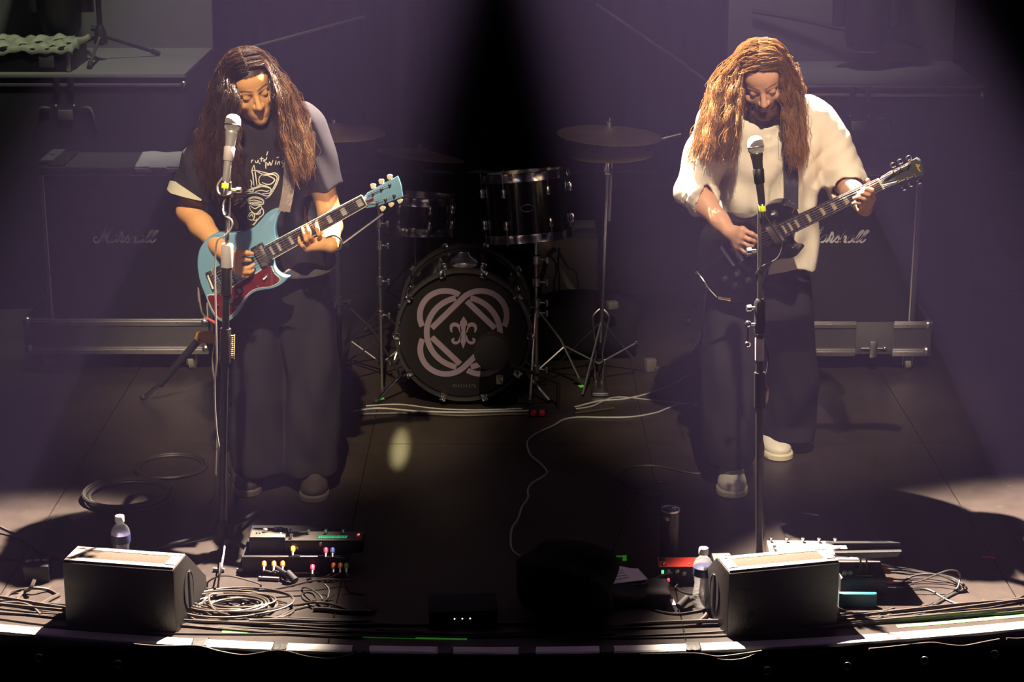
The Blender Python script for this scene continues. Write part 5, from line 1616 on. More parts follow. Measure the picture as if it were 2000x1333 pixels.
for (x, y), r in (((585, 930), 0.012), ((520, 1005), 0.012)):
    lathe_knob(tA, 'knob', GA.loc(*k2([(x, y)])[0], 0.003), 0.003, r, 0.012, BLACK, STEEL)
for x, y in ((415, 1042), (455, 1042), (556, 1055)):
    lathe_knob(tA, 'mini_switch', GA.loc(*k2([(x, y)])[0], 0.003), 0.003, 0.0045, 0.010, STEEL)
p = GA.loc(*k2([(790, 822)])[0], 0.003)
sw = MB().lathe([(0.008, 0.003), (0.0075, 0.006), (0.001, 0.0065)], (p[0], p[1], 0), seg=16).build('switch', STEEL, tA)
MB().tube([(p[0], p[1], 0.006), (p[0] - 0.016, p[1] - 0.004, 0.012)], [0.0022, 0.0038], 8).build('tip', IVORY, sw)
# headstock
HA = [GA.loc(*p, ZF - 0.004) for p in k2([(1528, 222), (1560, 180), (1640, 135), (1720, 92), (1790, 56), (1806, 95), (1815, 122), (1822, 165), (1830, 215), (1760, 242), (1690, 268), (1620, 290), (1580, 298), (1545, 302)])]
hs = MB().prism(HA, ZF - 0.020, ZF - 0.003, 0.0035, 2).build('headstock', BLUE, tA)
tr = [GA.loc(*p, ZF) for p in k2([(1538, 250), (1600, 222), (1608, 238), (1546, 274)])]
MB().prism(tr, ZF - 0.0035, ZF - 0.001).build('rod_cover', TORT, hs, smooth=False)
PA = k2([(1600, 190), (1665, 155), (1730, 120), (1632, 262), (1697, 235), (1763, 205)])
tuners(GA, tA, PA, k2([(1604, 130), (1667, 95), (1731, 60), (1678, 303), (1743, 271), (1810, 243)]), ZF - 0.003, NICK, CREAM)
strings(GA, tA, PA, 0.017, ZF, -0.002, 0.051, 0.034)
pb = GA.loc(*k2([(928, 318)])[0], -0.02)
MB().cyl((pb[0] - 0.008, pb[1], -0.02), (pb[0] + 0.010, pb[1], -0.02), 0.004, 0.0075, 10).build('strap_button', STEEL, tA)

# ---- black single-cutaway guitar
GB = Gtr((1442, 489), (1722, 357), 6.90, hint=(0, -1, 0.10))
GBLACK = mat('black_gloss_paint', (0.008, 0.007, 0.010), 0.20, coat=0.5, var=0.05)
tB = thing('electric_guitar', 'black single-cutaway electric guitar hanging on the white-shirted player', 'guitar', M=GB.M)
k5 = lambda P: c2(P, 1290, 380, 3.636)
out = [(948, 165), (930, 120), (890, 78), (840, 62), (790, 66), (740, 88), (700, 128), (650, 160), (590, 172), (520, 165), (450, 162), (380, 175), (320, 215), (280, 280), (262, 370), (262, 470), (278, 560), (310, 640), (360, 705), (430, 755), (510, 778), (590, 768), (660, 730), (705, 675), (730, 610), (752, 545), (790, 490), (850, 462), (910, 458), (960, 440), (990, 405), (975, 385), (940, 378), (915, 350), (905, 310), (930, 280), (985, 255)]
OB = [GB.loc(*p, 0) for p in k5(out)]
MB().prism(catmull(OB, 4, True), -0.050, 0.0, 0.005, 4).build('body', GBLACK, tB)
XB = GB.loc(1524, 447, 0.012)[0]
frets_and_board(GB, tB, XB, 0.043, 0.057, 0.014, 10, PEARL if False else mat('yellowed_inlay', (0.62, 0.58, 0.36), 0.3, var=0.25, vscale=70), IVORY if False else None, mat('dark_neck', (0.03, 0.018, 0.014), 0.3), block=False)
pickup(tB, XB - 0.050, XB - 0.008, 0.070, 0.010, BLACK, mat('nickel_cover', (0.66, 0.64, 0.55), 0.28, 1.0, var=0.08))
pickup(tB, 0.022, 0.062, 0.070, 0.010, BLACK, NICK)
br = MB().box((0, 0, 0.010), (0.014, 0.080, 0.012), bev=0.003).build('bridge', STEEL, tB)
MB().box((-0.045, 0, 0.009), (0.018, 0.090, 0.014), bev=0.006).build('tailpiece', STEEL, tB)
for x, y in ((460, 598), (552, 556), (530, 648), (625, 608)):
    lathe_knob(tB, 'knob', GB.loc(*k5([(x, y)])[0], 0.0), 0.0, 0.0125, 0.013, BLACK, STEEL)
q = GB.loc(*k5([(812, 135)])[0], 0)
sw = MB().lathe([(0.013, 0.0), (0.013, 0.002), (0.006, 0.003), (0.005, 0.006)], (q[0], q[1], 0), seg=18).build('switch', STEEL, tB)
MB().tube([(q[0], q[1], 0.005), (q[0] - 0.004, q[1] + 0.005, 0.016)], [0.0018, 0.0035], 8).build('tip', IVORY, sw)
k9 = lambda P: c2(P, 1620, 290, 9.52)
HB = [GB.loc(*p, 0.006) for p in k9([(945, 545), (1010, 510), (1090, 455), (1180, 420), (1340, 345), (1500, 252), (1600, 190), (1655, 215), (1690, 260), (1735, 370), (1752, 475), (1560, 545), (1350, 625), (1160, 692), (1080, 702), (995, 718)])]
hsb = MB().prism(HB, -0.010, 0.008, 0.002, 2).build('headstock', mat('dark_headstock', (0.055, 0.055, 0.060), 0.3, coat=0.3), tB)
rod = [GB.loc(*p, 0.008) for p in k9([(1010, 580), (1150, 500), (1200, 490), (1190, 530), (1040, 640)])]
MB().prism(rod, 0.008, 0.010).build('rod_cover', BLACK, hsb, smooth=False)
gl = MB()
for st in ([(1600, 300), (1640, 310), (1655, 345), (1640, 365)], [(1640, 365), (1665, 395), (1690, 430)], [(1610, 330), (1650, 335), (1680, 300)]):
    P = [GB.loc(*p, 0.008) for p in k9(st)]
    gl.ribbon(catmull([(p[0], p[1], 0.0082) for p in P], 4), 0.004, (0, 0, 1), 0.0004)
gl.build('gold_mark', mat('gold_print', (0.75, 0.45, 0.10), 0.4, 0.3), hsb, smooth=False)
PB = k9([(1205, 420), (1340, 350), (1490, 280), (1280, 600), (1440, 550), (1595, 490)])
tuners(GB, tB, PB, k9([(1185, 300), (1318, 235), (1478, 170), (1392, 735), (1515, 668), (1682, 612)]), 0.010, mat('bright_gold', (0.85, 0.74, 0.42), 0.22, 1.0, var=0), CHROME)
strings(GB, tB, PB, 0.018, 0.014, 0.0, 0.051, 0.036)
qb = GB.loc(*k5([(936, 78)])[0], -0.025)
MB().cyl((qb[0] - 0.006, qb[1], -0.02), (qb[0] + 0.010, qb[1] + 0.006, -0.02), 0.004, 0.0075, 10).build('strap_button', STEEL, tB)
tail = GB.loc(*k5([(268, 545)])[0], -0.025)
MB().cyl((tail[0] + 0.006, tail[1], -0.025), (tail[0] - 0.012, tail[1] - 0.004, -0.025), 0.004, 0.008, 10).build('strap_button', STEEL, tB)

# ------------------------------------------------------------------ people
def head_axes(yaw, pitch, roll):
    """columns: towards picture right, up, face forward (towards -y when all are 0)"""
    y, p, r = (math.radians(a) for a in (yaw, pitch, roll))
    f = np.array([math.sin(y) * math.cos(p), -math.cos(y) * math.cos(p), -math.sin(p)])
    up = np.array([0, 0, 1.0]); up -= f * (up @ f); up /= np.linalg.norm(up)
    rt = np.cross(up, f) * -1.0
    rt = np.cross(f, up); rt = -rt if rt[0] < 0 else rt
    u2 = up * math.cos(r) - rt * math.sin(r)
    r2 = rt * math.cos(r) + up * math.sin(r)
    return np.stack([r2, u2, f], 1)

def head_sdf(S, O, R, beard=False):
    L = lambda x, y, z: O + R @ np.array([x, y, z], float)
    S.ell(L(0, 0.042, -0.012), (0.074, 0.088, 0.094), R, 0.02)
    S.ell(L(0, -0.030, 0.020), (0.062, 0.080, 0.070), R, 0.03)
    S.ell(L(0, 0.040, 0.048), (0.056, 0.040, 0.040), R, 0.02)
    S.cap(L(-0.040, -0.078, 0.022), L(0, -0.104, 0.062), 0.020, 0.017, 0.02)
    S.cap(L(0.040, -0.078, 0.022), L(0, -0.104, 0.062), 0.020, 0.017, 0.02)
    S.ell(L(0, -0.106, 0.068), (0.020, 0.014, 0.016), R, 0.015)
    for s in (-1, 1):
        S.ell(L(s * 0.032, -0.002, 0.094), (0.017, 0.011, 0.014), R, 0.012, cut=True)
        S.ell(L(s * 0.046, -0.034, 0.058), (0.020, 0.016, 0.020), R, 0.015)
        S.cap(L(s * 0.014, 0.018, 0.084), L(s * 0.048, 0.015, 0.066), 0.009, 0.007, 0.010)
        S.ell(L(s * 0.032, -0.003, 0.075), (0.0150, 0.0125, 0.0125), R, 0.004)
        S.ell(L(s * 0.074, -0.006, -0.008), (0.010, 0.030, 0.017), R, 0.006)
    S.cap(L(0, 0.010, 0.083), L(0, -0.034, 0.104), 0.0075, 0.0115, 0.008)
    S.ell(L(0, -0.040, 0.106), (0.0125, 0.011, 0.013), R, 0.006)
    for s in (-1, 1):
        S.ell(L(s * 0.013, -0.043, 0.094), (0.0085, 0.0085, 0.0105), R, 0.006)
    S.cap(L(-0.020, -0.070, 0.079), L(0, -0.067, 0.087), 0.0055, 0.0068, 0.006)
    S.cap(L(0.020, -0.070, 0.079), L(0, -0.067, 0.087), 0.0055, 0.0068, 0.006)
    S.cap(L(-0.016, -0.080, 0.078), L(0.016, -0.080, 0.078), 0.0068, 0.0068, 0.006)
    S.ell(L(0, -0.074, 0.060), (0.036, 0.034, 0.026), R, 0.02)
    S.cap(L(-0.019, -0.0745, 0.0895), L(0.019, -0.0745, 0.0895), 0.0009, 0.0009, 0.003, cut=True)
    if beard:
        S.ell(L(0, -0.108, 0.060), (0.045, 0.030, 0.034), R, 0.02)
        S.cap(L(-0.026, -0.064, 0.082), L(0.026, -0.064, 0.082), 0.006, 0.006, 0.008)

def hand_sdf(S, wrist, mcps, fingers, thumb, rf=0.0082, palm=0.0145):
    """palm fans from the wrist to the knuckles; each finger is its own bent chain"""
    for m in mcps:
        S.cap(wrist, m, palm * 1.15, palm * 0.85, 0.012)
    for a, b in zip(mcps[:-1], mcps[1:]):
        S.cap(a, b, palm * 0.85, palm * 0.85, 0.010)
    for i, f in enumerate(fingers):
        n = len(f)
        rs = [rf * q * (0.86 if i == 3 else 1.0) for q in np.linspace(1.12, 0.84, n)]
        for j in range(n - 1):
            S.cap(f[j], f[j + 1], rs[j], rs[j + 1], 0.0045)
    rs = [rf * q for q in np.linspace(1.5, 0.95, len(thumb))]
    for j in range(len(thumb) - 1):
        S.cap(thumb[j], thumb[j + 1], rs[j], rs[j + 1], 0.006)

def paint_head(P, O, R, skin, hairc, lip, beard=None, hairline=0.075):
    q = (P - O) @ R
    col = np.tile(np.array(skin), (len(P), 1))
    def mix(mask, c):
        m = np.clip(mask, 0, 1)[:, None]
        return col * (1 - m) + np.array(c) * m
    def blob(x, y, z, rx, ry, rz):
        d = np.sqrt(((q[:, 0] - x) / rx) ** 2 + ((q[:, 1] - y) / ry) ** 2 + ((q[:, 2] - z) / rz) ** 2)
        return 1.6 - 1.6 * d
    inhead = (np.abs(q) < 0.16).all(1)
    for s in (-1, 1):
        for a in np.linspace(0, 1, 6):
            m = blob(s * (0.014 + 0.036 * a), 0.0215 + 0.005 * math.sin(a * 2.6), 0.088 - 0.018 * a, 0.010, 0.0045, 0.022)
            col = mix(m * 0.9, hairc)
        for a in np.linspace(-1, 1, 7):
            m = blob(s * 0.032 + 0.014 * a, -0.0075 + 0.003 * a * a, 0.086, 0.0045, 0.0022, 0.03)
            col = mix(m * 0.95, (0.02, 0.010, 0.008))
        m = blob(s * 0.032, 0.002, 0.088, 0.018, 0.009, 0.03)
        col = mix(m * 0.35, np.array(skin) * 0.45)
    m = np.maximum(blob(0, -0.0685, 0.088, 0.022, 0.006, 0.02), blob(0, -0.079, 0.085, 0.018, 0.006, 0.02))
    col = mix(m * 0.7, lip)
    m = blob(0, -0.0745, 0.088, 0.018, 0.0014, 0.02)
    col = mix(m, (0.05, 0.015, 0.012))
    if beard is not None:
        m = (q[:, 1] < -0.05) & (q[:, 1] > -0.16) & (q[:, 2] > -0.02) & inhead
        lipm = np.maximum(blob(0, -0.0685, 0.088, 0.022, 0.0055, 0.02), blob(0, -0.079, 0.085, 0.018, 0.0055, 0.02)) > 0.2
        wgt = np.clip((-0.048 - q[:, 1] + np.abs(q[:, 0]) * 0.55) / 0.014, 0, 1) * (m & ~lipm)
        col = mix(wgt * beard[3], beard[:3])
    # scalp under the hair
    sc = (q[:, 1] > hairline - np.clip(0.075 - q[:, 2], 0, 1) * 0.75) & inhead & (q[:, 1] > -0.09)
    col = mix(sc.astype(float), np.array(hairc) * 1.3)
    return col

def hair_mesh(name, parent, HO, HR, guides, n, seed, colr, colt, rad=0.0011, wave=0.008, wl=0.085, fly=0.05, npt=22, clump=0.012, m=None, closed_back=None):
    rg = np.random.default_rng(seed)
    GS = []
    for g in guides:
        P = np.array([(HO + HR @ np.array(p[1:], float)) if p[0] == 'h' else W(*p) for p in g])
        P = catmull(P, 10)
        s = np.concatenate([[0], np.cumsum(np.linalg.norm(np.diff(P, axis=0), axis=1))])
        GS.append(np.stack([np.interp(np.linspace(0, s[-1], npt), s, P[:, i]) for i in range(3)], 1))
    GS = np.array(GS)
    ng = len(GS)
    wts = np.array([np.linalg.norm(GS[i + 1] - GS[i], axis=1).mean() for i in range(ng - 1)]); wts = wts / wts.sum()
    nc = max(20, n // 26)
    cu = np.searchsorted(np.cumsum(wts), rg.random(nc)).clip(0, ng - 2) + rg.random(nc)
    cid = rg.integers(0, nc, n)
    u = np.clip(cu[cid] + rg.normal(0, 0.05, n), 0, ng - 1.0001)
    i0 = u.astype(int); fr = (u - i0)[:, None, None]
    P = GS[i0] * (1 - fr) + GS[i0 + 1] * fr
    tt = np.linspace(0, 1, npt)
    # clump offset, waves that grow down the length, stray hairs
    offc = rg.normal(0, 1, (nc, 3)) * clump
    offs = rg.normal(0, 1, (n, 3)) * clump * 0.5
    env = np.clip(tt * 2.2, 0, 1)[None, :, None]
    P = P + (offc[cid] + offs)[:, None, :] * (0.25 + 0.75 * env)
    L = np.linalg.norm(np.diff(GS, axis=1), axis=2).sum(1).mean()
    for q in range(2):
        kf = 2 * PI * L / (wl * (1 if q == 0 else 0.62)) * (1 + 0.15 * rg.normal(size=nc))
        ph = rg.uniform(0, 2 * PI, nc)
        dr = rg.normal(0, 1, (nc, 3)); dr /= np.linalg.norm(dr, axis=1)[:, None]
        ps = ph[cid] + rg.normal(0, 0.28, n)
        wv = np.sin(kf[cid][:, None] * tt[None] + ps[:, None])
        P = P + (wv[:, :, None] * dr[cid][:, None, :]) * (wave * (1 if q == 0 else 0.4)) * env
    stray = rg.random(n) < fly
    P[stray] += (rg.normal(0, 1, (stray.sum(), 3)) * 0.014)[:, None, :] * (tt ** 0.7)[None, :, None] + 0.006 * np.sin(rg.uniform(14, 30, (stray.sum(), 1, 3)) * tt[None, :, None] + rg.uniform(0, 6, (stray.sum(), 1, 3)))
    # cut to different lengths
    ln = np.clip(1 - np.abs(rg.normal(0, 0.10, n)), 0.6, 1.0)
    idx = tt[None] * ln[:, None] * (npt - 1)
    a = idx.astype(int).clip(0, npt - 2); f = (idx - a)[..., None]
    ar = np.arange(n)[:, None]
    P = P[ar, a] * (1 - f) + P[ar, a + 1] * f
    T = np.gradient(P, axis=1); T /= np.linalg.norm(T, axis=2, keepdims=True) + 1e-9
    A = np.cross(T, np.array([0.3, 1.0, 0.2])); A /= np.linalg.norm(A, axis=2, keepdims=True) + 1e-9
    B = np.cross(T, A)
    r = (rad * (0.75 + 0.5 * rg.random(n)))[:, None] * (1.0 - 0.6 * tt[None] ** 2)
    V3 = np.stack([P + r[..., None] * (math.cos(k) * A + math.sin(k) * B) for k in (0.4, 0.4 + 2 * PI / 3, 0.4 + 4 * PI / 3)], 2)
    base = np.arange(n * npt * 3).reshape(n, npt, 3)
    q = []
    for k in range(3):
        k2_ = (k + 1) % 3
        q.append(np.stack([base[:, :-1, k], base[:, :-1, k2_], base[:, 1:, k2_], base[:, 1:, k]], -1).reshape(-1, 4))
    Q = np.concatenate(q)
    br = (0.45 + 1.15 * rg.random(nc))[cid] * (0.85 + 0.3 * rg.random(n))
    col = (np.array(colr)[None, None] * (1 - tt[None, :, None]) + np.array(colt)[None, None] * tt[None, :, None]) * br[:, None, None]
    col = np.repeat(col[:, :, None, :], 3, 2).reshape(-1, 3)
    o = np_mesh(name, V3.reshape(-1, 3), Q, m, parent, col)
    return tag(o, kind='stuff')

def shoe(parent, toe, heel, width, mu, ms, ml, laces=5, high=0.075):
    """toe and heel on the floor; builds upper, sole and laces in world space"""
    toe, heel = np.asarray(toe, float), np.asarray(heel, float)
    f = toe - heel; L = np.linalg.norm(f); f /= L
    s = np.cross(f, (0, 0, 1)); u = V(0, 0, 1)
    A = lambda a, b, c: heel + f * a * L + s * b * width + u * c
    S = SDF(np.minimum(toe, heel) - V(.12, .12, .02), np.maximum(toe, heel) + V(.12, .12, .16), 0.004)
    R = np.stack([f, s, u], 1)
    S.ell(A(0.20, 0, 0.048), (L * 0.22, width * 0.40, 0.045), R, 0.01)
    S.ell(A(0.48, 0, 0.046), (L * 0.30, width * 0.44, 0.042), R, 0.02)
    S.ell(A(0.72, 0, 0.036), (L * 0.27, width * 0.50, 0.036), R, 0.02)
    S.cap(A(0.14, 0, 0.06), A(0.18, 0, high + 0.02), width * 0.34, width * 0.36, 0.02)
    S.cap(A(0.30, 0, 0.07), A(0.64, 0, 0.052), width * 0.27, width * 0.28, 0.02)
    r = S.sub(S.lo, S.lo + S.h * (S.n - 1))
    S.put(r[0], (r[3] - 0.018) + 0 * r[1] + 0 * r[2], 0.0, cut=True)
    P, Q = S.mesh()
    up = np_mesh('shoe', relax(P, Q, 1), Q, mu, parent)
    out = []
    for a, b in ((0.0, 0.0), (0.03, 0.26), (0.15, 0.37), (0.35, 0.38), (0.55, 0.44), (0.72, 0.52), (0.86, 0.48), (0.96, 0.30), (1.0, 0.0)):
        out.append((a, b))
    ring = [(a, b) for a, b in out] + [(a, -b) for a, b in out[-2:0:-1]]
    ring = catmull(ring, 4, True)
    M = basis(heel, f * L, s * width, u)
    mb = MB()
    n = len(ring)
    prof = [(0.985, 0.0), (1.03, 0.004), (1.035, 0.022), (0.99, 0.027)]
    cxy = ring.mean(0)
    vs = [(heel + f * L * (cxy[0] + (p[0] - cxy[0]) * k) + s * width * (cxy[1] + (p[1] - cxy[1]) * k) + u * z) for k, z in prof for p in ring]
    mb.add(vs, [(j * n + i, j * n + (i + 1) % n, (j + 1) * n + (i + 1) % n, (j + 1) * n + i) for j in range(3) for i in range(n)] + [tuple(range(n))[::-1], tuple(range(3 * n, 4 * n))])
    mb.build('sole', ms, up, world=True)
    bvh = BVHTree.FromPolygons([Vector(p) for p in P], [tuple(map(int, q)) for q in Q])
    for i in range(laces):
        a = 0.34 + 0.075 * i
        pts = []
        for b in np.linspace(-0.26, 0.26, 9):
            o = A(a + 0.018 * math.sin(b * 9), b, 0.25)
            h = bvh.ray_cast(Vector(o), Vector((0, 0, -1)))
            if h[0] is not None: pts.append(np.array(h[0]) + V(0, 0, 0.002))
        if len(pts) > 2:
            MB().tube(pts, 0.0035, 6).build('lace', ml, up, world=True)
    return up

SKIN = vcol_mat('skin', 0.48, 0.35, 0.12, 0.05, 300)
HAIRM = vcol_mat('hair_strands', 0.32, 0.7)
_nt = HAIRM.node_tree
_tr = _nt.nodes.new('ShaderNodeBsdfTranslucent'); _mx = _nt.nodes.new('ShaderNodeMixShader'); _mx.inputs[0].default_value = 0.6
_at = [n for n in _nt.nodes if n.type == 'ATTRIBUTE'][0]
_br = _nt.nodes.new('ShaderNodeGamma'); _br.inputs['Gamma'].default_value = 0.55
_nt.links.new(_at.outputs['Color'], _br.inputs['Color'])
_nt.links.new(_br.outputs['Color'], _tr.inputs['Color'])
_out = [n for n in _nt.nodes if n.type == 'OUTPUT_MATERIAL'][0]
_nt.links.new(_nt.nodes['Principled BSDF'].outputs[0], _mx.inputs[1]); _nt.links.new(_tr.outputs[0], _mx.inputs[2]); _nt.links.new(_mx.outputs[0], _out.inputs['Surface'])
DENIM = mat('charcoal_trousers', (0.020, 0.018, 0.022), 0.92, spec=0.12, bump=0.06, bscale=220)
TEE = mat('washed_black_cotton', (0.016, 0.014, 0.018), 0.9, spec=0.2, bump=0.06, bscale=260)
LINEN = mat('white_linen', (0.62, 0.56, 0.47), 0.9, spec=0.15, bump=0.06, bscale=240, var=0.06)

def folds(amp, kx, kz, ph=0.0, tw=3.0):
    def f(X, Y, Z):
        return amp * (np.sin(kx * X + kx * 0.6 * Y + tw * np.sin(kz * Z + ph) + ph) * 0.6 + np.sin(kx * 1.7 * X - kx * 0.8 * Y + 2 * np.sin(kz * 1.3 * Z + 1 + ph)) * 0.4)
    return f
def wrinkle(S, lo, hi, fn):
    r = S.sub(lo, hi)
    if r is None: return
    sl, X, Y, Z = r
    g = S.f[sl]
    S.f[sl] = g + fn(X, Y, Z) * (np.abs(g) < 0.08)

def mk(S, name, m, parent, sm=1, col=None):
    global PT_, QT_
    P, Q = S.mesh()
    P = relax(P, Q, sm)
    PT_, QT_ = P, Q
    return np_mesh(name, P, Q, m, parent, col)

# =============================================== the player in the dark T-shirt
J = W
O_A = W(500, 188, 6.87)
R_A = head_axes(20, 15, 14)
O_A = O_A - R_A[:, 2] * 0.088
neckA = W(508, 262, 7.02)
shL, shR = W(412, 288, 7.02), W(597, 248, 7.06)       # picture left and picture right
elL, wrL = W(368, 412, 6.98), GA.wp(447, 503, 0.030)
elR, wrR = W(645, 420, 7.02), W(647, 480, 6.74)
hipc = W(548, 585, 7.08)
S = SDF((-1.40, 6.45, -0.01), (-0.52, 7.32, 1.74), 0.0042)
S.stack([(0.86, hipc[0], 7.08, 0.15, 0.10), (1.0, hipc[0] - 0.02, 7.07, 0.135, 0.095), (1.2, hipc[0] - 0.06, 7.06, 0.15, 0.10), (1.36, (neckA[0] + shL[0] + shR[0]) / 3, 7.06, 0.155, 0.09), (1.42, neckA[0], 7.05, 0.10, 0.07)], 0.02)
S.cap(neckA, O_A + R_A @ V(0, -0.06, -0.02), 0.052, 0.050, 0.03)
S.cap(shL, neckA, 0.055, 0.05, 0.04); S.cap(shR, neckA, 0.055, 0.05, 0.04)
S.chain([shL, shL * .45 + elL * .55, elL], [0.056, 0.050, 0.042], 0.02)
S.chain([elL, elL * .68 + wrL * .32, wrL * .75 + elL * .25, wrL], [0.041, 0.043, 0.032, 0.026], 0.02)
S.chain([shR, shR * .45 + elR * .55, elR], [0.056, 0.050, 0.042], 0.02)
S.chain([elR, elR * .62 + wrR * .38, wrR], [0.042, 0.041, 0.027], 0.02)
fA, fB = G(472, 955), G(612, 955)
for hx, ft in ((-0.085, fA), (0.085, fB)):
    hp = hipc + V(hx, 0, -0.03)
    kn = V((hp[0] + ft[0]) / 2, 7.04, 0.47)
    an = V(ft[0], ft[1] + 0.05, 0.08)
    S.chain([hp, kn, an], [0.075, 0.050, 0.036], 0.03)
head_sdf(S, O_A, R_A)
# picking hand (picture left)
g = GA.wp
hand_sdf(S, wrL, [g(462, 495, 0.040), g(463, 507, 0.045), g(462, 517, 0.046), g(463, 527, 0.042)],
         [[g(463, 507, 0.046), g(478, 508, 0.042), g(489, 509, 0.028)],
          [g(462, 516, 0.048), g(475, 525, 0.044), g(487, 523, 0.032), g(496, 517, 0.022)],
          [g(463, 525, 0.045), g(477, 532, 0.042), g(488, 532, 0.030), g(495, 528, 0.020)],
          [g(462, 532, 0.042), g(473, 539, 0.036), g(482, 540, 0.026), g(488, 537, 0.018)]],
         [g(455, 497, 0.036), g(470, 494, 0.040), g(482, 494, 0.036), g(493, 496, 0.026)])
# fretting hand (picture right)
hand_sdf(S, wrR, [g(628, 468, -0.002), g(617, 474, 0.000), g(608, 479, 0.002), g(600, 485, 0.004)],
         [[g(627, 466, 0.006), g(623, 458, 0.036), g(619.5, 446, 0.038), g(618, 436, 0.024)],
          [g(614, 472, 0.008), g(606, 463, 0.038), g(603.5, 452, 0.038), g(600, 442, 0.024)],
          [g(605, 478, 0.010), g(598, 469, 0.038), g(594.5, 458, 0.037), g(590.5, 447, 0.023)],
          [g(598, 484, 0.010), g(590, 480, 0.032), g(585, 473, 0.034), g(583.5, 464, 0.022)]],
         [g(636, 480, -0.012), g(632, 466, -0.030), g(628, 452, -0.032), g(625, 443, -0.026)])
P, Q = S.mesh(); P = relax(P, Q, 1)
colA = paint_head(P, O_A, R_A, (0.62, 0.32, 0.135), (0.030, 0.016, 0.010), (0.36, 0.13, 0.09), (0.06, 0.035, 0.025, 0.15), 0.070)
pA = np_mesh('person', P, Q, SKIN, None, colA)
tag(pA, 'long-haired person in a dark printed T-shirt looking down while playing the blue guitar', 'person')
# T-shirt
S = SDF((-1.42, 6.70, 0.74), (-0.55, 7.34, 1.52), 0.0055)
xh = hipc[0]
S.stack([(0.865, xh + 0.035, 7.07, 0.175, 0.145), (0.95, xh + 0.03, 7.06, 0.172, 0.145), (1.08, xh + 0.0, 7.05, 0.17, 0.145), (1.2, xh - 0.035, 7.045, 0.175, 0.145), (1.32, neckA[0] + 0.01, 7.04, 0.185, 0.13), (1.40, neckA[0] + 0.005, 7.04, 0.14, 0.10), (1.435, neckA[0], 7.035, 0.085, 0.075)], 0.03, fold=folds(0.007, 30, 9))
for sh, el, ln, r0, r1 in ((shL, elL, 0.80, 0.080, 0.092), (shR, elR, 0.72, 0.082, 0.088)):
    e = sh + (el - sh) * ln
    S.cap(sh, neckA, 0.066, 0.058, 0.04)
    S.cap(sh, e, r0, r1, 0.04)
    d = (el - sh) / np.linalg.norm(el - sh)
    # square sleeve end and open cuff
    r = S.sub(e - 0.16, e + 0.2)
    pl = (r[1] - e[0]) * d[0] + (r[2] - e[1]) * d[1] + (r[3] - e[2]) * d[2]
    near = ((r[1] - e[0]) ** 2 + (r[2] - e[1]) ** 2 + (r[3] - e[2]) ** 2) < 0.145 ** 2
    gsl = S.f[r[0]]
    body_side = (r[1] > e[0] + 0.075) if sh is shL else (r[1] < e[0] - 0.075)
    S.f[r[0]] = np.where(near & ~body_side, np.maximum(gsl, pl), gsl)
    S.cap(e - d * 0.02, e + d * 0.05, r1 - 0.032, r1 - 0.024, 0.0, cut=True)
    S.cap(e - d * 0.012, e - d * 0.006, r1 + 0.004, r1 + 0.004, 0.0) if False else None
wrinkle(S, S.lo, S.lo + S.h * (S.n - 1), lambda X, Y, Z: 0.009 * np.sin(34 * X + 22 * Z + 3 * np.sin(13 * X + 5 * Y)) * np.sin(15 * Z + 9 * X - 6 * Y))
shirtA = mk(S, 't_shirt', TEE, pA, 3)
# lit cuff lining at the sleeve nearer the frame edge, its light painted cream
e = shL + (elL - shL) * 0.80; d = (elL - shL) / np.linalg.norm(elL - shL)
h0 = V(-0.75, -0.66, 0); h0 -= d * (h0 @ d); h0 /= np.linalg.norm(h0); h1 = np.cross(d, h0)
pts, nn = [], []
for a in np.linspace(-1.25, 1.25, 15):
    n_ = h0 * math.cos(a) + h1 * math.sin(a)
    pts.append(e - d * (0.012 + 0.006 * math.cos(a * 1.2)) + n_ * 0.097); nn.append(n_)
MB().ribbon(pts, [0.006, 0.030, 0.046, 0.030, 0.006], np.array(nn), 0.003).build('lit_sleeve_lining', mat('lit_cream_lining', (0.55, 0.52, 0.42), 0.9), shirtA, world=True)
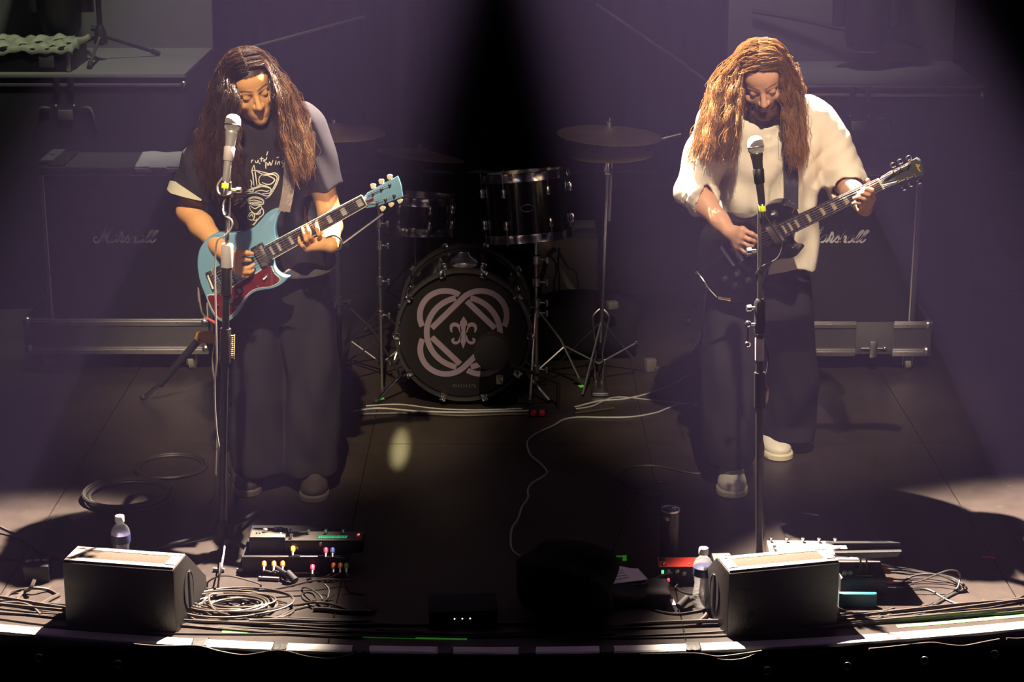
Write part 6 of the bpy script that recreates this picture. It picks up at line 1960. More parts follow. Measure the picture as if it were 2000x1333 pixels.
# white print: handwriting over a swirling drawing
bv = BVHTree.FromPolygons([Vector(p) for p in PT_], [tuple(map(int, q)) for q in QT_])
PR = [
 [(160, 300), (172, 265), (195, 255)], [(222, 262), (232, 296), (256, 290), (266, 258), (270, 292)], [(322, 205), (314, 285)], [(288, 238), (352, 232)], [(275, 300), (300, 312)], [(345, 262), (372, 250), (366, 278), (345, 270)], [(418, 122), (396, 190)], [(402, 212), (388, 255)],
 [(386, 392), (384, 345), (390, 290)], [(372, 300), (402, 296)], [(404, 300), (422, 340), (446, 288), (466, 336), (498, 255)], [(530, 330), (546, 262)], [(552, 222), (588, 208)], [(562, 330), (574, 282)], [(572, 300), (594, 278), (596, 328)], [(655, 262), (628, 282), (648, 312), (662, 348), (640, 362)],
 [(200, 335), (172, 420), (186, 480), (196, 570), (205, 650)], [(206, 335), (222, 440), (236, 540), (252, 655)], [(170, 425), (225, 415), (340, 442), (440, 466), (530, 456), (582, 512), (560, 605), (510, 705), (450, 800), (378, 850)],
 [(240, 430), (330, 470), (420, 480), (500, 480), (555, 520), (540, 600), (490, 700), (440, 790)], [(330, 480), (284, 530), (292, 620), (392, 655), (462, 700), (442, 760), (330, 770)], [(340, 500), (400, 492), (470, 520), (520, 560), (470, 620), (400, 628), (330, 600)], [(262, 640), (330, 640), (420, 668)],
 [(78, 742), (200, 700), (330, 662), (462, 690)], [(86, 772), (250, 760), (400, 806), (472, 770)], [(100, 718), (180, 690), (300, 652)], [(150, 660), (200, 700), (180, 740), (90, 735)], [(220, 745), (300, 720), (400, 735), (440, 720)],
 [(90, 880), (200, 836), (330, 868), (342, 932), (200, 945), (132, 905)], [(100, 890), (210, 870), (330, 900)], [(110, 915), (230, 900), (340, 915)], [(130, 930), (240, 922), (330, 940)], [(90, 860), (190, 820), (300, 835), (362, 880)],
 [(132, 960), (160, 1030), (240, 1080), (330, 1000), (350, 1080), (280, 1152), (200, 1258)], [(140, 950), (220, 1000), (300, 960), (330, 990)], [(108, 1132), (150, 1062), (212, 1092), (192, 1172), (122, 1162), (108, 1130)], [(130, 1130), (170, 1090), (190, 1130)], [(230, 1090), (290, 1080), (310, 1040)], [(250, 1150), (230, 1210), (180, 1250)], [(200, 1180), (260, 1170), (300, 1120)],
 [(90, 880), (45, 940), (0, 975)], [(150, 560), (170, 600), (160, 660)], [(0, 770), (60, 745), (120, 735)], [(-60, 820), (0, 800), (80, 810)], [(-80, 900), (-30, 860), (40, 850)], [(-100, 960), (-70, 930), (-20, 900)]]
pm = MB()
for st in PR:
    pts = catmull([(470 + x / 7.84, 280 + y / 7.84, 0) for x, y in st], 5)
    run, nr = [], []
    for x, y, _ in pts:
        d = Vector(ray(x, y)).normalized()
        h = bv.ray_cast(Vector(EYE), d)
        if h[0] is not None:
            nn = np.array(h[1]); nn = nn if nn @ np.array(d) < 0 else -nn
            run.append(np.array(h[0]) + nn * 0.0008); nr.append(nn)
    if len(run) > 2:
        pm.ribbon(run, [0.0022, 0.0042, 0.0024], np.array(nr), 0.0005)
tag(pm.build('print', mat('cream_print', (0.60, 0.58, 0.50), 0.9), shirtA, smooth=False, world=True), 'cream handwriting above a swirling drawing')
# pale under-layer showing at hem
S = SDF((-1.2, 6.8, 0.80), (-0.58, 7.3, 0.92), 0.005)
S.stack([(0.845, xh + 0.035, 7.07, 0.171, 0.141), (0.90, xh + 0.035, 7.07, 0.168, 0.138)], 0.0, fold=folds(0.006, 30, 9))
mk(S, 'under_shirt', mat('white_cotton', (0.66, 0.60, 0.52), 0.9), pA, 1)
# trousers
S = SDF((-1.36, 6.72, 0.03), (-0.52, 7.40, 0.96), 0.0055)
S.stack([(0.66, xh, 7.08, 0.19, 0.145), (0.80, xh, 7.08, 0.178, 0.14), (0.92, xh, 7.08, 0.158, 0.125)], 0.03, fold=folds(0.004, 28, 7))
for sg, ft in ((-1, fA), (1, fB)):
    tx = W(506 if sg < 0 else 609, 900, 7.0)[0]
    tk = W(502 if sg < 0 else 607, 750, 7.0)[0]
    S.stack([(0.075, tx, 7.035, 0.102, 0.135), (0.13, tx, 7.05, 0.108, 0.126), (0.3, tx, 7.055, 0.106, 0.118), (0.5, tk, 7.05, 0.105, 0.118), (0.68, xh + sg * 0.096, 7.07, 0.106, 0.128), (0.8, xh + sg * 0.09, 7.07, 0.095, 0.125)], 0.02, e=2.2, fold=folds(0.009, 36, 6, sg))
wrinkle(S, S.lo, S.lo + S.h * (S.n - 1), lambda X, Y, Z: 0.005 * np.sin(26 * Z + 14 * X + 5 * np.sin(9 * X)) * np.clip(1.2 - Z * 1.6, 0.15, 1))
trA = mk(S, 'trousers', DENIM, pA, 1)
SH_D = mat('dark_suede', (0.055, 0.042, 0.038), 0.7, bump=0.2)
SH_S = mat('grey_rubber_sole', (0.15, 0.13, 0.12), 0.6)
shoe(pA, G(612, 984), G(612, 984) + V(-0.01, 0.27, 0), 0.105, SH_D, SH_S, mat('dark_lace', (0.12, 0.10, 0.09), 0.7), 4)
shoe(pA, G(480, 972) + V(0.02, 0, 0), G(480, 972) + V(-0.07, 0.25, 0), 0.10, SH_D, SH_S, MATS['dark_lace'], 4)
# bracelet
MB().torus(wrR + V(0.006, 0.012, 0.004), 0.031, 0.004, (wrR - elR) / np.linalg.norm(wrR - elR), 20, 6).build('bracelet', mat('beads', (0.06, 0.05, 0.06), 0.3, bump=0.6, bscale=300), pA, world=True)
# hair
def crown(side, i, lift=1.0):
    """root on the parting and two points over the side of the skull, front (0) to back (5)"""
    ang = math.radians([33, 52, 75, 100, 125, 148][i])
    c, s_ = math.cos(ang), math.sin(ang)
    k = lift
    p0 = ('h', 0.004 * side, 0.042 + 0.093 * k * s_, -0.012 + 0.099 * k * c)
    p1 = ('h', 0.040 * side, 0.042 + 0.085 * k * s_, -0.012 + 0.092 * k * c)
    p2 = ('h', 0.072 * side, 0.042 + 0.048 * k * s_, -0.012 + 0.066 * k * c)
    return [p0, p1, p2]
gA = [
 crown(-1, 0) + [(465.4, 185, 6.80), (464.5, 230, 6.79), (468.2, 280, 6.78), (473.8, 330, 6.77), (481.3, 382, 6.78)],
 crown(-1, 1) + [(450.6, 185, 6.80), (447.8, 240, 6.79), (449.6, 300, 6.78), (453.4, 350, 6.78), (458, 398, 6.79)],
 crown(-1, 2) + [(432.9, 175, 6.86), (424.5, 225, 6.85), (419.9, 280, 6.84), (421.7, 340, 6.83), (430.1, 388, 6.83)],
 crown(-1, 3) + [(424.5, 165, 6.95), (412.4, 215, 6.95), (402.2, 265, 6.93), (393.8, 310, 6.92), (395.7, 352, 6.92)],
 crown(-1, 4) + [(430.1, 170, 7.05), (419.9, 220, 7.10), (410.6, 280, 7.13), (406.9, 325, 7.14), (408.7, 345, 7.14)],
 crown(-1, 5) + [(472, 180, 7.10), (467.3, 220, 7.15), (462.7, 280, 7.19), (462.7, 320, 7.19), (462.7, 345, 7.19)],
 crown(1, 5) + [(523.1, 180, 7.10), (527.8, 220, 7.15), (532.4, 280, 7.19), (537.1, 320, 7.19), (537.1, 345, 7.19)],
 crown(1, 4) + [(555.7, 185, 7.04), (569.6, 228, 7.12), (576.1, 270, 7.15), (578.9, 300, 7.15)],
 crown(1, 3) + [(561.2, 176, 6.96), (581.7, 210, 6.98), (595.6, 245, 6.97), (601.2, 290, 6.93), (603.1, 325, 6.91)],
 crown(1, 2) + [(557.5, 184, 6.89), (567.8, 220, 6.89), (583.6, 270, 6.86), (595.6, 315, 6.84), (595.6, 352, 6.84)],
 crown(1, 1) + [(548.2, 190, 6.84), (551.9, 230, 6.83), (561.2, 280, 6.81), (577, 330, 6.79), (585.4, 364, 6.79)],
 crown(1, 0) + [(538.9, 192, 6.82), (539.9, 228, 6.82), (546.4, 272, 6.80), (557.5, 312, 6.78), (568.7, 350, 6.78)],
]
hair_mesh('hair', pA, O_A, R_A, gA, 6000, 11, (0.034, 0.018, 0.010), (0.14, 0.072, 0.033), 0.0010, 0.0150, 0.100, 0.13, m=HAIRM, clump=0.0095)

# =============================================== the player in the white shirt
R_B = head_axes(-4, 30, 9)
O_B = W(1490, 183, 6.90) - R_B[:, 2] * 0.088
neckB = W(1500, 262, 7.08)
shL, shR = W(1402, 248, 7.10), W(1587, 232, 7.12)
elL, wrL = W(1354, 372, 7.02), GB.wp(1424, 452, 0.035)
elR = W(1650, 358, 7.08)
gw = GB.wp
wrR = gw(1690, 408, -0.055)
hipc = W(1482, 570, 7.16)
fA, fB = G(1430, 955), G(1512, 888)
S = SDF((0.50, 6.40, -0.01), (1.50, 7.62, 1.74), 0.0042)
S.stack([(0.86, hipc[0], 7.15, 0.15, 0.10), (1.0, hipc[0], 7.14, 0.14, 0.095), (1.2, hipc[0] + 0.01, 7.13, 0.15, 0.10), (1.36, neckB[0], 7.12, 0.155, 0.09), (1.42, neckB[0], 7.10, 0.10, 0.07)], 0.02)
S.cap(neckB, O_B + R_B @ V(0, -0.06, -0.03), 0.055, 0.052, 0.03)
S.cap(shL, neckB, 0.055, 0.05, 0.04); S.cap(shR, neckB, 0.055, 0.05, 0.04)
S.chain([shL, shL * .45 + elL * .55, elL], [0.056, 0.050, 0.042], 0.02)
S.chain([elL, elL * .68 + wrL * .32, wrL * .75 + elL * .25, wrL], [0.041, 0.043, 0.032, 0.027], 0.02)
S.chain([shR, shR * .45 + elR * .55, elR], [0.056, 0.050, 0.042], 0.02)
S.chain([elR, elR * .62 + wrR * .38, wrR], [0.042, 0.040, 0.027], 0.02)
for hx, ft in ((-0.085, fA), (0.085, fB)):
    hp = hipc + V(hx, 0, -0.03)
    kn = V((hp[0] + ft[0]) / 2 + (0.01 if hx > 0 else 0), (hp[1] + ft[1] + 0.07) / 2 - 0.02, 0.47)
    an = V(ft[0], ft[1] + 0.06, 0.08)
    S.chain([hp, kn, an], [0.075, 0.050, 0.036], 0.03)
head_sdf(S, O_B, R_B, True)
hand_sdf(S, wrL, [gw(1450, 449, 0.046), gw(1447, 460, 0.052), gw(1444, 470, 0.052), gw(1440, 480, 0.048)],
         [[gw(1450, 449, 0.046), gw(1469, 457, 0.048), gw(1477, 462, 0.034), gw(1481, 465, 0.024)],
          [gw(1447, 460, 0.052), gw(1464, 468, 0.052), gw(1472, 471, 0.038), gw(1476, 473, 0.028)],
          [gw(1444, 470, 0.052), gw(1461, 479, 0.050), gw(1469, 480, 0.036), gw(1472, 479, 0.026)],
          [gw(1440, 480, 0.048), gw(1454, 492, 0.044), gw(1456, 494, 0.030), gw(1450, 494, 0.020)]],
         [gw(1436, 447, 0.036), gw(1456, 452, 0.034), gw(1470, 461, 0.030), gw(1479, 467, 0.022)])
hand_sdf(S, wrR, [gw(1706, 383, -0.012), gw(1700, 390, -0.008), gw(1691, 396, -0.004), gw(1681, 401, 0.000)],
         [[gw(1706, 381, -0.004), gw(1703, 372, 0.034), gw(1693, 369, 0.040), gw(1684, 371, 0.024)],
          [gw(1700, 389, 0.000), gw(1696, 380, 0.038), gw(1686, 377, 0.042), gw(1677, 379, 0.025)],
          [gw(1691, 395, 0.002), gw(1688, 388, 0.038), gw(1677, 385, 0.042), gw(1668, 387, 0.025)],
          [gw(1681, 400, 0.004), gw(1679, 396, 0.034), gw(1671, 396, 0.038), gw(1665, 398, 0.024)]],
         [gw(1700, 398, -0.028), gw(1702, 378, -0.036), gw(1699, 362, -0.030), gw(1695, 352, -0.016)])
P, Q = S.mesh(); P = relax(P, Q, 1)
colB = paint_head(P, O_B, R_B, (0.55, 0.30, 0.19), (0.10, 0.045, 0.018), (0.34, 0.14, 0.11), (0.085, 0.038, 0.020, 0.95), 0.085)
pB = np_mesh('person', P, Q, SKIN, None, colB)
tag(pB, 'fair long-haired bearded person in a white shirt bowing over the black guitar', 'person')
S = SDF((0.50, 6.70, 0.76), (1.50, 7.46, 1.54), 0.0055)
xh = hipc[0]
S.stack([(0.855, xh + 0.035, 7.14, 0.175, 0.145), (0.95, xh + 0.03, 7.13, 0.185, 0.15), (1.08, xh + 0.025, 7.12, 0.185, 0.15), (1.22, xh + 0.03, 7.11, 0.19, 0.145), (1.33, neckB[0] + 0.0, 7.10, 0.19, 0.13), (1.40, neckB[0], 7.09, 0.14, 0.10), (1.435, neckB[0], 7.08, 0.085, 0.078)], 0.03, fold=folds(0.008, 32, 8, 1.0))
for sh, el, ln, r0, r1 in ((shL, elL, 0.98, 0.082, 0.072), (shR, elR, 1.0, 0.085, 0.080)):
    e = sh + (el - sh) * ln
    S.cap(sh, neckB, 0.068, 0.06, 0.04)
    S.chain([sh, sh * .5 + e * .5, e], [r0, r0 * 0.98, r1], 0.03)
# rolled cuffs
for el, wr, r in ((elL, wrL, 0.060), (elR, wrR, 0.066)):
    d = (wr - el) / np.linalg.norm(wr - el)
    S.cap(el, el + d * 0.045, r + 0.006, r, 0.02)
    for q in (0.028, 0.05):
        a, b, _ = frame(d)
        for k in range(16):
            w0, w1 = 2 * PI * k / 16, 2 * PI * (k + 1) / 16
            c0_, c1_ = el + d * q + (r + 0.002) * (a * math.cos(w0) + b * math.sin(w0)), el + d * q + (r + 0.002) * (a * math.cos(w1) + b * math.sin(w1))
            S.cap(c0_, c1_, 0.009, 0.009, 0.006)
    S.cap(el + d * 0.03, el + d * 0.12, r - 0.014, r - 0.008, 0.0, cut=True)
wrinkle(S, S.lo, S.lo + S.h * (S.n - 1), lambda X, Y, Z: 0.011 * np.sin(33 * X - 21 * Z + 3 * np.sin(13 * X + 4 * Z) + 9 * Y) * np.sin(15 * Z + 11 * X + 1))
wrinkle(S, S.lo, S.lo + S.h * (S.n - 1), lambda X, Y, Z: 0.0055 * np.abs(np.sin(26 * Z + 30 * X + 2.5 * np.sin(19 * X - 11 * Z))) * np.clip(np.sin(9 * X + 7 * Z + 2), -0.2, 1) - 0.004 * np.abs(np.sin(40 * X - 16 * Z + 3 * np.sin(12 * Z))) * np.clip(np.sin(11 * Z - 5 * X), 0, 1))
# collar and button placket
for q_ in np.linspace(0, 1, 14):
    z_ = 1.36 - 0.42 * q_
    yy = np.interp(z_, [0.95, 1.08, 1.22, 1.33, 1.40], [7.13 - 0.15, 7.12 - 0.15, 7.11 - 0.145, 7.10 - 0.13, 7.09 - 0.10])
    S.cap(V(neckB[0] - 0.012, yy, z_), V(neckB[0] - 0.012, yy, z_ - 0.033), 0.009, 0.009, 0.006)
for sg in (-1, 1):
    a = neckB + V(sg * 0.062, -0.03, 0.028); b = neckB + V(sg * 0.022, -0.100, -0.050)
    S.cap(a, b, 0.018, 0.009, 0.004)
    S.cap(a, neckB + V(sg * 0.06, -0.085, -0.045), 0.012, 0.007, 0.004)
mk(S, 'shirt', LINEN, pB, 2)
S = SDF((0.50, 6.75, 0.03), (1.40, 7.62, 0.98), 0.0055)
S.stack([(0.66, xh, 7.16, 0.195, 0.15), (0.80, xh, 7.15, 0.182, 0.145), (0.93, xh, 7.15, 0.16, 0.128)], 0.03, fold=folds(0.004, 28, 7))
for sg, ft, zb in ((-1, fA, 0.10), (1, fB, 0.065)):
    fy = ft[1] + 0.07
    tx = W(1423 if sg < 0 else 1537, 860, fy)[0]
    S.stack([(zb, tx, fy, 0.100, 0.125), (zb + 0.06, tx, fy, 0.108, 0.122), (0.3, tx, fy * .7 + 7.15 * .3, 0.108, 0.118), (0.5, (tx + xh + sg * 0.095) / 2, (fy + 7.15) / 2 - 0.02, 0.110, 0.118), (0.68, xh + sg * 0.096, 7.14, 0.110, 0.132), (0.8, xh + sg * 0.094, 7.14, 0.098, 0.13)], 0.02, e=2.2, fold=folds(0.009, 34, 6, sg + 2))
wrinkle(S, S.lo, S.lo + S.h * (S.n - 1), lambda X, Y, Z: 0.004 * np.sin(24 * Z + 12 * X + 5 * np.sin(9 * X)) * np.clip(1.2 - Z * 1.6, 0.15, 1))
mk(S, 'trousers', DENIM, pB, 1)
SH_W = mat('white_leather', (0.72, 0.68, 0.60), 0.5, bump=0.08)
SH_C = mat('cream_sole', (0.70, 0.64, 0.48), 0.6)
SH_L = mat('cream_lace', (0.60, 0.55, 0.44), 0.8)
shoe(pB, G(1429, 975), G(1429, 975) + V(0.03, 0.28, 0), 0.112, SH_W, SH_C, SH_L, 6)
shoe(pB, G(1516, 902) + V(0.03, 0, 0), G(1516, 902) + V(-0.04, 0.27, 0), 0.11, SH_W, SH_C, SH_L, 5)
gB = [
 crown(-1, 0) + [(1453.9, 190, 6.87), (1451, 230, 6.86), (1450.1, 270, 6.86), (1444.4, 310, 6.86)],
 crown(-1, 1) + [(1433, 190, 6.89), (1428.2, 230, 6.87), (1423.5, 275, 6.87), (1417.8, 322, 6.88)],
 crown(-1, 2) + [(1412.1, 170, 6.95), (1403.5, 215, 6.93), (1395, 265, 6.92), (1389.3, 318, 6.92)],
 crown(-1, 3) + [(1402.6, 152, 7.03), (1387.4, 200, 7.03), (1372.2, 245, 7.01), (1358.9, 288, 6.99), (1341.8, 322, 6.98)],
 crown(-1, 4) + [(1410.2, 160, 7.14), (1400.7, 205, 7.19), (1393.1, 255, 7.23), (1389.3, 290, 7.23)],
 crown(-1, 5) + [(1452, 170, 7.18), (1447.2, 215, 7.23), (1442.5, 255, 7.26), (1442.5, 290, 7.27)],
 crown(1, 5) + [(1523.2, 170, 7.18), (1528, 215, 7.23), (1532.8, 255, 7.26), (1537.5, 290, 7.27)],
 crown(1, 4) + [(1548.9, 178, 7.14), (1556.5, 225, 7.20), (1562.2, 265, 7.22)],
 crown(1, 3) + [(1552.7, 170, 7.05), (1558.4, 212, 7.05), (1563.2, 260, 7.02), (1568.8, 310, 6.98)],
 crown(1, 2) + [(1548, 175, 6.98), (1553.7, 222, 6.98), (1559.3, 270, 6.95), (1565, 322, 6.93)],
 crown(1, 1) + [(1541.3, 180, 6.93), (1546, 228, 6.92), (1551.8, 280, 6.90), (1558.4, 330, 6.89)],
 crown(1, 0) + [(1531.8, 184, 6.91), (1536.5, 222, 6.90), (1542.2, 270, 6.88), (1548, 320, 6.87)],
]
hair_mesh('hair', pB, O_B, R_B, gB, 6300, 23, (0.20, 0.10, 0.032), (0.36, 0.19, 0.065), 0.0010, 0.0150, 0.085, 0.14, m=HAIRM, clump=0.0105)
# beard strands
rg = np.random.default_rng(5)
mbb = MB()
for i in range(420):
    x = rg.uniform(-0.05, 0.05); y = -0.072 - 0.045 * rg.random() - 0.02 * (1 - abs(x) / 0.05)
    z = 0.078 - 8 * x * x - 0.2 * max(0, -0.10 - y)
    p = O_B + R_B @ V(x, y, z)
    mbb.tube([p, p + R_B @ V(x * 0.15, -0.018, 0.004 + 0.004 * rg.random()), p + R_B @ V(x * 0.2 + rg.normal() * 0.004, -0.036 * (0.6 + 0.5 * rg.random()), 0.001)], [0.0011, 0.0009, 0.0004], 3)
tag(mbb.build('beard', mat('beard_hair', (0.11, 0.05, 0.024), 0.5), pB, world=True), kind='stuff')

# ---- straps (parts of the guitars)
def strap(t, pts, w, m, normals):
    P = catmull(pts, 8)
    N = catmull(normals, 8)
    MB().ribbon(P, w, N, 0.003).build('strap', m, t, world=True)
bA = GA.w(pb[0], pb[1], -0.012)
strap(tA, [bA + V(0, -0.012, 0), W(563, 370, 6.845), W(567, 310, 6.875), W(574, 255, 6.93), W(575, 222, 7.04), W(570, 262, 7.20), W(520, 400, 7.25), W(440, 520, 7.2), W(400, 585, 7.0), W(388, 580, 6.86)], 0.042, mat('brown_leather_strap', (0.16, 0.12, 0.11), 0.6, bump=0.2),
      [V(0, -1, .2), V(0, -1, .2), V(0, -1, .3), V(0, -.8, .7), V(0, 0, 1), V(0, 1, .3), V(0, 1, 0), V(-.3, 1, 0), V(-1, .3, 0), V(-1, -.2, 0)])
bB = GB.w(qb[0], qb[1], -0.012)
strap(tB, [bB + V(0, -0.012, 0), W(1546, 360, 6.93), W(1544, 300, 6.945), W(1545, 250, 6.975), W(1556, 212, 7.10), W(1550, 252, 7.26), W(1500, 400, 7.32), W(1420, 500, 7.25), W(1375, 540, 7.05), GB.w(tail[0], tail[1], -0.025)], 0.050, mat('navy_strap', (0.012, 0.012, 0.024), 0.7, bump=0.2),
      [V(0, -1, .2), V(0, -1, .2), V(0, -1, .3), V(0, -.8, .7), V(0, 0, 1), V(0, 1, .3), V(0, 1, 0), V(-.3, 1, 0), V(-1, .3, 0), V(-1, -.2, 0)])

# ------------------------------------------------------------------ cables
def fcable(pix, label, r=0.0035, m=CABLE_T, group=None, name='cable', lift=None, n=6, z=None):
    P = []
    for i, q in enumerate(pix):
        h = (q[2] if len(q) > 2 else 0.0)
        P.append(G(q[0], q[1], h) + V(0, 0, r if h == 0 else 0))
    C = catmull(P, n)
    C[:, 2] = np.maximum(C[:, 2], r * 0.9)
    return tag(MB().tube(C, r, 6).build(name, m), label, 'cable', group)
# bundles running along the stage edge
rg = np.random.default_rng(7)
def edge_bundle(px0, px1, n, label, group, o0, o1, seed):
    rr = np.random.default_rng(seed)
    for i in range(n):
        a = W(px0 + rr.uniform(-60, 40), 1230, 5.75)[0]; b = W(px1 + rr.uniform(-50, 60), 1230, 5.75)[0]
        xs = np.linspace(a, b, 26)
        base = o0 + (o1 - o0) * (i + rr.random() * 0.6) / n
        f1, f2, p1, p2 = rr.uniform(1.5, 3.2), rr.uniform(4, 7), rr.uniform(0, 6), rr.uniform(0, 6)
        r = rr.choice([0.0032, 0.0042, 0.0055])
        P = [V(x, edge_y(x) + base + 0.020 * math.sin(f1 * x + p1) + 0.009 * math.sin(f2 * x + p2), r + 0.006 * max(0, math.sin(3.1 * x + p2)) * (i % 3)) for x in xs]
        tag(MB().tube(catmull(P, 4), r, 6).build('edge_cable', CABLE_T if i % 3 else CABLE), label, 'cable', group)
edge_bundle(-30, 760, 9, 'brown-black cable lying along the stage edge on the blue guitar side', 'edge cables on the blue guitar side', 0.085, 0.23, 1)
edge_bundle(1500, 2030, 8, 'brown-black cable lying along the stage edge on the black guitar side', 'edge cables on the black guitar side', 0.10, 0.21, 2)
edge_bundle(1190, 1450, 5, 'dark cable running from the cloth heap to the oval-handled wedge', 'edge cables between the cloth heap and the wedge', 0.10, 0.20, 3)
edge_bundle(760, 1190, 4, 'dark cable along the unlit middle of the stage edge', 'edge cables in the dark middle', 0.10, 0.2, 4)
# thick cables at the stage box
k1 = lambda P: [(x / 3.776, 980 + y / 3.776) + ((h,) if h else ()) for x, y, h in P]
fcable(k1([(255, 580, .05), (225, 640, .03), (180, 680, 0), (135, 720, 0), (140, 760, 0)]), 'thick tan cable bending down from the stage box', 0.0068)
fcable(k1([(40, 730, 0), (70, 690, 0), (150, 655, 0.01), (260, 640, 0.02), (360, 665, 0), (430, 700, 0)]), 'thick tan cable arching past the stage box to the wedge', 0.0055)
fcable(k1([(310, 770, 0), (370, 735, 0), (440, 700, 0)]), 'short thick tan cable disappearing behind the wedge', 0.0068)
fcable(k1([(0, 190, .02), (100, 240, .01), (200, 310, 0), (330, 400, 0), (440, 430, 0)]), 'black cable slanting from the frame edge to the wedge', 0.006, CABLE)
fcable(k1([(0, 430, 0), (100, 435, 0), (180, 450, 0)]), 'thin dark cable behind the stage box', 0.004, CABLE)
fcable(k1([(0, 770, 0), (90, 760, 0), (180, 770, 0), (250, 800, 0), (300, 850, 0)]), 'tan cable curling in front of the stage box', 0.006)
# coiled cable beside the wedge
rr = np.random.default_rng(12)
cc = G(455, 1190)
P = []
for i in range(420):
    w = i / 419
    a = w * 2 * PI * 15
    k = 0.75 + 0.25 * math.sin(w * 31)
    P.append(cc + V(0.175 * k * math.cos(a) + 0.03 * math.sin(w * 17), 0.10 * k * math.sin(a) + 0.018 * math.sin(w * 23), 0.006 + 0.022 * (0.5 + 0.5 * math.sin(w * 37))))
tag(MB().tube(P, 0.0036, 6).build('coiled_cable', CABLE_T), 'heap of coiled cable beside the wedge on the blue guitar side', 'cable')
k8 = lambda P: [(340 + q[0] / 4.762, 1100 + q[1] / 4.762) + ((q[2],) if len(q) > 2 else ()) for q in P]
T8 = [
 ([(310, 240), (315, 180, .02), (400, 130, .04), (520, 122, .05), (680, 160, .04), (800, 200, .03), (780, 240, .01), (650, 255), (420, 250), (130, 255)], 0.0036, 'tan cable making an oval loop above the coil'),
 ([(760, 265), (880, 262), (1000, 235, .01), (1150, 200, .02), (1300, 165, .03), (1420, 155, .03), (1560, 162, .02), (1660, 170, .02)], 0.0036, 'cable with a pale plug rising from the coil to the pedal board'),
 ([(430, 0, .10), (418, 120, .07), (410, 230, .02), (415, 290), (450, 340), (520, 390), (590, 410), (700, 370), (830, 325)], 0.0032, 'cable dropping from the microphone stand onto the coil'),
 ([(330, 330, .03), (350, 295, .03), (480, 290, .02), (340, 300, .04), (330, 360, .04), (380, 440, .03), (500, 480, .02), (620, 495, .01), (760, 465), (900, 430), (1040, 412), (1200, 395), (1320, 370, .02), (1420, 375, .01), (1550, 420), (1680, 465), (1870, 470)], 0.0040, 'tan cable sweeping from the coil across the floor into the dark'),
 ([(140, 350), (135, 310, .02), (180, 270, .02), (320, 290, .01), (480, 310), (640, 340), (760, 370), (900, 400), (1050, 420)], 0.0055, 'thick cable running under the coil'),
 ([(140, 350, .02), (180, 400, .02), (300, 470, .02), (420, 505, .01), (620, 520), (800, 510), (950, 520), (1080, 460), (1200, 420), (1330, 390)], 0.0034, 'cable curving round the front of the coil to the plug tangle'),
 ([(90, 470), (140, 510), (230, 545), (420, 545), (700, 540), (900, 545), (1010, 500), (1120, 445), (1270, 410)], 0.0036, 'lower cable curving round the coil to the plug tangle'),
 ([(1190, 250), (1220, 230, .02), (1280, 250, .03), (1350, 300, .03), (1380, 350, .02), (1340, 390), (1280, 410)], 0.0030, 'short patch cable in the plug tangle, inner loop'),
 ([(1400, 200, .03), (1440, 250, .02), (1430, 320, .01), (1400, 360), (1490, 285, .02), (1440, 330, .01), (1370, 375)], 0.0030, 'short patch cable in the plug tangle, outer loop'),
 ([(1190, 300), (1200, 340), (1260, 370), (1320, 350), (1300, 300), (1240, 280), (1190, 300)], 0.0028, 'dark patch cable ring on the floor before the board', CABLE),
 ([(1330, 430), (1300, 400), (1350, 380), (1440, 400), (1430, 440), (1380, 440)], 0.0028, 'small dark patch cable ring in the plug tangle', CABLE),
 ([(880, 330), (1000, 322), (1180, 310)], 0.0025, 'thin dark cable lying straight between coil and board', CABLE),
 ([(1300, 450), (1420, 455), (1600, 475), (1860, 478)], 0.0075, 'thick black cable running into the dark past the board', CABLE),
 ([(700, 570), (1000, 560), (1300, 572), (1600, 575), (1840, 570)], 0.0085, 'ribbed black hose lying behind the glow tape', CABLE),
 ([(1590, 205, .03), (1620, 260, .01), (1680, 290), (1760, 300)], 0.003, 'thin cable at the dark end of the pedal board', CABLE),
 ([(1790, 290), (1775, 350), (1820, 420), (1890, 450)], 0.003, 'thin cable curving in the dark beyond the board', CABLE),
]
for e in T8:
    fcable(k8(e[0]), e[2], e[1], e[3] if len(e) > 3 else CABLE_T, 'loose cables at the pedal board')
# pale heat-shrink sleeves and foot plugs on the floor under the board
for i, (x, y) in enumerate(((420, 80), (640, 85), (845, 160), (925, 165))):
    p = G(*k8([(x, y)])[0])
    tag(MB().tube([p + V(-.02, 0, .008), p + V(.02, -.006, .008)], 0.007, 8).build('connector', mat('grey_connector', (0.2, 0.18, 0.17), 0.4, 0.5)), f'grey cable connector lying on the floor before the board, {["first", "second", "third", "fourth"][i]} from the stand', 'connector', 'connectors before the board')
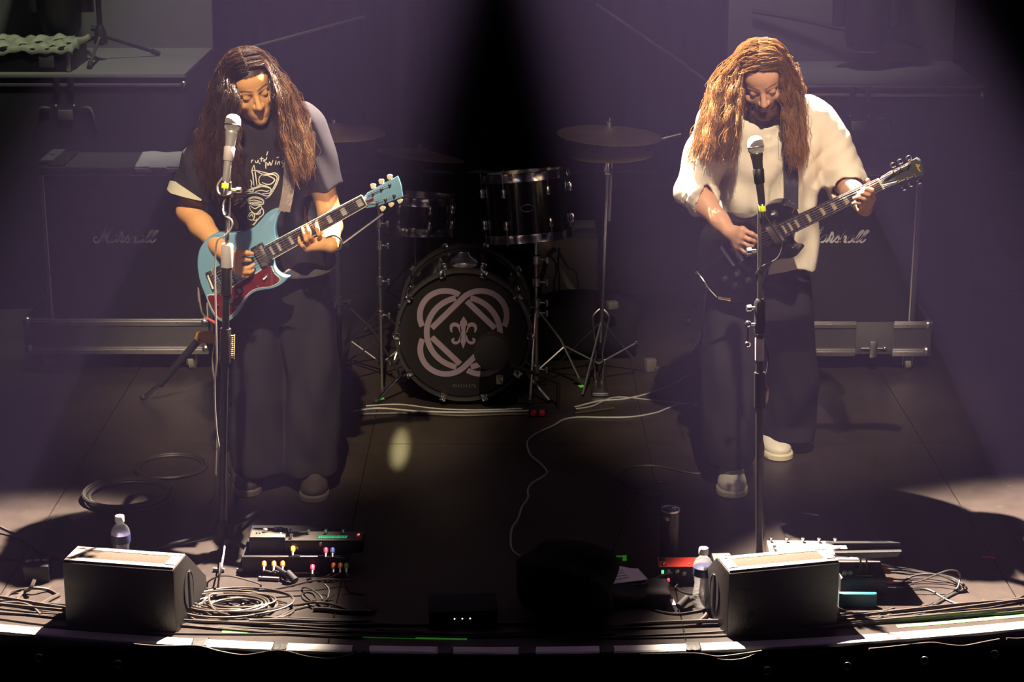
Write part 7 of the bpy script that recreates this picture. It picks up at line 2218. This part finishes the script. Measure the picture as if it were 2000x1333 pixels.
# patch leads from the coloured plugs to the floor
ends = [(660, 1120), (640, 1126), (655, 1128), (606, 1130), (620, 1124), (640, 1128), (668, 1132), (655, 1080), (670, 1082), (590, 1075)]
tg = [(548, 1124), (556, 1124), (566, 1124), (604, 1128), (618, 1132), (625, 1134), (672, 1136), (660, 1092, .06), (675, 1092, .06), (585, 1086, .066)]
nm = ['orange lead one', 'orange lead two', 'orange lead three', 'low pink lead', 'inner orange lead', 'outer orange lead', 'green lead', 'upper pink lead', 'blue lead', 'yellow lead']
lab = ['tan lead hanging from the first orange plug', 'tan lead hanging from the second orange plug', 'tan lead hanging from the third orange plug', 'tan lead hanging from the low pink plug', 'tan lead hanging from the inner orange plug', 'tan lead hanging from the outer orange plug', 'tan lead hanging from the green plug', 'dark lead from the upper pink plug', 'dark lead from the blue plug', 'dark lead from the yellow plug']
for i, e in enumerate(LPLUG):
    t_ = G(tg[i][0], tg[i][1], tg[i][2] if len(tg[i]) > 2 else 0.004)
    mid = (e + t_) / 2 + V(0.01, -0.012, 0.004)
    tag(MB().tube(catmull([e, mid, t_], 6), 0.0028, 6).build('patch_lead', CABLE_T if i < 7 else CABLE), lab[i], 'cable', 'patch leads at the board')
# leads looping from the pedal unit
k5b = lambda P: [G(1500 + q[0] / 4, 1000 + q[1] / 4, q[2] if len(q) > 2 else 0.004) for q in P]
L5 = [
 ([(1100, 450, .03), (1250, 480, .02), (1400, 515, .015), (1480, 560, .012), (1490, 600), (1420, 640), (1330, 690), (1240, 740)], 'first of the leads looping from the yellow plugs'),
 ([(1100, 460, .03), (1280, 490, .025), (1420, 510, .02), (1510, 560, .015), (1520, 610), (1440, 650), (1340, 705), (1230, 755)], 'second of the leads looping from the yellow plugs'),
 ([(1110, 490, .03), (1300, 490, .03), (1440, 520, .025), (1540, 580, .02), (1540, 620), (1440, 640), (1360, 690), (1250, 750)], 'outermost lead looping from the yellow plugs'),
 ([(1080, 530, .03), (1150, 500, .035), (1300, 490, .04), (1420, 530, .03), (1500, 590, .01), (1420, 660), (1300, 730)], 'lead arching from the upper orange plug'),
 ([(1040, 560, .03), (1180, 545, .04), (1320, 490, .06), (1420, 458, .07), (1490, 475, .06), (1500, 530, .03), (1470, 610, .01), (1380, 660), (1260, 750)], 'lead rising highest in a loop from the lower orange plug'),
 ([(1060, 600, .01), (1200, 602), (1280, 620), (1380, 680), (1480, 720), (1600, 730), (1800, 715), (1920, 690), (2010, 650)], 'lead running from the pedal unit towards the frame edge'),
]
for i, (P, lb) in enumerate(L5):
    C = catmull([PLUG_ENDS[i]] + k5b(P), 6)
    C[:, 2] = np.maximum(C[:, 2], 0.003)
    tag(MB().tube(C, 0.0032, 6).build('pedal_lead', CABLE), lb, 'cable', 'leads at the pedal unit')
for i, P in enumerate(([(740, 820), (900, 840), (1100, 830), (1300, 790), (1500, 760), (1700, 745), (1860, 715), (2010, 690)], [(680, 850), (850, 850), (1000, 800), (1240, 745)], [(700, 830), (830, 810), (985, 765)], [(1450, 815), (1600, 800), (1800, 805), (2010, 785)])):
    tag(MB().tube(catmull(k5b(P), 6) + V(0, 0, 0.004), 0.005, 6).build('floor_cable', CABLE), ['thick black cable sweeping from the wedge to the frame edge', 'cable bundle strand rising to the pedal lead loop', 'short cable end pointing at the pedal lead loop', 'black cable lying just behind the pale glow tape'][i], 'cable')
# cables round the red pedal and bottle
k4 = lambda P: [(1150 + q[0] / 3.92, 960 + q[1] / 3.92) + ((q[2],) if len(q) > 2 else ()) for q in P]
fcable(k4([(640, 630, .05), (560, 645, .045), (480, 680, .05), (400, 715, .055), (300, 720, .03), (200, 730)]), 'tan cable running from the red pedal over the towel', 0.0036)
fcable(k4([(660, 740, .01), (680, 715, .015), (672, 750), (720, 780), (800, 795), (880, 790)]), 'thin tan cable curling behind the water bottle', 0.0028)
fcable(k4([(470, 910), (560, 935), (680, 950), (800, 935), (960, 905)]), 'black cable passing before the towel to the wedge', 0.004, CABLE)
fcable(k4([(830, 1020), (880, 985), (920, 930), (960, 910)]), 'thick brown cable curling under the oval-handled wedge', 0.007)
# pale cable winding across the dark centre
kz = lambda P: [(960 + q[0] / 3.809, 760 + q[1] / 3.809) for q in P]
fcable(kz([(1470, 115), (1380, 125), (1300, 155), (1220, 185), (1050, 215), (850, 220), (650, 218), (540, 235), (460, 280), (340, 335), (275, 385), (265, 430), (290, 500), (360, 560), (412, 620), (390, 655), (300, 710), (270, 760), (272, 820), (225, 890), (195, 980), (150, 1050), (145, 1180), (190, 1240), (275, 1272)]), 'pale grey cable winding across the dark centre of the stage', 0.0040, CABLE_G)
fcable(kz([(1595, 610, .02), (1560, 638), (1450, 630), (1300, 595), (1150, 580), (1000, 605), (940, 670), (1000, 720), (1100, 745), (1250, 700), (1330, 740), (1290, 790), (1150, 800), (1080, 770), (1030, 850), (960, 1020), (900, 1180), (860, 1250), (790, 1290)]), 'black cable looped on the floor near the white shoes', 0.0050, CABLE)
for i, (P, m, r) in enumerate((
    ([(690, 806), (740, 800), (820, 806), (900, 808), (980, 806), (1050, 804), (1110, 800), (1170, 786), (1230, 780), (1300, 760), (1345, 735)], CABLE_G, 0.0045),
    ([(715, 795), (780, 792), (850, 800), (930, 803), (1020, 800)], CABLE_G, 0.0035),
    ([(1080, 803), (1150, 797), (1200, 778), (1270, 783), (1330, 790)], CABLE_G, 0.0032),
    ([(700, 812), (800, 810), (900, 815), (1000, 812), (1100, 812), (1200, 800)], CABLE, 0.006))):
    fcable(P, ['grey cable running along the floor before the bass drum', 'thin grey cable at the foot of the boom stand', 'thin grey cable arching by the hi-hat', 'thick black cable under the grey ones before the bass drum'][i], r, m, 'cables before the bass drum')
p = G(1050, 812)
t = thing('red_connector_box', 'small dark box with red ends on the cables before the bass drum', 'box', (p[0], p[1], 0))
MB().box((0, 0, 0.02), (0.075, 0.05, 0.036), bev=0.006).build('body', BLACK, t)
for sx in (-1, 1):
    MB().lathe([(0.013, 0), (0.013, 0.006), (0.009, 0.008), (0.001, 0.0082)], (sx * 0.018, -0.025, 0.02), (0, -1, 0), 14).build('socket', mat('red_socket', (0.45, 0.02, 0.03), 0.5), t)
# coils upstage of the wedge
def ring_coil(px, py, rx, n, label, r=0.006, m=CABLE):
    c = G(px, py); q = np.random.default_rng(int(px))
    P = []
    for i in range(n * 28):
        a = 2 * PI * i / 28; k = 1 + 0.05 * math.sin(i * 0.11 + px)
        P.append(c + V(rx * k * math.cos(a) + 0.012 * math.sin(i * .05), rx * k * math.sin(a), r + 0.007 * (i // 28) * 0.7))
    return tag(MB().tube(P, r, 6).build('coiled_cable', m), label, 'cable')
ring_coil(330, 915, 0.135, 2, 'dark ring of cable on the floor under the yellow-headed stand')
ring_coil(250, 972, 0.155, 4, 'dark flat coil of cable behind the water bottle and wedge', 0.007)
fcable([(405, 990), (420, 960), (418, 900), (420, 870), (440, 800), (470, 790)], 'black guitar cable trailing on the floor beside the stand', 0.004, CABLE)

# guitar leads
def lead(pts, label, r=0.0035, m=CABLE):
    return tag(MB().tube(catmull(pts, 8), r, 7).build('guitar_lead', m), label, 'cable', 'guitar leads')
lead([W(387, 562, 6.80), W(392, 600, 6.79), W(397, 615, 6.80), W(412, 628, 6.82), W(424, 640, 6.84), W(415, 700, 6.95), W(420, 760, 7.0), G(425, 870) + V(0, 0, .05), G(422, 930) + V(0, 0, .004)], 'thin lead hanging from the blue guitar down to the floor', 0.0032, mat('lead_grey', (0.22, 0.20, 0.20), 0.4))
o = MB().tube([W(404, 622, 6.80), W(422, 632, 6.82)], [0.005, 0.006], 10).build('lead_plug', mat('pink_sleeve', (0.75, 0.16, 0.14), 0.4))
tag(o, 'pink plug sleeve on the lead below the blue guitar', 'plug')
lead([GB.w(tail[0] - 0.01, tail[1], -0.03), W(1372, 545, 6.84), W(1385, 565, 6.83), W(1400, 581, 6.82)], 'thin lead from the strap pin of the black guitar to its gold plug', 0.0022, mat('lead_grey', (0.22, 0.20, 0.20), 0.4))
o = MB().tube([W(1402, 582, 6.82), W(1426, 586, 6.83)], [0.0055, 0.007], 10).build('lead_plug', GOLD)
tag(o, 'gold plug in the lower edge of the black guitar', 'plug')
lead([W(1380, 560, 6.95), W(1372, 640, 7.05), W(1369, 720, 7.2), W(1372, 800, 7.3), G(1385, 905) + V(0, 0, .004)], 'black lead falling behind the trousers of the white-shirted player', 0.0038)
# microphone cables twisting round the stands
def mic_cable(pts, label, m, r=0.0032):
    return tag(MB().tube(catmull(pts, 8), r, 7).build('microphone_cable', m), label, 'cable', 'microphone cables')
mic_cable([W(443, 326, 6.37), W(436, 345, 6.36), W(425, 362, 6.36), W(428, 378, 6.35), W(445, 381, 6.345), W(450, 376, 6.36), W(444, 384, 6.39), W(436, 400, 6.40), W(438, 420, 6.37), W(452, 430, 6.345), W(452, 445, 6.345), W(440, 460, 6.345), W(424, 472, 6.35), W(420, 520, 6.37), W(421, 600, 6.37), W(423, 700, 6.37), W(419, 760, 6.38), W(424, 850, 6.38), W(441, 950, 6.38), W(440, 1050, 6.36), G(434, 1100, 0.1), G(425, 1150) + V(0, 0, .004)], 'pale microphone cable winding down the stand before the blue guitar', mat('cable_pale', (0.34, 0.30, 0.30), 0.45))
mic_cable([W(1486, 400, 6.25), W(1494, 420, 6.22), W(1516, 455, 6.20), W(1528, 478, 6.20), W(1518, 505, 6.20), W(1490, 520, 6.21), W(1480, 530, 6.225), W(1478, 540, 6.24), W(1486, 560, 6.255), W(1493, 590, 6.24), W(1490, 612, 6.225), W(1481, 632, 6.22), W(1487, 652, 6.225), W(1499, 690, 6.22), W(1500, 715, 6.22), W(1488, 760, 6.22), W(1478, 800, 6.225), W(1480, 830, 6.235), W(1491, 870, 6.24), W(1488, 900, 6.225), W(1478, 930, 6.225), W(1482, 960, 6.24), W(1490, 1010, 6.235), W(1491, 1050, 6.23), G(1476, 1105, 0.02), G(1470, 1118) + V(0, 0, .004)], 'dark microphone cable winding down the stand before the black guitar', mat('cable_dark_gloss', (0.05, 0.045, 0.05), 0.3))

# ------------------------------------------------------------------ haze filling the stage
hm = bpy.data.materials.new('purple_haze')
hm.use_nodes = True
nt = hm.node_tree
nt.nodes.clear()
out = nt.nodes.new('ShaderNodeOutputMaterial')
vs_ = nt.nodes.new('ShaderNodeVolumeScatter')
vs_.inputs['Color'].default_value = (0.46, 0.36, 0.86, 1)
vs_.inputs['Density'].default_value = 0.0125
vs_.inputs['Anisotropy'].default_value = 0.25
nt.links.new(vs_.outputs[0], out.inputs['Volume'])
hz = MB().box((0, 9.26, 3.22), (9.0, 7.42, 6.42)).build('stage_haze', hm, smooth=False)
tag(hz, 'thin purple haze hanging over the whole stage', 'haze', kind='stuff')
